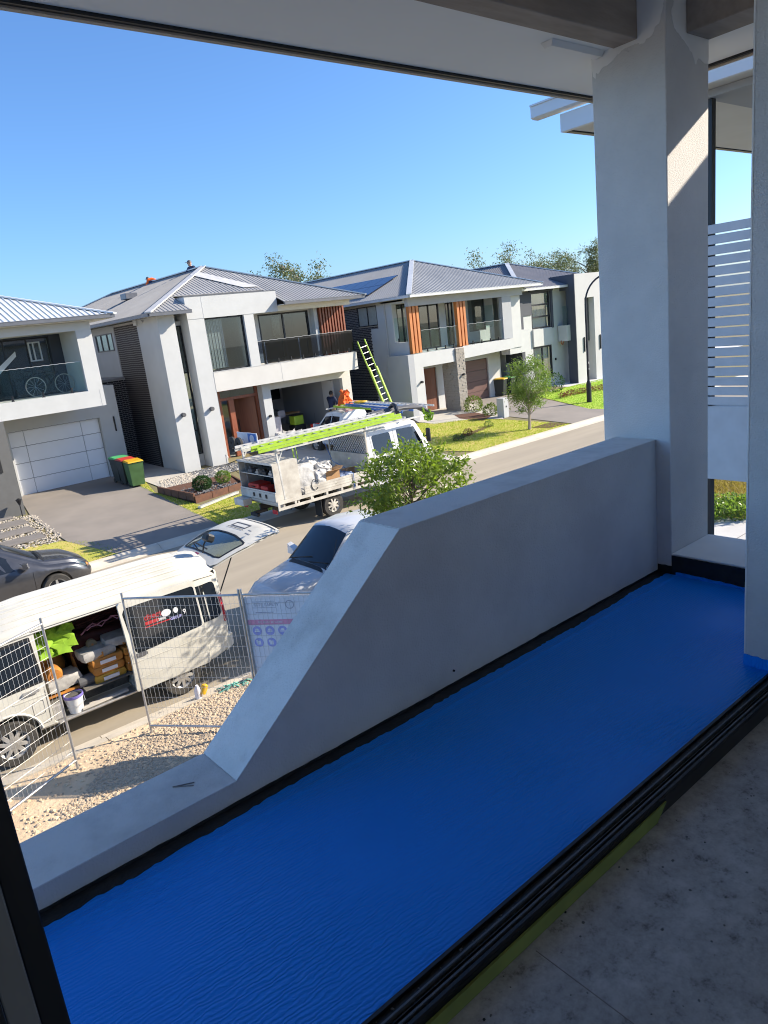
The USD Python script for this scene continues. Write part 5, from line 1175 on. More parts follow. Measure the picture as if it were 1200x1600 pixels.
# ---- white ute parked behind the van
def ute(name, label, loc, rz, m="car_white"):
    t = T(name, label, "ute", loc=loc, rz=rz)
    Lu = Loft([(0, .48, .98, .74, .78, .8, .72, .08, .01), (.05, .42, 1.02, .82, .86, .85, .80, .08, .01), (2.2, .38, 1.06, .86, .92, .85, .86, .08, .01), (2.26, .38, 1.08, .86, .92, .98, .82, .08, .02), (2.42, .38, 1.74, .86, .92, .98, .64, .10, .03),
               (3.0, .38, 1.79, .86, .92, .98, .64, .11, .04), (3.55, .38, 1.74, .86, .92, .98, .62, .11, .04), (4.25, .38, 1.16, .86, .92, .98, .70, .10, .05), (4.32, .38, 1.12, .86, .92, .95, .76, .10, .05), (4.95, .40, .99, .82, .86, .85, .70, .12, .05), (5.2, .42, .86, .72, .76, .7, .60, .10, .03), (5.26, .5, .76, .6, .64, .65, .5, .05, .02)])
    X = [0, .05, .6, 1.2, 2.2, 2.26, 2.34, 2.42, 2.7, 3.0, 3.3, 3.55, 3.8, 4.05, 4.25, 4.32, 4.5, 4.75, 4.95, 5.08, 5.2, 5.26]
    S = Lu.solid(X) - mbox(.08, 2.15, -.74, .74, .62, 1.4)
    for wx in (1.0, 4.2):
        S = S - mcyl(wx, .6, 1.1, .40, .46) - mcyl(wx, -1.1, -.6, .40, .46)
    t.add("body", tri(S), m, smooth=30)
    for wx in (1.0, 4.2):
        for s in (1, -1):
            wheel(t, wx, s * .80, .38, .25, s, 6, .6)
    ws = [(3.60, -.56), (4.23, -.66), (4.24, 0), (4.23, .66), (3.60, .56), (3.58, 0)]
    t.add("windscreen", Lu.top(ws, .007), "window_dark", smooth=40)
    t.add("windscreen_cowl", Lu.top([(4.23, -.72), (4.30, -.72), (4.33, 0), (4.30, .72), (4.23, .72), (4.245, 0)], .006), "plastic_black")
    for s in (1, -1):
        t.add("front_side_window", Lu.side(Polygon([(3.10, 1.08), (4.08, 1.06), (3.92, 1.22), (3.58, 1.58), (3.10, 1.62)]).buffer(-.02).buffer(.02), .006, sgn=s), "window_dark")
        t.add("rear_side_window", Lu.side(Polygon([(2.45, 1.10), (3.03, 1.08), (3.03, 1.62), (2.52, 1.60)]).buffer(-.02).buffer(.02), .006, sgn=s), "window_dark")
        t.add("door_gap", [Lu.side(sbox(3.06, .5, 3.068, 1.7), .003, .004, s, .2), Lu.side(sbox(4.02, .55, 4.028, 1.05), .003, .004, s, .2)], "plastic_grey")
        t.add("door_handle", [Lu.side(rrect(3.14, 3.30, .95, .99, .015), .03, .03, s), Lu.side(rrect(2.52, 2.68, .95, .99, .015), .03, .03, s)], "plastic_black")
        t.add("wing_mirror", hull([(3.86, s * .70, 1.10), (4.0, s * .70, 1.12), (3.86, s * 1.12, 1.10), (3.96, s * 1.12, 1.12), (3.86, s * .86, 1.28), (4.0, s * .86, 1.26), (3.86, s * 1.10, 1.34), (3.95, s * 1.10, 1.32)]), m)
        t.add("headlight", Lu.side(rrect(4.86, 5.15, .74, .88, .04), .006, sgn=s), "alloy")
    t.add("wiper", [bar((4.24, -.55, Lu.ztop(4.24, .5) + .02), (4.15, .10, Lu.ztop(4.15, 0) + .03), .014), bar((4.24, .10, Lu.ztop(4.24, 0) + .02), (4.14, .60, Lu.ztop(4.14, .6) + .02), .014)], "plastic_black")
    t.add("grille", box(5.22, 5.275, -.42, .42, .58, .74, .01), "plastic_black")
    t.add("front_bumper", hull([(5.1, -.74, .36), (5.1, .74, .36), (5.32, -.5, .38), (5.32, .5, .38), (5.1, -.74, .56), (5.1, .74, .56), (5.32, -.5, .56), (5.32, .5, .56)]), m)
    t.add("interior", [box(3.2, 3.35, .2, .6, .9, 1.5, .05), box(3.2, 3.35, -.6, -.2, .9, 1.5, .05)], "plastic_grey")
    t.add("aerial", tube([(4.25, .80, 1.12), (4.05, .86, 1.75)], .004, 5), "plastic_black")
    return t, Lu
u1, _ = ute("white_ute", "clean white ute parked behind the van, half hidden by the grey parapet", (11.2, 11.42, 0), math.pi)

# ---- grey car on the far side at the left edge
gc = T("grey_car", "dark grey car parked across the road at the left edge, nose towards the driveway", "car", loc=(.22, 18.5, 0))
Lg = Loft([(0, .5, 1.0, .7, .74, .8, .66, .1, .02), (.3, .34, 1.45, .82, .88, .9, .60, .12, .03), (1.2, .3, 1.62, .84, .90, .9, .60, .14, .05), (2.2, .3, 1.62, .84, .90, .9, .60, .14, .05), (2.75, .3, 1.50, .84, .90, .9, .60, .14, .05), (3.45, .3, 1.06, .84, .90, .88, .74, .10, .06), (3.55, .3, 1.02, .84, .90, .86, .76, .10, .06),
           (4.2, .31, .90, .82, .86, .74, .70, .10, .05), (4.5, .33, .74, .72, .76, .6, .58, .08, .03), (4.58, .4, .64, .6, .62, .55, .48, .06, .02)])
S = Lg.solid([0, .1, .3, .7, 1.2, 1.7, 2.2, 2.5, 2.75, 3.1, 3.3, 3.45, 3.55, 3.8, 4.0, 4.2, 4.35, 4.5, 4.58])
for wx in (.95, 3.68):
    S = S - mcyl(wx, .6, 1.1, .35, .385) - mcyl(wx, -1.1, -.6, .35, .385)
gc.add("body", tri(S), "car_grey", smooth=32)
for wx in (.95, 3.68):
    for s in (1, -1):
        wheel(gc, wx, s * .79, .335, .22, s, 5, .66)
gc.add("windscreen", Lg.top([(2.80, -.52), (3.42, -.66), (3.46, 0), (3.42, .66), (2.80, .52), (2.77, 0)], .007), "window_dark", smooth=40)
gc.add("windscreen_cowl", Lg.top([(3.43, -.72), (3.56, -.70), (3.62, 0), (3.56, .70), (3.43, .72), (3.48, 0)], .006), "plastic_black")
gc.add("wiper", [tube([(3.5, -.6, 1.10), (3.52, .05, 1.125)], .012, 5)], "plastic_black")
for s in (1, -1):
    gc.add("side_window", Lg.side(Polygon([(1.85, 1.0), (3.20, .98), (3.0, 1.12), (2.62, 1.40), (1.85, 1.45)]).buffer(-.02).buffer(.02), .006, sgn=s), "window_dark")
    gc.add("rear_side_window", Lg.side(Polygon([(.8, 1.03), (1.77, 1.0), (1.77, 1.45), (1.0, 1.43)]).buffer(-.02).buffer(.02), .006, sgn=s), "window_dark")
    gc.add("wing_mirror", hull([(3.05, s * .90, 1.0), (3.18, s * .90, 1.0), (3.0, s * 1.10, 1.02), (3.12, s * 1.10, 1.02), (3.05, s * .92, 1.14), (3.16, s * .92, 1.12), (3.0, s * 1.08, 1.15), (3.1, s * 1.08, 1.13)]), "car_grey")
    gc.add("headlight", Lg.side(Polygon([(4.05, .74), (4.46, .62), (4.48, .68), (4.30, .80)]), .006, sgn=s), "glass_van")
    gc.add("headlight_lens", Lg.side(Polygon([(4.08, .75), (4.44, .64), (4.46, .67), (4.29, .78)]), .004, sgn=s), "alloy")
    gc.add("indicator", Lg.side(Polygon([(4.46, .62), (4.53, .60), (4.53, .66), (4.48, .68)]), .006, sgn=s), "amber")
    gc.add("door_gap", [Lg.side(sbox(3.22, .42, 3.228, .97), .003, .004, s, .2), Lg.side(sbox(1.80, .42, 1.808, 1.0), .003, .004, s, .2)], "plastic_black")
    gc.add("door_handle", Lg.side(rrect(1.95, 2.15, .86, .90, .015), .025, .02, s), "car_grey")

# ---- work truck: dual cab with a loaded aluminium tray and ladder racks
tk = T("work_truck", "white tray truck loaded with ladders and boxes, parked at the far kerb with toolbox open", "truck", loc=(10.0, 18.5, 0))
Lc = Loft([(3.50, .55, 2.28, .90, .95, 1.4, .80, .12, .03), (3.56, .50, 2.34, .92, .97, 1.4, .80, .12, .04), (5.5, .50, 2.36, .92, .97, 1.4, .80, .14, .04), (5.72, .48, 2.28, .92, .97, 1.4, .78, .14, .04), (6.05, .46, 1.72, .92, .96, 1.35, .82, .10, .05), (6.20, .45, 1.38, .92, .95, 1.1, .86, .08, .03), (6.32, .48, 1.20, .86, .90, .9, .82, .06, .02)])
S = Lc.solid([3.5, 3.56, 4.2, 5.0, 5.5, 5.6, 5.72, 5.9, 6.05, 6.12, 6.2, 6.28, 6.32])
S = S - mcyl(5.55, .6, 1.1, .38, .46) - mcyl(5.55, -1.1, -.6, .38, .46)
tk.add("cab", tri(S), "car_white", smooth=30)
for s in (1, -1):
    tk.add("rear_cab_window", Lc.side(rrect(3.78, 4.52, 1.50, 2.12, .07), .006, sgn=s), "window_dark")
    tk.add("front_cab_window", Lc.side(Polygon([(4.80, 1.46), (5.85, 1.42), (5.80, 1.60), (5.58, 2.12), (4.82, 2.14)]).buffer(-.03).buffer(.03), .006, sgn=s), "window_dark")
    tk.add("door_gap", [Lc.side(sbox(x, .62, x + .01, 2.16), .003, .004, s, .2) for x in (3.70, 4.66, 5.92)], "plastic_grey")
    tk.add("door_handle", [Lc.side(rrect(x, x + .16, 1.30, 1.35, .02), .03, .03, s) for x in (3.76, 4.72)], "plastic_black")
    tk.add("wing_mirror", [bar((5.85, s * .95, 1.75), (5.95, s * 1.15, 1.75), .03), box(5.90, 6.0, s * 1.10 - .09, s * 1.10 + .09, 1.55, 2.0, .03)], "plastic_black")
    wheel(tk, 5.55, s * .84, .37, .22, s, 6, .58)
    wheel(tk, 1.95, s * .87, .37, .22, s, 8, .58, "tray_white"); 
    tk.add("mud_flap", [box(1.45, 1.47, s * .87 - .17, s * .87 + .17, .12, .62)], "plastic_black")
    tk.add("mudguard", [tube([(1.95 + .47 * math.cos(a), s * .87, .37 + .47 * math.sin(a)) for a in np.linspace(.5, math.pi - .2, 10)], .02, 6)], "plastic_black")
tk.add("windscreen", Lc.top([(5.76, -.68), (6.04, -.74), (6.04, .74), (5.76, .68)], .008), "window_dark")
tk.add("sun_visor", hull([(5.70, -.7, 2.30), (5.70, .7, 2.30), (5.98, -.66, 2.14), (5.98, .66, 2.14), (5.70, -.7, 2.33), (5.70, .7, 2.33), (5.98, -.66, 2.17), (5.98, .66, 2.17)]), "plastic_black")
tk.add("chassis_rail", [box(.2, 6.0, y, y + .08, .48, .66) for y in (-.42, .34)], "plastic_black")
tk.add("rear_axle", [tube([(1.95, -.8, .37), (1.95, .8, .37)], .08, 8)], "plastic_black")
tk.add("tray_floor", [box(0, 3.42, -1.02, 1.02, .84, .90)] + [box(x, x + .06, -1.0, 1.0, .70, .838) for x in np.arange(.2, 3.4, .5)], "tray_white")
tk.add("tray_edge", [box(0, 3.42, -1.05, -1.022, .66, .74), box(0, 3.42, -1.05, -1.022, .835, .93), box(0, 3.42, 1.022, 1.05, .66, .93)] + [box(x, x + .07, -1.048, -1.024, .742, .833) for x in np.arange(.0, 3.4, .56)], "tray_white")
for k in range(3):
    tk.add("side_board", box(.95, 3.40, -1.048, -1.02, .936 + k * .075, 1.006 + k * .075, .004), "tray_white")
tk.add("far_side_board", box(.05, 3.40, 1.02, 1.045, .936, 1.16), "tray_white")
tk.add("tail_lamp", [box(-.03, .0, -.98, -.72, .56, .68, .01), box(-.03, .0, .72, .98, .56, .68, .01)], "tail_red")
tk.add("tow_bar", [box(-.22, .2, -.06, .06, .50, .58), box(-.25, -.14, -.2, .2, .44, .54, .02)], "plastic_black")
hb = tk.add("headboard", [box(3.40, 3.45, -1.0, 1.0, .93, 1.58)], "tray_white")
mesh_b = []
for k in range(26):
    y0 = -1.55 + k * .12
    for sgn in (1, -1):
        a_, b_ = np.array([3.425, y0, 1.60]), np.array([3.425, y0 + sgn * .55, 2.20])
        ts = [t_ for t_ in np.linspace(0, 1, 30) if abs(a_[1] + (b_[1] - a_[1]) * t_) < .96]
        if len(ts) > 3:
            mesh_b.append(bar(a_ + (b_ - a_) * ts[0], a_ + (b_ - a_) * ts[-1], .010))
tk.add("headboard_mesh", mesh_b, "plastic_black", parent=hb, kind="stuff")
tk.add("headboard_frame", [bar((3.425, s * 1.0, .93), (3.425, s * .98, 2.46), .05) for s in (1, -1)] + [bar((3.425, -1, z_), (3.425, 1, z_), .045) for z_ in (1.60, 2.22)], "tray_white", parent=hb)
# rear tool locker, open at the back
tb = tk.add("tool_locker", [box(.02, .86, -1.0, -.97, .90, 2.02), box(.02, .86, .97, 1.0, .90, 2.02), box(.02, .86, -.97, .97, .90, .93), box(.02, .86, -.97, .97, 1.99, 2.02), box(.83, .86, -.97, .97, .93, 1.99), box(-.02, .02, -1.0, 1.0, .92, 1.16)], "tray_white")
tk.add("locker_shelf", box(.06, .83, -.965, .965, 1.62, 1.64), "alum", parent=tb)
tk.add("locker_inside", [box(.80, .828, -.968, .968, .94, 1.985), box(.05, .80, -.968, .968, .932, .94)], "plastic_black", parent=tb)
tk.add("locker_rim", [box(-.01, .02, -1.0, 1.0, 1.975, 2.03), box(-.01, .02, -1.0, 1.0, 1.165, 1.20)], "alum", parent=tb)
tk.add("locker_latch", [box(-.04, -.021, y, y + .10, .98, 1.10, .01) for y in (-.55, -.2, .15)], "plastic_black", parent=tb)
tk.add("rear_drawer", [box(-.30, .0, .45, 1.0, .70, .90, .01)], "alum")
tk.add("open_lid", hexa([(-.62, -.95, 2.02), (-.62, .95, 2.02), (-.02, .95, 2.04), (-.02, -.95, 2.04), (-.62, -.95, 2.03), (-.62, .95, 2.03), (-.02, .95, 2.05), (-.02, -.95, 2.05)]) if False else [bar((.0, .98, 2.0), (-.35, .99, 1.95), .02), bar((.0, .98, 1.6), (-.33, .99, 1.93), .015)], "plastic_black")
# ladder racks
rk = tk.add("ladder_rack", [bar((.30, s * .98, .93), (.22, s * .98, 2.42), .05) for s in (1, -1)] + [bar((.25, s * .98, 1.95), (.95, s * .98, .95), .035) for s in (1, -1)] + [bar((.22, -1.1, 2.40), (.22, 1.1, 2.40), .06), bar((3.43, -1.1, 2.46), (3.43, 1.1, 2.46), .06), bar((5.2, -.9, 2.46), (5.2, .9, 2.46), .05), bar((.2, -1.04, 2.37), (5.9, -1.04, 2.43), .05), bar((.2, 1.04, 2.37), (5.9, 1.04, 2.43), .05)], "alum")
tk.add("rack_foot", [bar((.45, s * .98, 2.36), (.26, s * .98, 2.05), .03) for s in (1, -1)], "alum", parent=rk)
# ------------------------------------------------------------------ ladders, loads and other loose things
def ladder(name, label, a, b, w, m, up=(0, 0, 1), rungm="alum", rail=(.03, .075), step=.30, sections=1, catg="ladder", group=None):
    a, b = np.array(a, float), np.array(b, float)
    d = (b - a) / np.linalg.norm(b - a); s = np.cross(d, np.asarray(up, float)); s /= np.linalg.norm(s); n_ = np.cross(s, d)
    t = T(name, label, catg, loc=tuple(a), group=group)
    for k in range(sections):
        o = n_ * (k * (rail[1] + .008)); ww = w - k * .07; e = (b - a) * (1 - .0 * k)
        for q in (-1, 1):
            t.add("rail", bar(s * q * ww / 2 + o, s * q * ww / 2 + o + e, rail[0], rail[1], n_), m)
        for j in range(1, int(np.linalg.norm(b - a) / step)):
            p = d * (j * step) + o
            t.add("rung", bar(p - s * ww / 2, p + s * ww / 2, .032, .032, n_), rungm)
    return t
lean = ladder("extension_ladder", "bright green extension ladder leaning on the balcony edge of the open garage house", (22.55, 26.75, .46), (21.78, 27.84, 4.78), .46, "lime", up=(0, -1, .2), sections=1)
lean.addw("lower_section_rail", [bar((22.33, 26.70, .46), (21.80, 27.46, 3.5), .03, .08), bar((22.79, 26.70, .46), (22.26, 27.46, 3.5), .03, .08)], "lime")
lean.addw("rubber_foot", [box(22.29, 22.37, 26.62, 26.76, .44, .52), box(22.75, 22.83, 26.62, 26.76, .44, .52)], "plastic_black")
ladder("extension_ladder", "long lime green ladder strapped along the near side of the truck rack", (9.62, 17.62, 2.46), (14.9, 17.62, 2.54), .40, "lime", up=(0, -.04, 1), sections=2, step=.3)
ladder("aluminium_ladder", "worn aluminium ladder on the middle of the truck rack", (9.45, 18.22, 2.48), (15.3, 18.25, 2.56), .42, "alum", sections=2)
ladder("aluminium_ladder", "silver ladder on the far side of the truck rack, next to the kerb", (9.7, 18.85, 2.48), (15.9, 18.8, 2.56), .40, "alum", sections=1)
cv_ = single("rolled_conduit", [tube([(14.6, 18.6, 2.62), (15.7, 18.55, 2.66), (16.45, 18.4, 2.60), (16.8, 18.3, 2.38)], .07, 8), tube([(14.6, 18.8, 2.62), (15.7, 18.75, 2.66), (16.5, 18.6, 2.62), (16.9, 18.5, 2.36)], .06, 8), tube([(14.7, 18.4, 2.62), (15.8, 18.38, 2.66), (16.5, 18.2, 2.58), (16.75, 18.1, 2.40)], .05, 8)], "plastic_grey", "bundle of grey pipes lashed over the cab roof of the truck", "pipes", smooth=40)
gr_ = []
for k in range(7):
    a = rng.uniform(0, 6.28)
    gr_.append(tube([(16.55 + rng.uniform(-.15, .15), 18.25 + rng.uniform(-.2, .2), 2.45 + rng.uniform(-.15, .15)), (16.6 + rng.uniform(-.2, .25), 18.2 + rng.uniform(-.2, .2), 2.3 + rng.uniform(-.2, .1)), (16.7 + rng.uniform(-.1, .2), 18.15, 2.1)], .035, 6))
single("lashing_rag", gr_, "hivis_green", "yellow green rag tied round the pipe ends at the truck's front", "rag")
single("black_strap", [tube([(15.15, 17.9, 2.62), (15.35, 18.2, 2.80), (15.5, 18.5, 2.82), (15.6, 18.8, 2.68)], .07, 8)], "plastic_black", "thick black strap looped over the pipes on the truck rack", "strap", smooth=40)
tw = T("trailer_wheel", "two small trailer wheels lying on the rear of the truck rack", "wheels", loc=(9.85, 18.75, 2.44))
for k, y in enumerate((.28, -.10)):
    p = tw.add("tyre", xf(lathe([(.09, -.05), (.15, -.055), (.17, -.03), (.17, .03), (.15, .055), (.09, .05)], 20, "x"), (-.12, y, .18)), "tyre", smooth=35)
    tw.add("rim", xf(lathe([(.095, -.03), (.095, .03)], 16, "x"), (-.12, y, .18)), "alloy", parent=p)
    tw.add("hub", xf(lathe([(.035, -.05), (.035, .05)], 10, "x"), (-.12, y, .18)), "tyre", parent=p)
sb = T("lettered_board", "white and blue board with partly hidden letters standing on the truck rack", "sign", loc=(10.15, 18.85, 2.42))
sb.add("board", box(-.01, .01, -.55, .62, .0, .42, .004), "sign_white")
sb.add("blue_field", box(-.014, -.0105, -.50, -.02, .06, .40), "blue_plastic")
sb.add("white_disc", xf(lathe([(.13, 0), (.13, .003)], 20, "x"), (-.019, -.26, .24)), "sign_white")
v, f = tri(meshkit.text_mesh("EQ", .16, .003, True))
sb.add("lettering", (np.column_stack([-.014 - v[:, 2], .52 - v[:, 0], .06 + v[:, 1]]), f[:, ::-1] if False else f), "sign_grey")
# load on the truck tray
def sack(name, label, catg, c, dims, m, seed, rz=0.0, group=None, sag=0.0, lump=.16):
    """A soft, lumpy bag: a rounded box with noise."""
    t = trimesh.creation.box((1, 1, 1)).subdivide().subdivide().subdivide()
    v = np.array(t.vertices); q = np.linalg.norm(v, axis=1, keepdims=True)
    v = v * (1 - .30 * (q - .5)) * 1.08
    v[:, :2] *= (1 - sag * np.clip(v[:, 2:] + .5, 0, 1))
    v = v * np.asarray(dims)
    v += (np.stack([meshkit.fbm(v * 6 / max(dims) + seed + 7 * k, 3) for k in range(3)], 1) - .5) * lump * min(dims)
    return single(name, xf((v, np.array(t.faces)), c, rz), m, label, catg, group=group, smooth=50)
sack("white_sack", "large pale sack printed with dots standing against the truck's side board", "sack", (11.15, 17.85, 1.32), (.62, .42, .82), "white_bag", 3, lump=.25)
sack("white_sack", "white sack slumped behind the pale dotted one, on the tray", "sack", (11.65, 18.25, 1.40), (.60, .55, .72), "white_bag", 8, .3, lump=.4)
sack("white_sack", "crumpled white sack in the middle of the tray beside the cardboard box", "sack", (11.72, 17.85, 1.20), (.42, .38, .52), "white_bag", 12, .2, lump=.4)
sack("grey_sheet_bundle", "grey tarpaulin bundle against the tool locker on the tray", "tarpaulin", (10.98, 18.5, 1.42), (.30, .9, .95), "bag_grey", 15)
tc_ = single("tall_carton", [box(10.88, 11.16, 17.98, 18.5, .93, 1.72, .01)], "white_bag", "tall grey white carton at the back of the tray next to the locker", "box")
child(tc_, "tape", [box(11.02, 11.10, 17.965, 17.978, 1.3, 1.72)], "sign_white")
cb = T("cardboard_box", "open brown cardboard box with plastic inside on the truck tray", "box", loc=(12.15, 17.86, .905))
cb.add("sides", [box(-.25, .25, -.2, -.19, 0, .44), box(-.25, .25, .19, .2, 0, .44), box(-.25, -.24, -.19, .19, 0, .44), box(.24, .25, -.19, .19, 0, .44)], "card")
cb.add("flap", [hexa([(-.25, -.36, .50), (.25, -.36, .50), (.25, -.2, .44), (-.25, -.2, .44), (-.25, -.36, .51), (.25, -.36, .51), (.25, -.2, .45), (-.25, -.2, .45)]), hexa([(.25, -.19, .44), (.42, -.19, .52), (.42, .19, .52), (.25, .19, .44), (.25, -.19, .45), (.42, -.19, .53), (.42, .19, .53), (.25, .19, .45)])], "card")
sack("clear_plastic_bag", "puffed translucent plastic bag on top of the cardboard box", "bag", (12.0, 18.05, 1.45), (.5, .4, .34), "white_bag", 21, lump=.6)
single("cardboard_box", [box(12.92, 13.22, 17.98, 18.28, .905, 1.20, .006), hexa([(12.92, 17.9, 1.26), (13.22, 17.9, 1.26), (13.22, 17.98, 1.2), (12.92, 17.98, 1.2), (12.92, 17.9, 1.27), (13.22, 17.9, 1.27), (13.22, 17.98, 1.21), (12.92, 17.98, 1.21)])], "card", "small brown box near the mesh headboard of the truck", "box")
sack("blue_sheet", "rumpled blue plastic sheet between the two cardboard boxes", "sheet", (12.62, 18.0, 1.02), (.55, .6, .24), "blue_sheet", 31, lump=.9)
tkit = T("red_toolbox", "red tool case on the lower shelf of the truck's open locker", "toolbox", loc=(10.2, 18.78, 1.17))
tkit.add("case", box(-.16, .30, -.28, .34, -.22, .16, .03), "red_plastic")
tkit.add("lid_seam", box(-.165, -.16, -.28, .34, .03, .04), "plastic_black")
tkit.add("handle", tube([(-.17, -.1, .08), (-.21, -.1, .10), (-.21, .15, .10), (-.17, .15, .08)], .014, 6), "plastic_black")
single("red_toolbox", box(10.05, 10.4, 18.02, 18.42, .95, 1.30, .03), "red_plastic", "small red case tucked right of the big tool case in the locker", "toolbox")
for k, (y, w, hgt, m, lb) in enumerate([(18.95, .2, .2, "plastic_grey", "grey power tool at left of the locker's upper shelf"), (18.55, .16, .14, "tan_edge", "tan drill at the centre of the locker's upper shelf"), (18.15, .22, .18, "plastic_black", "black tool case right of the tan drill on the locker shelf"), (17.80, .18, .16, "steel", "steel tin at the right end of the locker's upper shelf")]):
    single("hand_tool", [box(10.08, 10.34, y - w / 2, y + w / 2, 1.642, 1.642 + hgt * .6, .02), box(10.10, 10.2, y - .03, y + .03, 1.642 + hgt * .58, 1.642 + hgt, .01)], m, lb, "tool")
single("blue_strap", [tube([(12.75, 17.93, 1.19), (12.74, 17.43, 1.19), (12.74, 17.43, .7)], .012, 5), tube([(13.05, 19.2, 1.95), (12.85, 18.6, 1.45), (12.95, 18.1, 1.24)], .012, 5)], "blue_plastic", "blue tie strap hanging over the truck's side board", "strap")
single("green_strap", [tube([(12.0, 19.4, 2.4), (12.03, 19.3, 1.6), (12.06, 19.1, 1.3)], .014, 5), tube([(11.25, 18.3, 2.3), (11.22, 18.2, 1.8), (11.32, 18.05, 1.5)], .02, 5)], "lime", "bright green strap hanging from the truck rack over the load", "strap")
single("black_hose", [tube([(11.32 + .12 * math.cos(a), 17.44, 1.15 + .16 * math.sin(a)) for a in np.linspace(0, 5.6, 14)], .012, 5)], "plastic_black", "loop of black cable on the truck's side board", "cable")

# ute in the driveway of the open garage house, carrying ladders
u2, Lu2 = ute("white_ute", "white ute in the driveway behind the work truck, ladders on its roof", (18.4, 22.2, .28), math.radians(90))
u2.add("roof_bar", [bar((2.55, -.7, 1.93), (2.55, .7, 1.93), .05), bar((3.4, -.7, 1.90), (3.4, .7, 1.90), .05), bar((.2, -.7, 1.95), (.2, .7, 1.95), .05), bar((.2, -.7, 1.0), (.2, -.7, 1.95), .05), bar((.2, .7, 1.0), (.2, .7, 1.95), .05)], "alum")
ladder("step_ladder", "blue sided ladder on the roof of the ute in the driveway", (17.35, 19.9, 2.27), (18.25, 24.6, 2.27), .46, "blue_plastic", sections=2, step=.3)
ladder("step_ladder", "green sided ladder left of the blue one on the driveway ute", (17.75, 22.3, 2.27), (18.1, 25.3, 2.27), .36, "lime", sections=1, step=.3)
ladder("aluminium_ladder", "long silver ladder at the right of the driveway ute's roof", (18.2, 19.6, 2.33), (18.95, 26.0, 2.33), .34, "alum", sections=1)
sack("orange_flag_cloth", "bright orange cloth wrapped on the ladder ends of the driveway ute", "cloth", (18.6, 25.4, 2.50), (.46, .55, .62), "hivis_orange", 41, sag=.55, lump=.6)
single("yellow_rag", [xf((ICO1[0] * [1.2, 1.4, .35], ICO1[1]), (18.2, 23.9, 2.44), s=.16), xf((ICO1[0] * [1.5, 1, .4], ICO1[1]), (18.3, 23.7, 2.44), s=.13)], "yellow_lid", "yellow orange rag lying on the blue ladder", "rag")

# garage clutter in the open garage
def clutter(name, mesh, m, lb, cg, **k):
    single(name, mesh, m, lb, cg, **k)
clutter("grey_cabinet", [box(17.45, 18.0, 29.9, 30.5, .685, 1.72, .02)], "sign_grey", "pale grey cabinet at the left of the open garage", "cabinet")
tbx = T("work_table", "table with tools at the back of the open garage", "table", loc=(19.2, 31.8, .685))
tbx.add("top", box(-1.1, .9, -.4, .4, .86, .90), "card")
for x in (-1.0, .8):
    for y in (-.33, .33):
        tbx.add("leg", box(x - .03, x + .03, y - .03, y + .03, 0, .86), "steel")
clutter("lime_box", box(19.2, 19.75, 30.6, 31.1, 1.05, 1.5, .03), "lime", "lime and black tool box in the open garage beside the table", "box")
clutter("black_tray", box(19.18, 19.77, 30.58, 31.12, 1.503, 1.56, .02), "plastic_black", "black tray lying on the lime tool box", "tray")
clutter("box_stack", [box(19.15, 19.8, 30.55, 31.15, .685, 1.04, .02)], "plastic_black", "black crate under the lime tool box", "crate")
sack("dark_tool_bag", "dark bag heaped on the garage table", "bag", (18.6, 31.7, 1.66), (.6, .5, .42), "plastic_black", 51)
sack("grey_bag", "grey bag beside the dark heap on the garage table", "bag", (19.0, 31.6, 1.62), (.4, .4, .36), "sign_grey", 53)
sack("red_jerry_bag", "dark red bag low at the left wall of the garage", "bag", (17.15, 30.2, 1.15), (.45, .5, .9), "maroon", 55)
ch_ = T("red_chair", "red folding chair beside the grey cabinet in the garage", "chair", loc=(17.2, 30.9, .685))
ch_.add("seat", box(-.22, .22, -.22, .22, .42, .46, .01), "maroon")
ch_.add("backrest", box(-.22, .22, .19, .22, .5, .95, .01), "maroon")
for q in ((-.2, -.2), (.2, -.2), (-.2, .2), (.2, .2)):
    ch_.add("leg", box(q[0] - .015, q[0] + .015, q[1] - .015, q[1] + .015, 0, .42), "plastic_black")
sack("plastic_sheet_pile", "pile of white plastic sheeting on the ground before the garage pier", "plastic sheet", (17.1, 28.0, .82), (1.0, .8, .72), "white_bag", 61, lump=.6)
sack("red_bucket", "red bag on the garage floor behind the driveway ute", "bag", (19.75, 29.6, .87), (.4, .4, .4), "red_plastic", 63)
clutter("green_crate", box(20.0, 20.35, 28.95, 29.3, .685, 1.15, .03), "lime", "bright green crate near the worker in the garage", "crate")

# bins
def bin240(label, group, loc, rz, body, lid, proto=None):
    t = T("wheelie_bin", label, "bin", loc=loc, rz=rz, group=group)
    t.add("body", hull([(-.24, -.24, .08), (.24, -.24, .08), (-.24, .24, .08), (.24, .24, .08), (-.285, -.33, .95), (.285, -.33, .95), (-.285, .33, .95), (.285, .33, .95)]), body)
    t.add("rim", box(-.30, .30, -.345, .345, .94, .985, .01), body)
    t.add("lid", hull([(-.30, -.37, .988), (.30, -.37, .988), (-.30, .36, .988), (.30, .36, .988), (-.28, -.34, 1.03), (.28, -.34, 1.03), (-.27, .2, 1.075), (.27, .2, 1.075), (-.28, .34, 1.05), (.28, .34, 1.05)]), lid)
    t.add("handle", [tube([(-.25, .36, .98), (-.25, .43, 1.0), (.25, .43, 1.0), (.25, .36, .98)], .018, 6)], body)
    for s in (-1, 1):
        t.add("wheel", xf(lathe([(.10, -.03), (.10, .03)], 16, "x"), (s * .22, .24, .10)), "tyre")
    return t
bin240("green wheelie bin with yellow lid, nearest of the three by the white garage", "bins by the white garage", (9.75, 27.55, zg(27.5)), -.05, "bin_green", "yellow_lid")
bin240("dark wheelie bin with red lid, between the green and the yellow lid", "bins by the white garage", (9.72, 28.2, zg(28.2)), 0, "bin_dark", "red_lid")
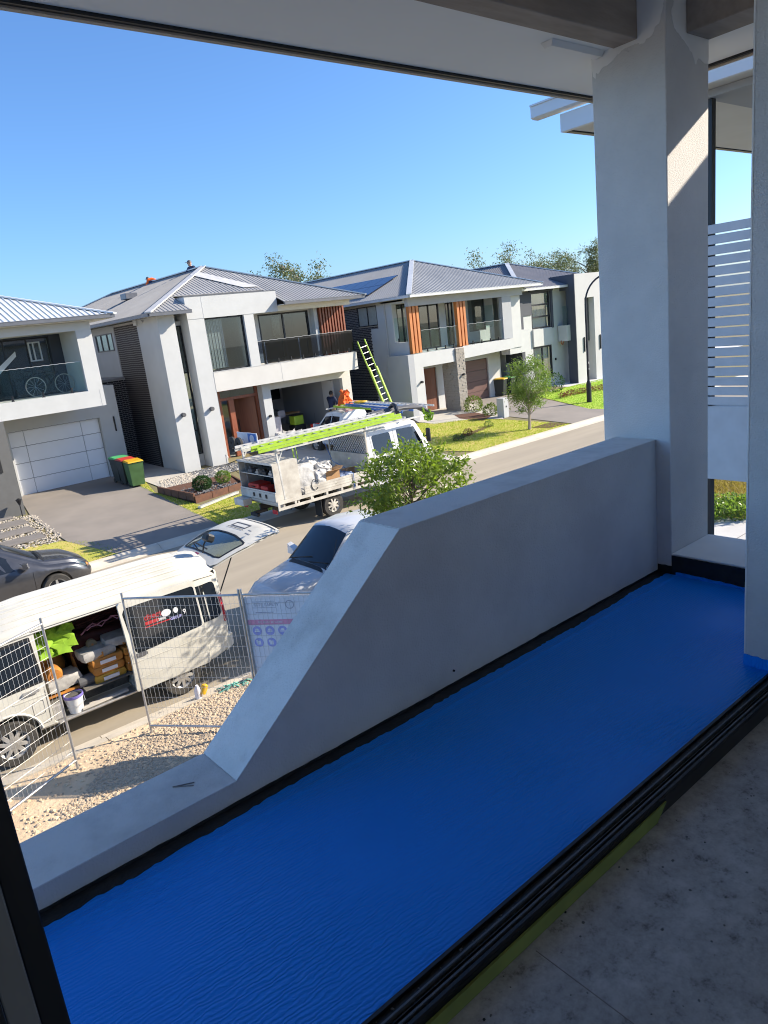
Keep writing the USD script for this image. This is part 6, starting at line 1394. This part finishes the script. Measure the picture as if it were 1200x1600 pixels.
bin240("dark wheelie bin with green lid, standing closest to the white garage", "bins by the white garage", (9.70, 28.85, zg(28.8)), .08, "bin_dark", "green_lid")
bin240("dark wheelie bin with yellow lid, first beside the brown garage door", "bins by the brown garage", (32.75, 29.0, .48), .3, "bin_dark", "yellow_lid")
bin240("dark wheelie bin with green lid, middle one near the brown garage door", "bins by the brown garage", (33.5, 29.0, .48), .2, "bin_dark", "green_lid")
bin240("dark wheelie bin with brown red lid, half behind the verge tree", "bins by the brown garage", (34.3, 28.9, .48), .25, "bin_dark", "brown_lid")

# garden pieces across the road
gb = T("garden_bed", "low brown timber edged garden bed with two bushes in front of the portal house", "garden bed", loc=(10.9, 24.2, zg(24.2)))
edge = [(9.82, 25.7), (9.98, 22.95), (12.1, 23.35), (12.6, 25.4)]
for (xa, ya), (xb2, yb2) in zip(edge, edge[1:]):
    n_ = max(1, int(math.hypot(xb2 - xa, yb2 - ya) / .55))
    for k in range(n_):
        f0, f1 = k / n_, (k + 1) / n_ - .01
        p0 = np.array([xa + (xb2 - xa) * f0, ya + (yb2 - ya) * f0, zg(ya) + .10]); p1 = np.array([xa + (xb2 - xa) * f1, ya + (yb2 - ya) * f1, zg(ya) + .10])
        gb.addw("edging_board", bar(p0, p1, .06, .26), "edging")
gb.addw("soil", hull([(9.86, 25.6, .3), (10.02, 23.02, .2), (12.05, 23.4, .2), (12.5, 25.4, .3), (9.86, 25.6, .50), (10.02, 23.02, .42), (12.05, 23.4, .42), (12.5, 25.4, .5)]), "grey_soil" if "grey_soil" in M else "mulch")
single("bed_gravel", pebbles(np.column_stack([nr.uniform(10.1, 11.9, 500), nr.uniform(23.3, 25.3, 500), np.full(500, .46)]), .02, .045, nr), "gravel_grey", kind="stuff")
def bush(name, label, c, r_, n, size, m, group=None, flat=.8):
    t = T(name, label, "shrub", loc=(c[0], c[1], c[2] - r_ * flat), group=group)
    d = nr.normal(size=(n, 3)); d /= np.linalg.norm(d, axis=1, keepdims=True)
    rad = r_ * (.72 + .34 * meshkit.fbm(d * 2.3 + c[0], 3))[:, None] * nr.uniform(.75, 1.02, n)[:, None] ** .5
    P = d * rad * [1, 1, flat] + [0, 0, r_ * flat]
    t.add("stem", tube([(0, 0, -.05), (.02, 0, r_ * flat)], [.03, .015], 6), "bark")
    t.add("foliage", leaves(P[P[:, 2] > 0], size, nr, .1, .45, d[P[:, 2] > 0] * 1.1), m)
    return t
bush("round_bush", "rounded bright green bush at the near corner of the timber edged bed", (10.75, 23.9, .68), .36, 1700, .075, "leaf_bush")
bush("round_bush", "paler ragged bush at the right end of the timber edged bed", (11.75, 24.2, .66), .30, 900, .075, "leaf_verge")
bush("yellow_shrub", "yellow green shrub at the foot of the stone column", (27.9, 26.7, .72), .50, 700, .13, "leaf_yellow", flat=1.0)
bush("yellow_shrub", "yellow shrub between the stone column and the white letterbox pillar", (27.35, 25.0, .55), .40, 420, .13, "leaf_yellow", flat=.9)
bush("low_shrub", "small grey green shrub in the mulch strip left of the verge tree", (24.9, 22.95, .35), .22, 300, .07, "leaf_verge")
bush("low_shrub", "small dark shrub on the lawn edge nearest the truck", (21.9, 22.0, .32), .26, 360, .07, "leaf_bush")
bush("low_shrub", "reddish small shrub on the lawn between the other two", (22.9, 22.4, .36), .22, 280, .07, "leaf_red")
bush("dark_shrub", "dark leafy shrub under the pale house wall right of the verge tree", (35.0, 26.8, .95), .62, 800, .11, "leaf_bush", flat=1.0)
red = []
for x in np.arange(32.9, 39.5, .10):
    y = 24.55 + .35 * math.sin((x - 32) * .9) + .05 * (x - 33)
    red.append(np.column_stack([x + nr.normal(0, .07, 24), y + nr.normal(0, .12, 24), zg(y) + nr.uniform(.02, .30, 24)]))
single("red_ground_cover", leaves(np.vstack(red), .10, nr, -.2), "leaf_red", kind="stuff")
lb_ = T("letterbox_pillar", "white square letterbox pillar on the lawn corner by the dark driveway", "letterbox", loc=(27.2, 24.05, .25))
lb_.add("pillar", box(-.19, .19, -.22, .22, 0, .98, .01), "render_white")
lb_.add("mail_slot", box(-.03, .06, -.226, -.221, .52, .60), "plastic_black")
lp = T("street_lamp", "black street lamp post with a curved arm on the green lawn", "street lamp", loc=(32.34, 22.6, zg(22.6)))
lp.add("post_base", lathe([(.13, 0), (.13, .95), (.065, 1.15), (.065, 1.2)], 16), "lamp_black", smooth=40)
lp.add("post", lathe([(.062, 1.1), (.05, 5.0)], 12), "lamp_black", smooth=40)
lp.add("arm", tube([(0, 0, 4.95)] + [(1.25 * (1 - math.cos(a)) * .82, -1.25 * (1 - math.cos(a)) * .57, 5.0 + 1.35 * math.sin(a)) for a in np.linspace(0, 1.35, 9)] , .045, 8), "lamp_black", smooth=40)
lp.add("lantern", hull([(.80, -.50, 6.26), (.92, -.70, 6.26), (1.5, -.98, 6.36), (1.4, -1.1, 6.36), (.85, -.55, 6.36), (.93, -.66, 6.36), (1.4, -.95, 6.42), (1.35, -1.0, 6.42)]), "lamp_black")
lp.add("sticker", [box(-.02, .02, -.066, -.061, 2.0, 2.1), box(-.02, .02, -.066, -.061, 1.7, 1.76), box(.055, .066, -.02, .02, 1.2, 1.35)], "white_paint")
single("metal_channel", bar((9.7, 22.1, zg(22.1) + .06), (11.5, 22.75, zg(22.7) + .06), .13, .07), "alum", "long grey metal channel lying on the grass behind the truck", "channel")
sl_ = T("garden_light", "small black garden light beside the grey pier at far left", "garden light", loc=(5.4, 27.0, zg(27)))
sl_.add("stake", tube([(0, 0, 0), (.0, 0, .48)], .02, 6), "lamp_black"); sl_.add("head", lathe([(.03, .42), (.09, .58), (.11, .60), (.02, .66)], 12), "lamp_black")
single("white_downlight_box", box(9.0, 9.1, 0, .1, -9, -8.9), "white_paint") if False else None
tp_ = T("garden_tap", "slim garden tap post by the tall white pillar", "tap", loc=(13.35, 26.9, .45))
tp_.add("post", tube([(0, 0, 0), (0, 0, .55)], .02, 6), "steel"); tp_.add("spout", tube([(0, 0, .5), (.02, -.12, .5), (.02, -.13, .44)], .015, 6), "steel")

# ------------------------------------------------------------------ things in the open van
def vw(x, y, z):                                                    # van coordinates to world
    return (VX - x, VY - .06 - y, z)
def vbox(x0, x1, y0, y1, z0, z1, b=0.0):
    return box(VX - x1, VX - x0, VY - .06 - y1, VY - .06 - y0, z0, z1, b)
bk_ = T("bucket", "white bucket with a purple rim standing on the van's side step", "bucket", loc=vw(2.62, .66, .375))
bk_.add("tub", lathe([(.10, 0), (.135, .27), (.128, .27), (.095, .01)], 20), "white_paint", smooth=40)
bk_.add("rim", lathe([(.140, .245), (.146, .262), (.140, .29), (.128, .288)], 20, "z", False), "purple", smooth=40)
bk_.add("handle", tube([(-.14, 0, .26), (-.13, -.10, .17), (0, -.155, .12), (.13, -.10, .17), (.14, 0, .26)], .005, 5), "steel")
def cement(label, c, m, seed, dims=(.46, .30, .13), rz=0.0, panel=None):
    p = sack("cement_bag", label, "bag", vw(*c), dims, m, seed, rz, group="bags stacked in the van")
    return p
z0 = .63
for k, (lb, m) in enumerate([("yellow bag at the bottom of the left stack in the van", "bag_yellow"), ("orange yellow bag second from the bottom of the left stack in the van", "bag_orange"), ("orange bag third from the bottom of the left van stack", "bag_orange")]):
    p_ = cement(lb, (2.02, .50, z0 + .075 + k * .135), m, 71 + k)
    child(p_, "print", [vbox(1.90, 2.14, .664, .674, z0 + .045 + k * .135, z0 + .10 + k * .135)], "sign_white")
for k, (lb, m) in enumerate([("orange bag at the bottom of the right stack in the van", "bag_orange"), ("orange yellow bag second from the bottom of the right stack in the van", "bag_orange"), ("orange bag third from the bottom of the right van stack", "bag_orange")]):
    p_ = cement(lb, (1.52, .52, z0 + .10 + k * .135), m, 81 + k)
    child(p_, "print", [vbox(1.42, 1.64, .684, .694, z0 + .07 + k * .135, z0 + .12 + k * .135)], "sign_white")
p1_ = cement("grey and white bag with orange end on top of the left van stack", (2.12, .46, z0 + .48), "bag_grey", 91, (.5, .34, .14), .1)
p2_ = cement("grey white bag lying over the middle of both van stacks", (1.74, .44, z0 + .56), "bag_grey", 92, (.46, .34, .13), -.1)
child(p1_, "print", [xf(box(-.10, .10, -.004, .004, -.04, .04), vw(2.16, .64, z0 + .46))], "bag_orange")
child(p2_, "print", [xf(box(-.08, .08, -.004, .004, -.035, .035), vw(1.66, .62, z0 + .52))], "bag_orange")
cement("white bag with red print lying on the orange mixer tray", (2.68, .40, z0 + .20), "bag_grey", 93, (.5, .34, .18), .15)
mx = T("cement_mixer", "orange mixer frame with its drum motor behind the van's front pillar", "mixer", loc=vw(2.75, .15, z0))
mx.add("frame", [bar((.35, 0, .05), (.35, 0, .70), .035), bar((-.32, .0, .05), (-.32, 0, .62), .035), bar((.38, 0, .66), (-.36, 0, .58), .035), bar((.42, -.38, .06), (-.30, -.42, .06), .05, .03), bar((.35, -.3, .05), (.35, 0, .40), .03)], "mixer_orange")
mx.add("motor", xf(lathe([(.0, -.16), (.10, -.16), (.13, -.10), (.13, .10), (.11, .14), (.05, .15)], 18, "y"), (-.02, -.22, .34)), "mixer_orange", smooth=40)
mx.add("motor_cap", xf(lathe([(.06, -.17), (.06, -.165)], 16, "y"), (-.02, -.222, .34)), "bag_orange")
mx.add("drum", xf(lathe([(.02, .0), (.24, .04), (.28, .2), (.22, .42), (.15, .46)], 18), (.0, .22, .10)), "mixer_orange", smooth=40)
mx.add("roller", xf(lathe([(.07, -.05), (.075, -.03), (.075, .03), (.07, .05)], 16, "y"), (.62, -.22, .58)), "khaki")
mx.add("roller_core", xf(lathe([(.018, -.052), (.018, .052)], 10, "y"), (.62, -.224, .58)), "timber_orange")
sack("green_vest", "bright green safety cloth heaped high behind the van's front pillar", "cloth", vw(2.68, .25, 1.50), (.55, .5, .38), "hivis_green", 95, lump=.75)
for k in range(9):
    pass
single("pipe_bundle", [tube([vw(2.3 + rng.uniform(-.1, .1), -.15 + rng.uniform(-.2, .25), 1.28 + .03 * k), vw(1.3 + rng.uniform(-.2, .1), -.1 + rng.uniform(-.2, .25), 1.30 + .03 * k)], .018, 6) for k in range(10)], "maroon", "bundle of dark red bars lying across the back of the van load", "bars")
single("pink_string", [tube([vw(2.2 - .1 * k + rng.uniform(-.03, .03), .2 + rng.uniform(-.1, .1), 1.36 + .025 * (k % 3) + .01 * k) for k in range(9)], .012, 5), tube([vw(2.15 - .09 * k + rng.uniform(-.03, .03), .25 + rng.uniform(-.06, .06), 1.40 + .02 * (k % 2) + .012 * k) for k in range(8)], .009, 5)], "pink", "tangled pinkish cord on the dark bars in the van", "cord")
sack("dark_tool_heap", "dark heap of bags at the back of the van load", "bag", vw(1.7, -.2, 1.02), (1.3, .7, .55), "maroon", 97, lump=.5)
sack("grey_tool_bag", "grey plastic bag right of the pink cord in the van", "bag", vw(1.38, .30, 1.36), (.36, .3, .2), "plastic_grey", 98)
single("blue_can", [xf(lathe([(.08, 0), (.085, .02), (.085, .22), (.07, .26), (.03, .28)], 14), vw(1.18, .35, 1.42))], "glass_van" if False else "blue_sheet", "pale blue can at the top right of the van opening", "can")
single("black_crate", vbox(1.02, 1.30, .1, .5, .64, 1.42, .02), "plastic_black", "black crate behind the slid open door in the van", "crate")
single("yellow_cloth", hull([vw(1.30, .55, 1.78), vw(1.05, .55, 1.76), vw(1.02, .5, 1.52), vw(1.10, .5, 1.50), vw(1.55, .5, 1.56), vw(1.30, .48, 1.77), vw(1.05, .50, 1.76)]), "lime_dull", "pale yellow cloth hanging at the top corner of the van opening", "cloth")
single("plastic_tub", [vbox(2.80, 3.0 - .03, .50, .74, .376, .62, .02)], "bag_grey", "pale container standing in the van's step well", "container")
single("timber_batten", [xf(box(-.36, .36, -.03, .03, 0, .03), vw(2.20, .72, .388), .05), xf(box(-.3, .3, -.025, .025, 0, .025), vw(2.12, .64, .376), .03)], "path", "two pale battens lying on the van's side step", "timber")
single("rubber_mat", [vbox(1.25, 2.45, .46, .72, .634, .655, .006)], "van_mat", "dark dusty mat at the edge of the van floor", "mat")
single("dark_roll", [xf(lathe([(.09, -.2), (.09, .2)], 14, "x"), vw(2.28, .52, .73))], "plastic_grey", "short dark roll between the bag stack and the mixer in the van", "roll")

# ------------------------------------------------------------------ temporary fence, banner, litter
def fence_panel(label, base, d, length, zb, zt, leanv=(0, 0, 0), skipx=None, post_ends=(1, 1)):
    base, d = np.array(base, float), np.array(d, float); d /= np.linalg.norm(d); ln = np.array(leanv, float)
    t = T("temporary_fence", label, "fence panel", loc=tuple(base), group="temporary site fence panels")
    P = lambda u, z: d * u + np.array([0, 0, z]) + ln * z
    for e, on in zip((0, length), post_ends):
        if on:
            t.add("post", tube([P(e, -.02), P(e, zt + .08)], .017, 8), "steel", smooth=50)
    t.add("top_rail", tube([P(0, zt), P(length, zt)], .017, 8), "steel", smooth=50)
    t.add("bottom_rail", tube([P(0, zb), P(length, zb)], .017, 8), "steel", smooth=50)
    u = .055
    while u < length - .02:
        t.add("wire", tube([P(u, zb), P(u, zt)], .0019, 5, False), "wire_grey"); u += .066
    z = zb + .14
    while z < zt - .05:
        t.add("cross_wire", tube([P(0, z), P(length, z)], .0019, 5, False), "wire_grey"); z += .155
    return t, P
fA = (2.90, 9.66, zg(9.66)); dA = (.62, -.78, 0)
pA, PA = fence_panel("right wire fence panel standing on the gravel in front of the van's rear", fA, dA, 1.72, .13, 2.10)
fB = np.array(fA) + np.array(dA) / np.linalg.norm(dA) * 1.76
pB, PB = fence_panel("wire fence panel carrying the safety banner, beside the sloping parapet", tuple(fB), dA, 1.7, .13, 2.10)
fC = (1.83, 9.60, zg(9.6))
pC, PC = fence_panel("left wire fence panel standing in front of the van's front wheel", fC, (-.95, -.50, 0), 2.35, .14, 2.13)
single("fence_foot", [box(2.72, 3.08, 9.58, 9.74, .14, .165, .01)], "sand", "flat sand covered foot under the right fence panel's post", "fence foot")
bn = T("safety_banner", "pale site safety banner with pink band and round blue symbols on the fence", "banner", loc=tuple(fB))
dBn = np.array(dA) / np.linalg.norm(dA); nB = np.array([dBn[1], -dBn[0], 0])
if nB[1] > 0: nB = -nB
def onb(m2, u, z, off):
    v, f = m2
    v = np.asarray(v, float)
    return dBn * (u + v[:, :1]) + np.array([0, 0, 1]) * (z + v[:, 1:2]) + nB * (off + v[:, 2:3]), f
bn.add("sheet", onb(box(.01, 1.66, .95, 2.07, -.004, 0), 0, 0, -.012), "sign_white")
bn.add("pink_band", onb(box(.02, 1.55, 0, .075, 0, .002), 0, 1.66, -.012), "pink")
bn.add("heading", [onb(tri(meshkit.text_mesh("SITE SAFETY", .04, .0015, True)), .14, 1.925, -.012)], "sign_grey")
bn.add("heading_frame", [onb(box(.12, .44, 0, .006, 0, .0015), 0, 1.90, -.012), onb(box(.12, .44, 0, .006, 0, .0015), 0, 1.985, -.012), onb(box(.15, .40, 0, .012, 0, .0015), 0, 1.83, -.012), onb(tri(lathe([(.05, 0), (.062, 0), (.062, .0015), (.05, .0015)], 20, "z", False)), .64, 1.94, -.012)], "sign_grey")
bn.add("band_text", [onb(tri(meshkit.text_mesh("PPE MUST BE WORN", .025, .0015)), .16, 1.685, -.0095)], "sign_white")
for k in range(2):
    for j in range(6):
        u, z = .13 + j * .18, 1.575 - k * .17
        q = bn.add("symbol", onb(ext(Polygon([(math.cos(a) * .065, math.sin(a) * .065) for a in np.linspace(0, 6.2, 26)]), 0, .002), u, z, -.012), "sign_blue")
        bn.add("pictogram", [onb(ext(Polygon([(math.cos(a) * .028, math.sin(a) * .028) for a in np.linspace(0, 3.14, 12)]), 0, .0015), u, z + .005, -.0095), onb(box(-.036, .036, -.016, .0, 0, .0015), u, z, -.0095)] if k == 0 else [onb(box(-.026, .026, -.03, .026, 0, .0015), u, z, -.0095), onb(box(-.036, -.01, .0, .036, 0, .0015), u, z, -.0095)], "sign_white", parent=q)
bt = T("squeeze_bottle", "yellow and clear bottle standing at the kerb below the van's rear", "bottle", loc=(3.86, 10.12, .135))
bt.add("bottle", lathe([(.05, 0), (.055, .02), (.055, .14), (.03, .19), (.022, .22)], 14), "sign_white", smooth=40)
bt.add("yellow_sleeve", xf(lathe([(.05, -.07), (.058, -.03), (.05, .07), (.02, .09)], 12), (.09, -.03, .12), 0, .5), "yellow_lid", smooth=40)
nt_ = []
for k in range(26):
    x = 4.25 + rng.uniform(0, 1.05); y = 9.98 - .25 * (x - 4.3) + rng.uniform(-.07, .07)
    nt_.append(tube([(x, y, .15), (x + rng.uniform(-.1, .12), y + rng.uniform(-.06, .06), .17 + rng.uniform(0, .05)), (x + rng.uniform(-.2, .25), y + rng.uniform(-.08, .08), .15)], .012, 5))
single("teal_netting", nt_, "teal", "tangled teal netting on the gravel at the kerb behind the fence", "netting")
single("timber_offcut", [bar((4.6, 10.0, .17), (5.9, 9.85, .19), .09, .05)], "bark_pale", "weathered plank on the verge beyond the fence", "plank")
# ------------------------------------------------------------------ trees
def tree(name, label, loc, wood, crown, wm, lm, group=None):
    t = T(name, label, "tree", loc=loc, group=group)
    t.add("trunk", wood, wm, smooth=40); t.add("crown", crown, lm)
    return t
r_ = np.random.RandomState(5)
def oval_crown(base, c, rad, r, n_cl, per, cl_r, size, trunk_r, drop=.2, stems=1):
    """A young tree: stems that fork into limbs, and leaf clumps filling an uneven oval."""
    base, c, rad = np.array(base, float), np.array(c, float), np.array(rad, float)
    wood, pts, outs = [], [], []
    tops = []
    for s in range(stems):
        o = np.array([.13 * s, .05 * s, 0]); tp = c + np.array([.12 * s - .05, .08 * s, rad[2] * (.35 - .2 * s)])
        mid = (base + o) * .5 + tp * .5 + r.normal(0, .03, 3)
        wood.append(tube([base + o, mid, tp], [trunk_r, trunk_r * .7, trunk_r * .25], 8)); tops.append((base + o, mid, tp))
    for i in range(n_cl):
        d = r.normal(size=3); d /= np.linalg.norm(d)
        q = c + d * rad * r.uniform(.35, 1.0) ** .6 * (.82 + .3 * meshkit.noise(np.array([d * 2.2 + i * .01]), 5)[0])
        f = np.clip((q[2] - base[2]) / (2.6 * rad[2]) * r.uniform(.6, .95), .25, .95)
        t0 = tops[i % len(tops)]
        p = t0[0] + (t0[2] - t0[0]) * f
        wood.append(tube([p, (p + q) / 2 + r.normal(0, .06, 3) + [0, 0, .05], q], [trunk_r * .28, trunk_r * .18, trunk_r * .05], 5))
        m = int(per * r.uniform(.5, 1.4))
        g = r.normal(0, 1, (m, 3)) * cl_r * r.uniform(.6, 1.25) * [1, 1, .7]
        pts.append(q + g); outs.append(np.tile(d * .6, (m, 1)))
    return cat(wood), leaves(np.vstack(pts), size, r, drop, out=np.vstack(outs))
# the young street tree whose top shows above our parapet
w1, c1 = oval_crown((0, 0, 0), (0, 0, 2.33), (1.02, 1.0, .92), r_, 84, 105, .16, .098, .045)
tree("street_tree", "leafy young tree in front of the truck, its crown just above the grey parapet", (8.2, 9.5, zg(9.5)), w1, c1, "bark", "leaf_street")
w2, c2 = oval_crown((0, 0, 0), (.18, 0, 2.05), (.98, .95, 1.22), r_, 84, 105, .16, .09, .05, .2, 2)
tree("verge_tree", "slim twin stemmed tree on the verge lawn by the letterbox pillar", (25.05, 20.7, zg(20.7)), w2, c2, "bark_pale", "leaf_verge")
def gum(label, x, y, h, spread, seed, n=13, per=130, cr=.85):
    r = np.random.RandomState(seed)
    w, c = grow((0, 0, 0), (r.uniform(-.5, .5), 0, h * .92), .28, r, n, spread, cr, per, .5, .24, .5, 3)
    tree("gum_tree", label, (x, y, .4), w, c, "bark_pale", "leaf_gum", "gum trees beyond the houses")
gum("broad low gum tree behind the roof of the open garage house, left one", 33.4, 55, 9.7, 3.0, 21)
gum("taller gum tree right of the broad one above the open garage roof", 37.6, 55.5, 10.5, 2.2, 22)
gum("small gum crown just left of the blue grey roof", 42.0, 58, 8.9, 1.4, 23, 8)
gum("gum tree crown seen between the two rightmost roofs", 60.5, 55, 8.9, 2.8, 24)
gum("faint gum crown behind the blue grey roof's right slope", 56.5, 56, 8.6, 1.6, 29, 8)
gum("tall open gum tree above the charcoal house", 67.0, 55, 9.6, 2.6, 25, 12, 90)
gum("middle gum tree above the charcoal portal", 72.0, 56, 9.5, 2.4, 26, 12, 110)
gum("dense gum tree farthest right against the pillar", 79.5, 55, 9.9, 3.2, 27, 16, 170)
gum("thin gum tree between the middle and the dense ones", 75.4, 57, 9.6, 1.8, 28, 9, 90)
# ------------------------------------------------------------------ people
def person(label, loc, rz, J, top, bottom, hair=None, cap=None, s=1.0):
    """J: joint positions in metres (x forward, y left, z up). The body is one continuous mesh; clothes, hair and shoes are its children."""
    t = T("person", label, "person", loc=loc, rz=rz)
    R = {"pelvis": .145, "waist": .13, "chest": .155, "neck": .055, "head": .10, "sho": .075, "elb": .045, "wri": .032, "hip": .10, "kne": .062, "ank": .042, "toe": .035}
    def bone(a, b, ra, rb):
        A, Bp = np.array(a, float), np.array(b, float)
        sp = manifold3d.Manifold.sphere(1.0, 14)
        q = sp.scale([ra] * 3).translate(A.tolist()) + sp.scale([rb] * 3).translate(Bp.tolist())
        return q.hull()
    def chain(names, grow_=0.0, cut=None):
        out = None
        for a, b in names:
            q = bone(J[a], J[b], R[a[:3] if a[:3] in R else a] + grow_, R[b[:3] if b[:3] in R else b] + grow_)
            out = q if out is None else out + q
        return out
    torso = [("pelvis", "waist"), ("waist", "chest"), ("chest", "neck")]
    arms = [(f"sho{q}", f"elb{q}") for q in "lr"] + [(f"elb{q}", f"wri{q}") for q in "lr"]
    legs = [(f"hip{q}", f"kne{q}") for q in "lr"] + [(f"kne{q}", f"ank{q}") for q in "lr"]
    shoulders = [("chest", "shol"), ("chest", "shor")]
    hips = [("pelvis", "hipl"), ("pelvis", "hipr")]
    body = chain(torso + shoulders + arms + hips + legs)
    hd = np.array(J["head"]); fdir = np.array(J.get("face", (1, 0, 0)), float); fdir /= np.linalg.norm(fdir)
    sp = manifold3d.Manifold.sphere(1.0, 20)
    ya = math.degrees(math.atan2(fdir[1], fdir[0]))
    headm = sp.scale([.098, .078, .122]) + sp.scale([.06, .06, .06]).translate([.028, 0, -.075])
    headm = headm + sp.scale([.018, .014, .022]).translate([.103, 0, -.015]) + sp.scale([.012, .016, .028]).translate([0, .08, -.01]) + sp.scale([.012, .016, .028]).translate([0, -.08, -.01])
    body = body + headm.rotate([0, 0, ya]).translate(hd.tolist()) + bone(J["neck"], hd - np.array([0, 0, .06]), .055, .055)
    for q in "lr":
        w = np.array(J["wri" + q]); d = w - np.array(J["elb" + q]); d /= np.linalg.norm(d)
        u, v_, _ = frame_of(d)
        palm = w + d * .055
        body = body + bone(w, palm, .030, .034)
        for k in range(4):
            o = palm + u * (.024 * (k - 1.5)) ; ln = (.062, .072, .068, .052)[k]
            m1 = o + d * .045; m2 = m1 + d * ln * .6 - v_ * .02; 
            body = body + bone(o, m1, .0095, .009) + bone(m1, m2, .009, .008)
        th = w + d * .03 - u * .03
        body = body + bone(th, th - u * .028 + d * .03, .011, .010) + bone(th - u * .028 + d * .03, th - u * .026 + d * .06, .010, .009)
        a = np.array(J["ank" + q]); body = body + bone(a, np.array(J["toe" + q]), .042, .035)
    v, f = tri(body)
    b_ = t.add("body", (v * s, f), "skin", smooth=50)
    sh = chain(torso[:2] + shoulders + arms, .016) + bone(J["chest"], np.array(J["neck"]) - np.array([0, 0, .03]), .165, .07)
    v, f = tri(sh); t.add("shirt", (v * s, f), top, parent=b_, smooth=50)
    tr_ = chain(hips + legs, .014) + bone(J["pelvis"], J["pelvis"], .158, .158)
    v, f = tri(tr_); t.add("trousers", (v * s, f), bottom, parent=b_, smooth=50)
    for q in "lr":
        v, f = tri(bone(np.array(J["ank" + q]) - [0, 0, .01], J["toe" + q], .056, .046)); t.add("shoe", (v * s, f), "plastic_black", parent=b_, smooth=50)
    hr = sp.scale([.108, .088, .125]).translate([-.012, 0, .012]) - man(*fix(box(.03, .3, -.2, .2, -.3, .055))) - man(*fix(box(-.3, .3, -.2, .2, -.3, -.055)))
    if cap:
        hr = sp.scale([.113, .094, .10]).translate([0, 0, .045]) - man(*fix(box(-.3, .3, -.2, .2, -.3, .03))) + man(*fix(box(.05, .20, -.07, .07, .032, .045)))
    v, f = tri(hr.rotate([0, 0, ya]).translate(hd.tolist())); t.add("cap" if cap else "hair", (v * s, f), cap or "hair", parent=b_, smooth=50)
    # eyes and mouth
    c, s_ = math.cos(math.radians(ya)), math.sin(math.radians(ya))
    face = []
    for y in (.032, -.032):
        p = hd + np.array([c * .088 - s_ * y, s_ * .088 + c * y, .012]); face.append(xf(ICO1, p * s, s=.011))
    face.append(xf(box(.092, .10, -.022, .022, -.062, -.056), hd * s, math.radians(ya)))
    t.add("face_features", cat(face), "hair", parent=b_)
    return t
stand = dict(pelvis=(0, 0, .95), waist=(0, 0, 1.1), chest=(.02, 0, 1.32), neck=(.03, 0, 1.50), head=(.06, 0, 1.64), shol=(.02, .18, 1.42), shor=(.02, -.18, 1.42), elbl=(.12, .24, 1.15), elbr=(.16, -.22, 1.18), wril=(.36, .16, 1.18), wrir=(.40, -.14, 1.25),
             hipl=(0, .09, .92), hipr=(0, -.09, .92), knel=(.03, .10, .50), kner=(.0, -.10, .50), ankl=(0, .11, .08), ankr=(-.03, -.11, .08), toel=(.17, .12, .045), toer=(.14, -.12, .045))
person("person in a navy hoodie standing in the garage doorway, reaching forwards", (20.6, 29.25, .685), math.radians(10), stand, "navy", "khaki", s=1.06)
second = dict(stand, elbl=(.22, .22, 1.22), wril=(.42, .12, 1.42), head=(.04, 0, 1.63))
person("person with dark hair facing the navy hoodie, half behind the orange cloth", (21.0, 28.62, .60), math.radians(186), second, "plastic_grey", "navy")
sit = dict(pelvis=(0, 0, .18), waist=(-.02, 0, .33), chest=(.04, 0, .55), neck=(.08, 0, .72), head=(.12, 0, .86), shol=(.05, .18, .64), shor=(.05, -.18, .64), elbl=(.20, .25, .42), elbr=(.20, -.25, .42), wril=(.38, .12, .40), wrir=(.38, -.12, .40),
           hipl=(.02, .10, .16), hipr=(.02, -.10, .16), knel=(.38, .16, .34), kner=(.38, -.16, .34), ankl=(.55, .14, .0), ankr=(.55, -.14, .0), toel=(.70, .15, -.06), toer=(.70, -.15, -.06), face=(1, -.3, 0))
person("person in dark clothes and cap sitting on the roof ridge near its peak", (16.75, 33.9, 8.42), math.radians(190), sit, "navy", "navy", cap="plastic_grey")
bend = dict(sit, chest=(.34, 0, .36), neck=(.50, 0, .44), head=(.62, 0, .46), waist=(.12, 0, .30), shol=(.38, .18, .40), shor=(.38, -.18, .40), elbl=(.50, .24, .18), elbr=(.50, -.24, .18), wril=(.66, .14, .06), wrir=(.66, -.14, .06))
person("person in an orange shirt crouching on the roof behind the ridge", (16.75, 38.3, 8.64), math.radians(110), bend, "hivis_orange", "navy", cap="plastic_grey")
person("person in an orange brown top low behind the right hip of the roof", (19.5, 36.9, 8.25), math.radians(-80), sit, "timber_orange", "navy", cap="timber_red")
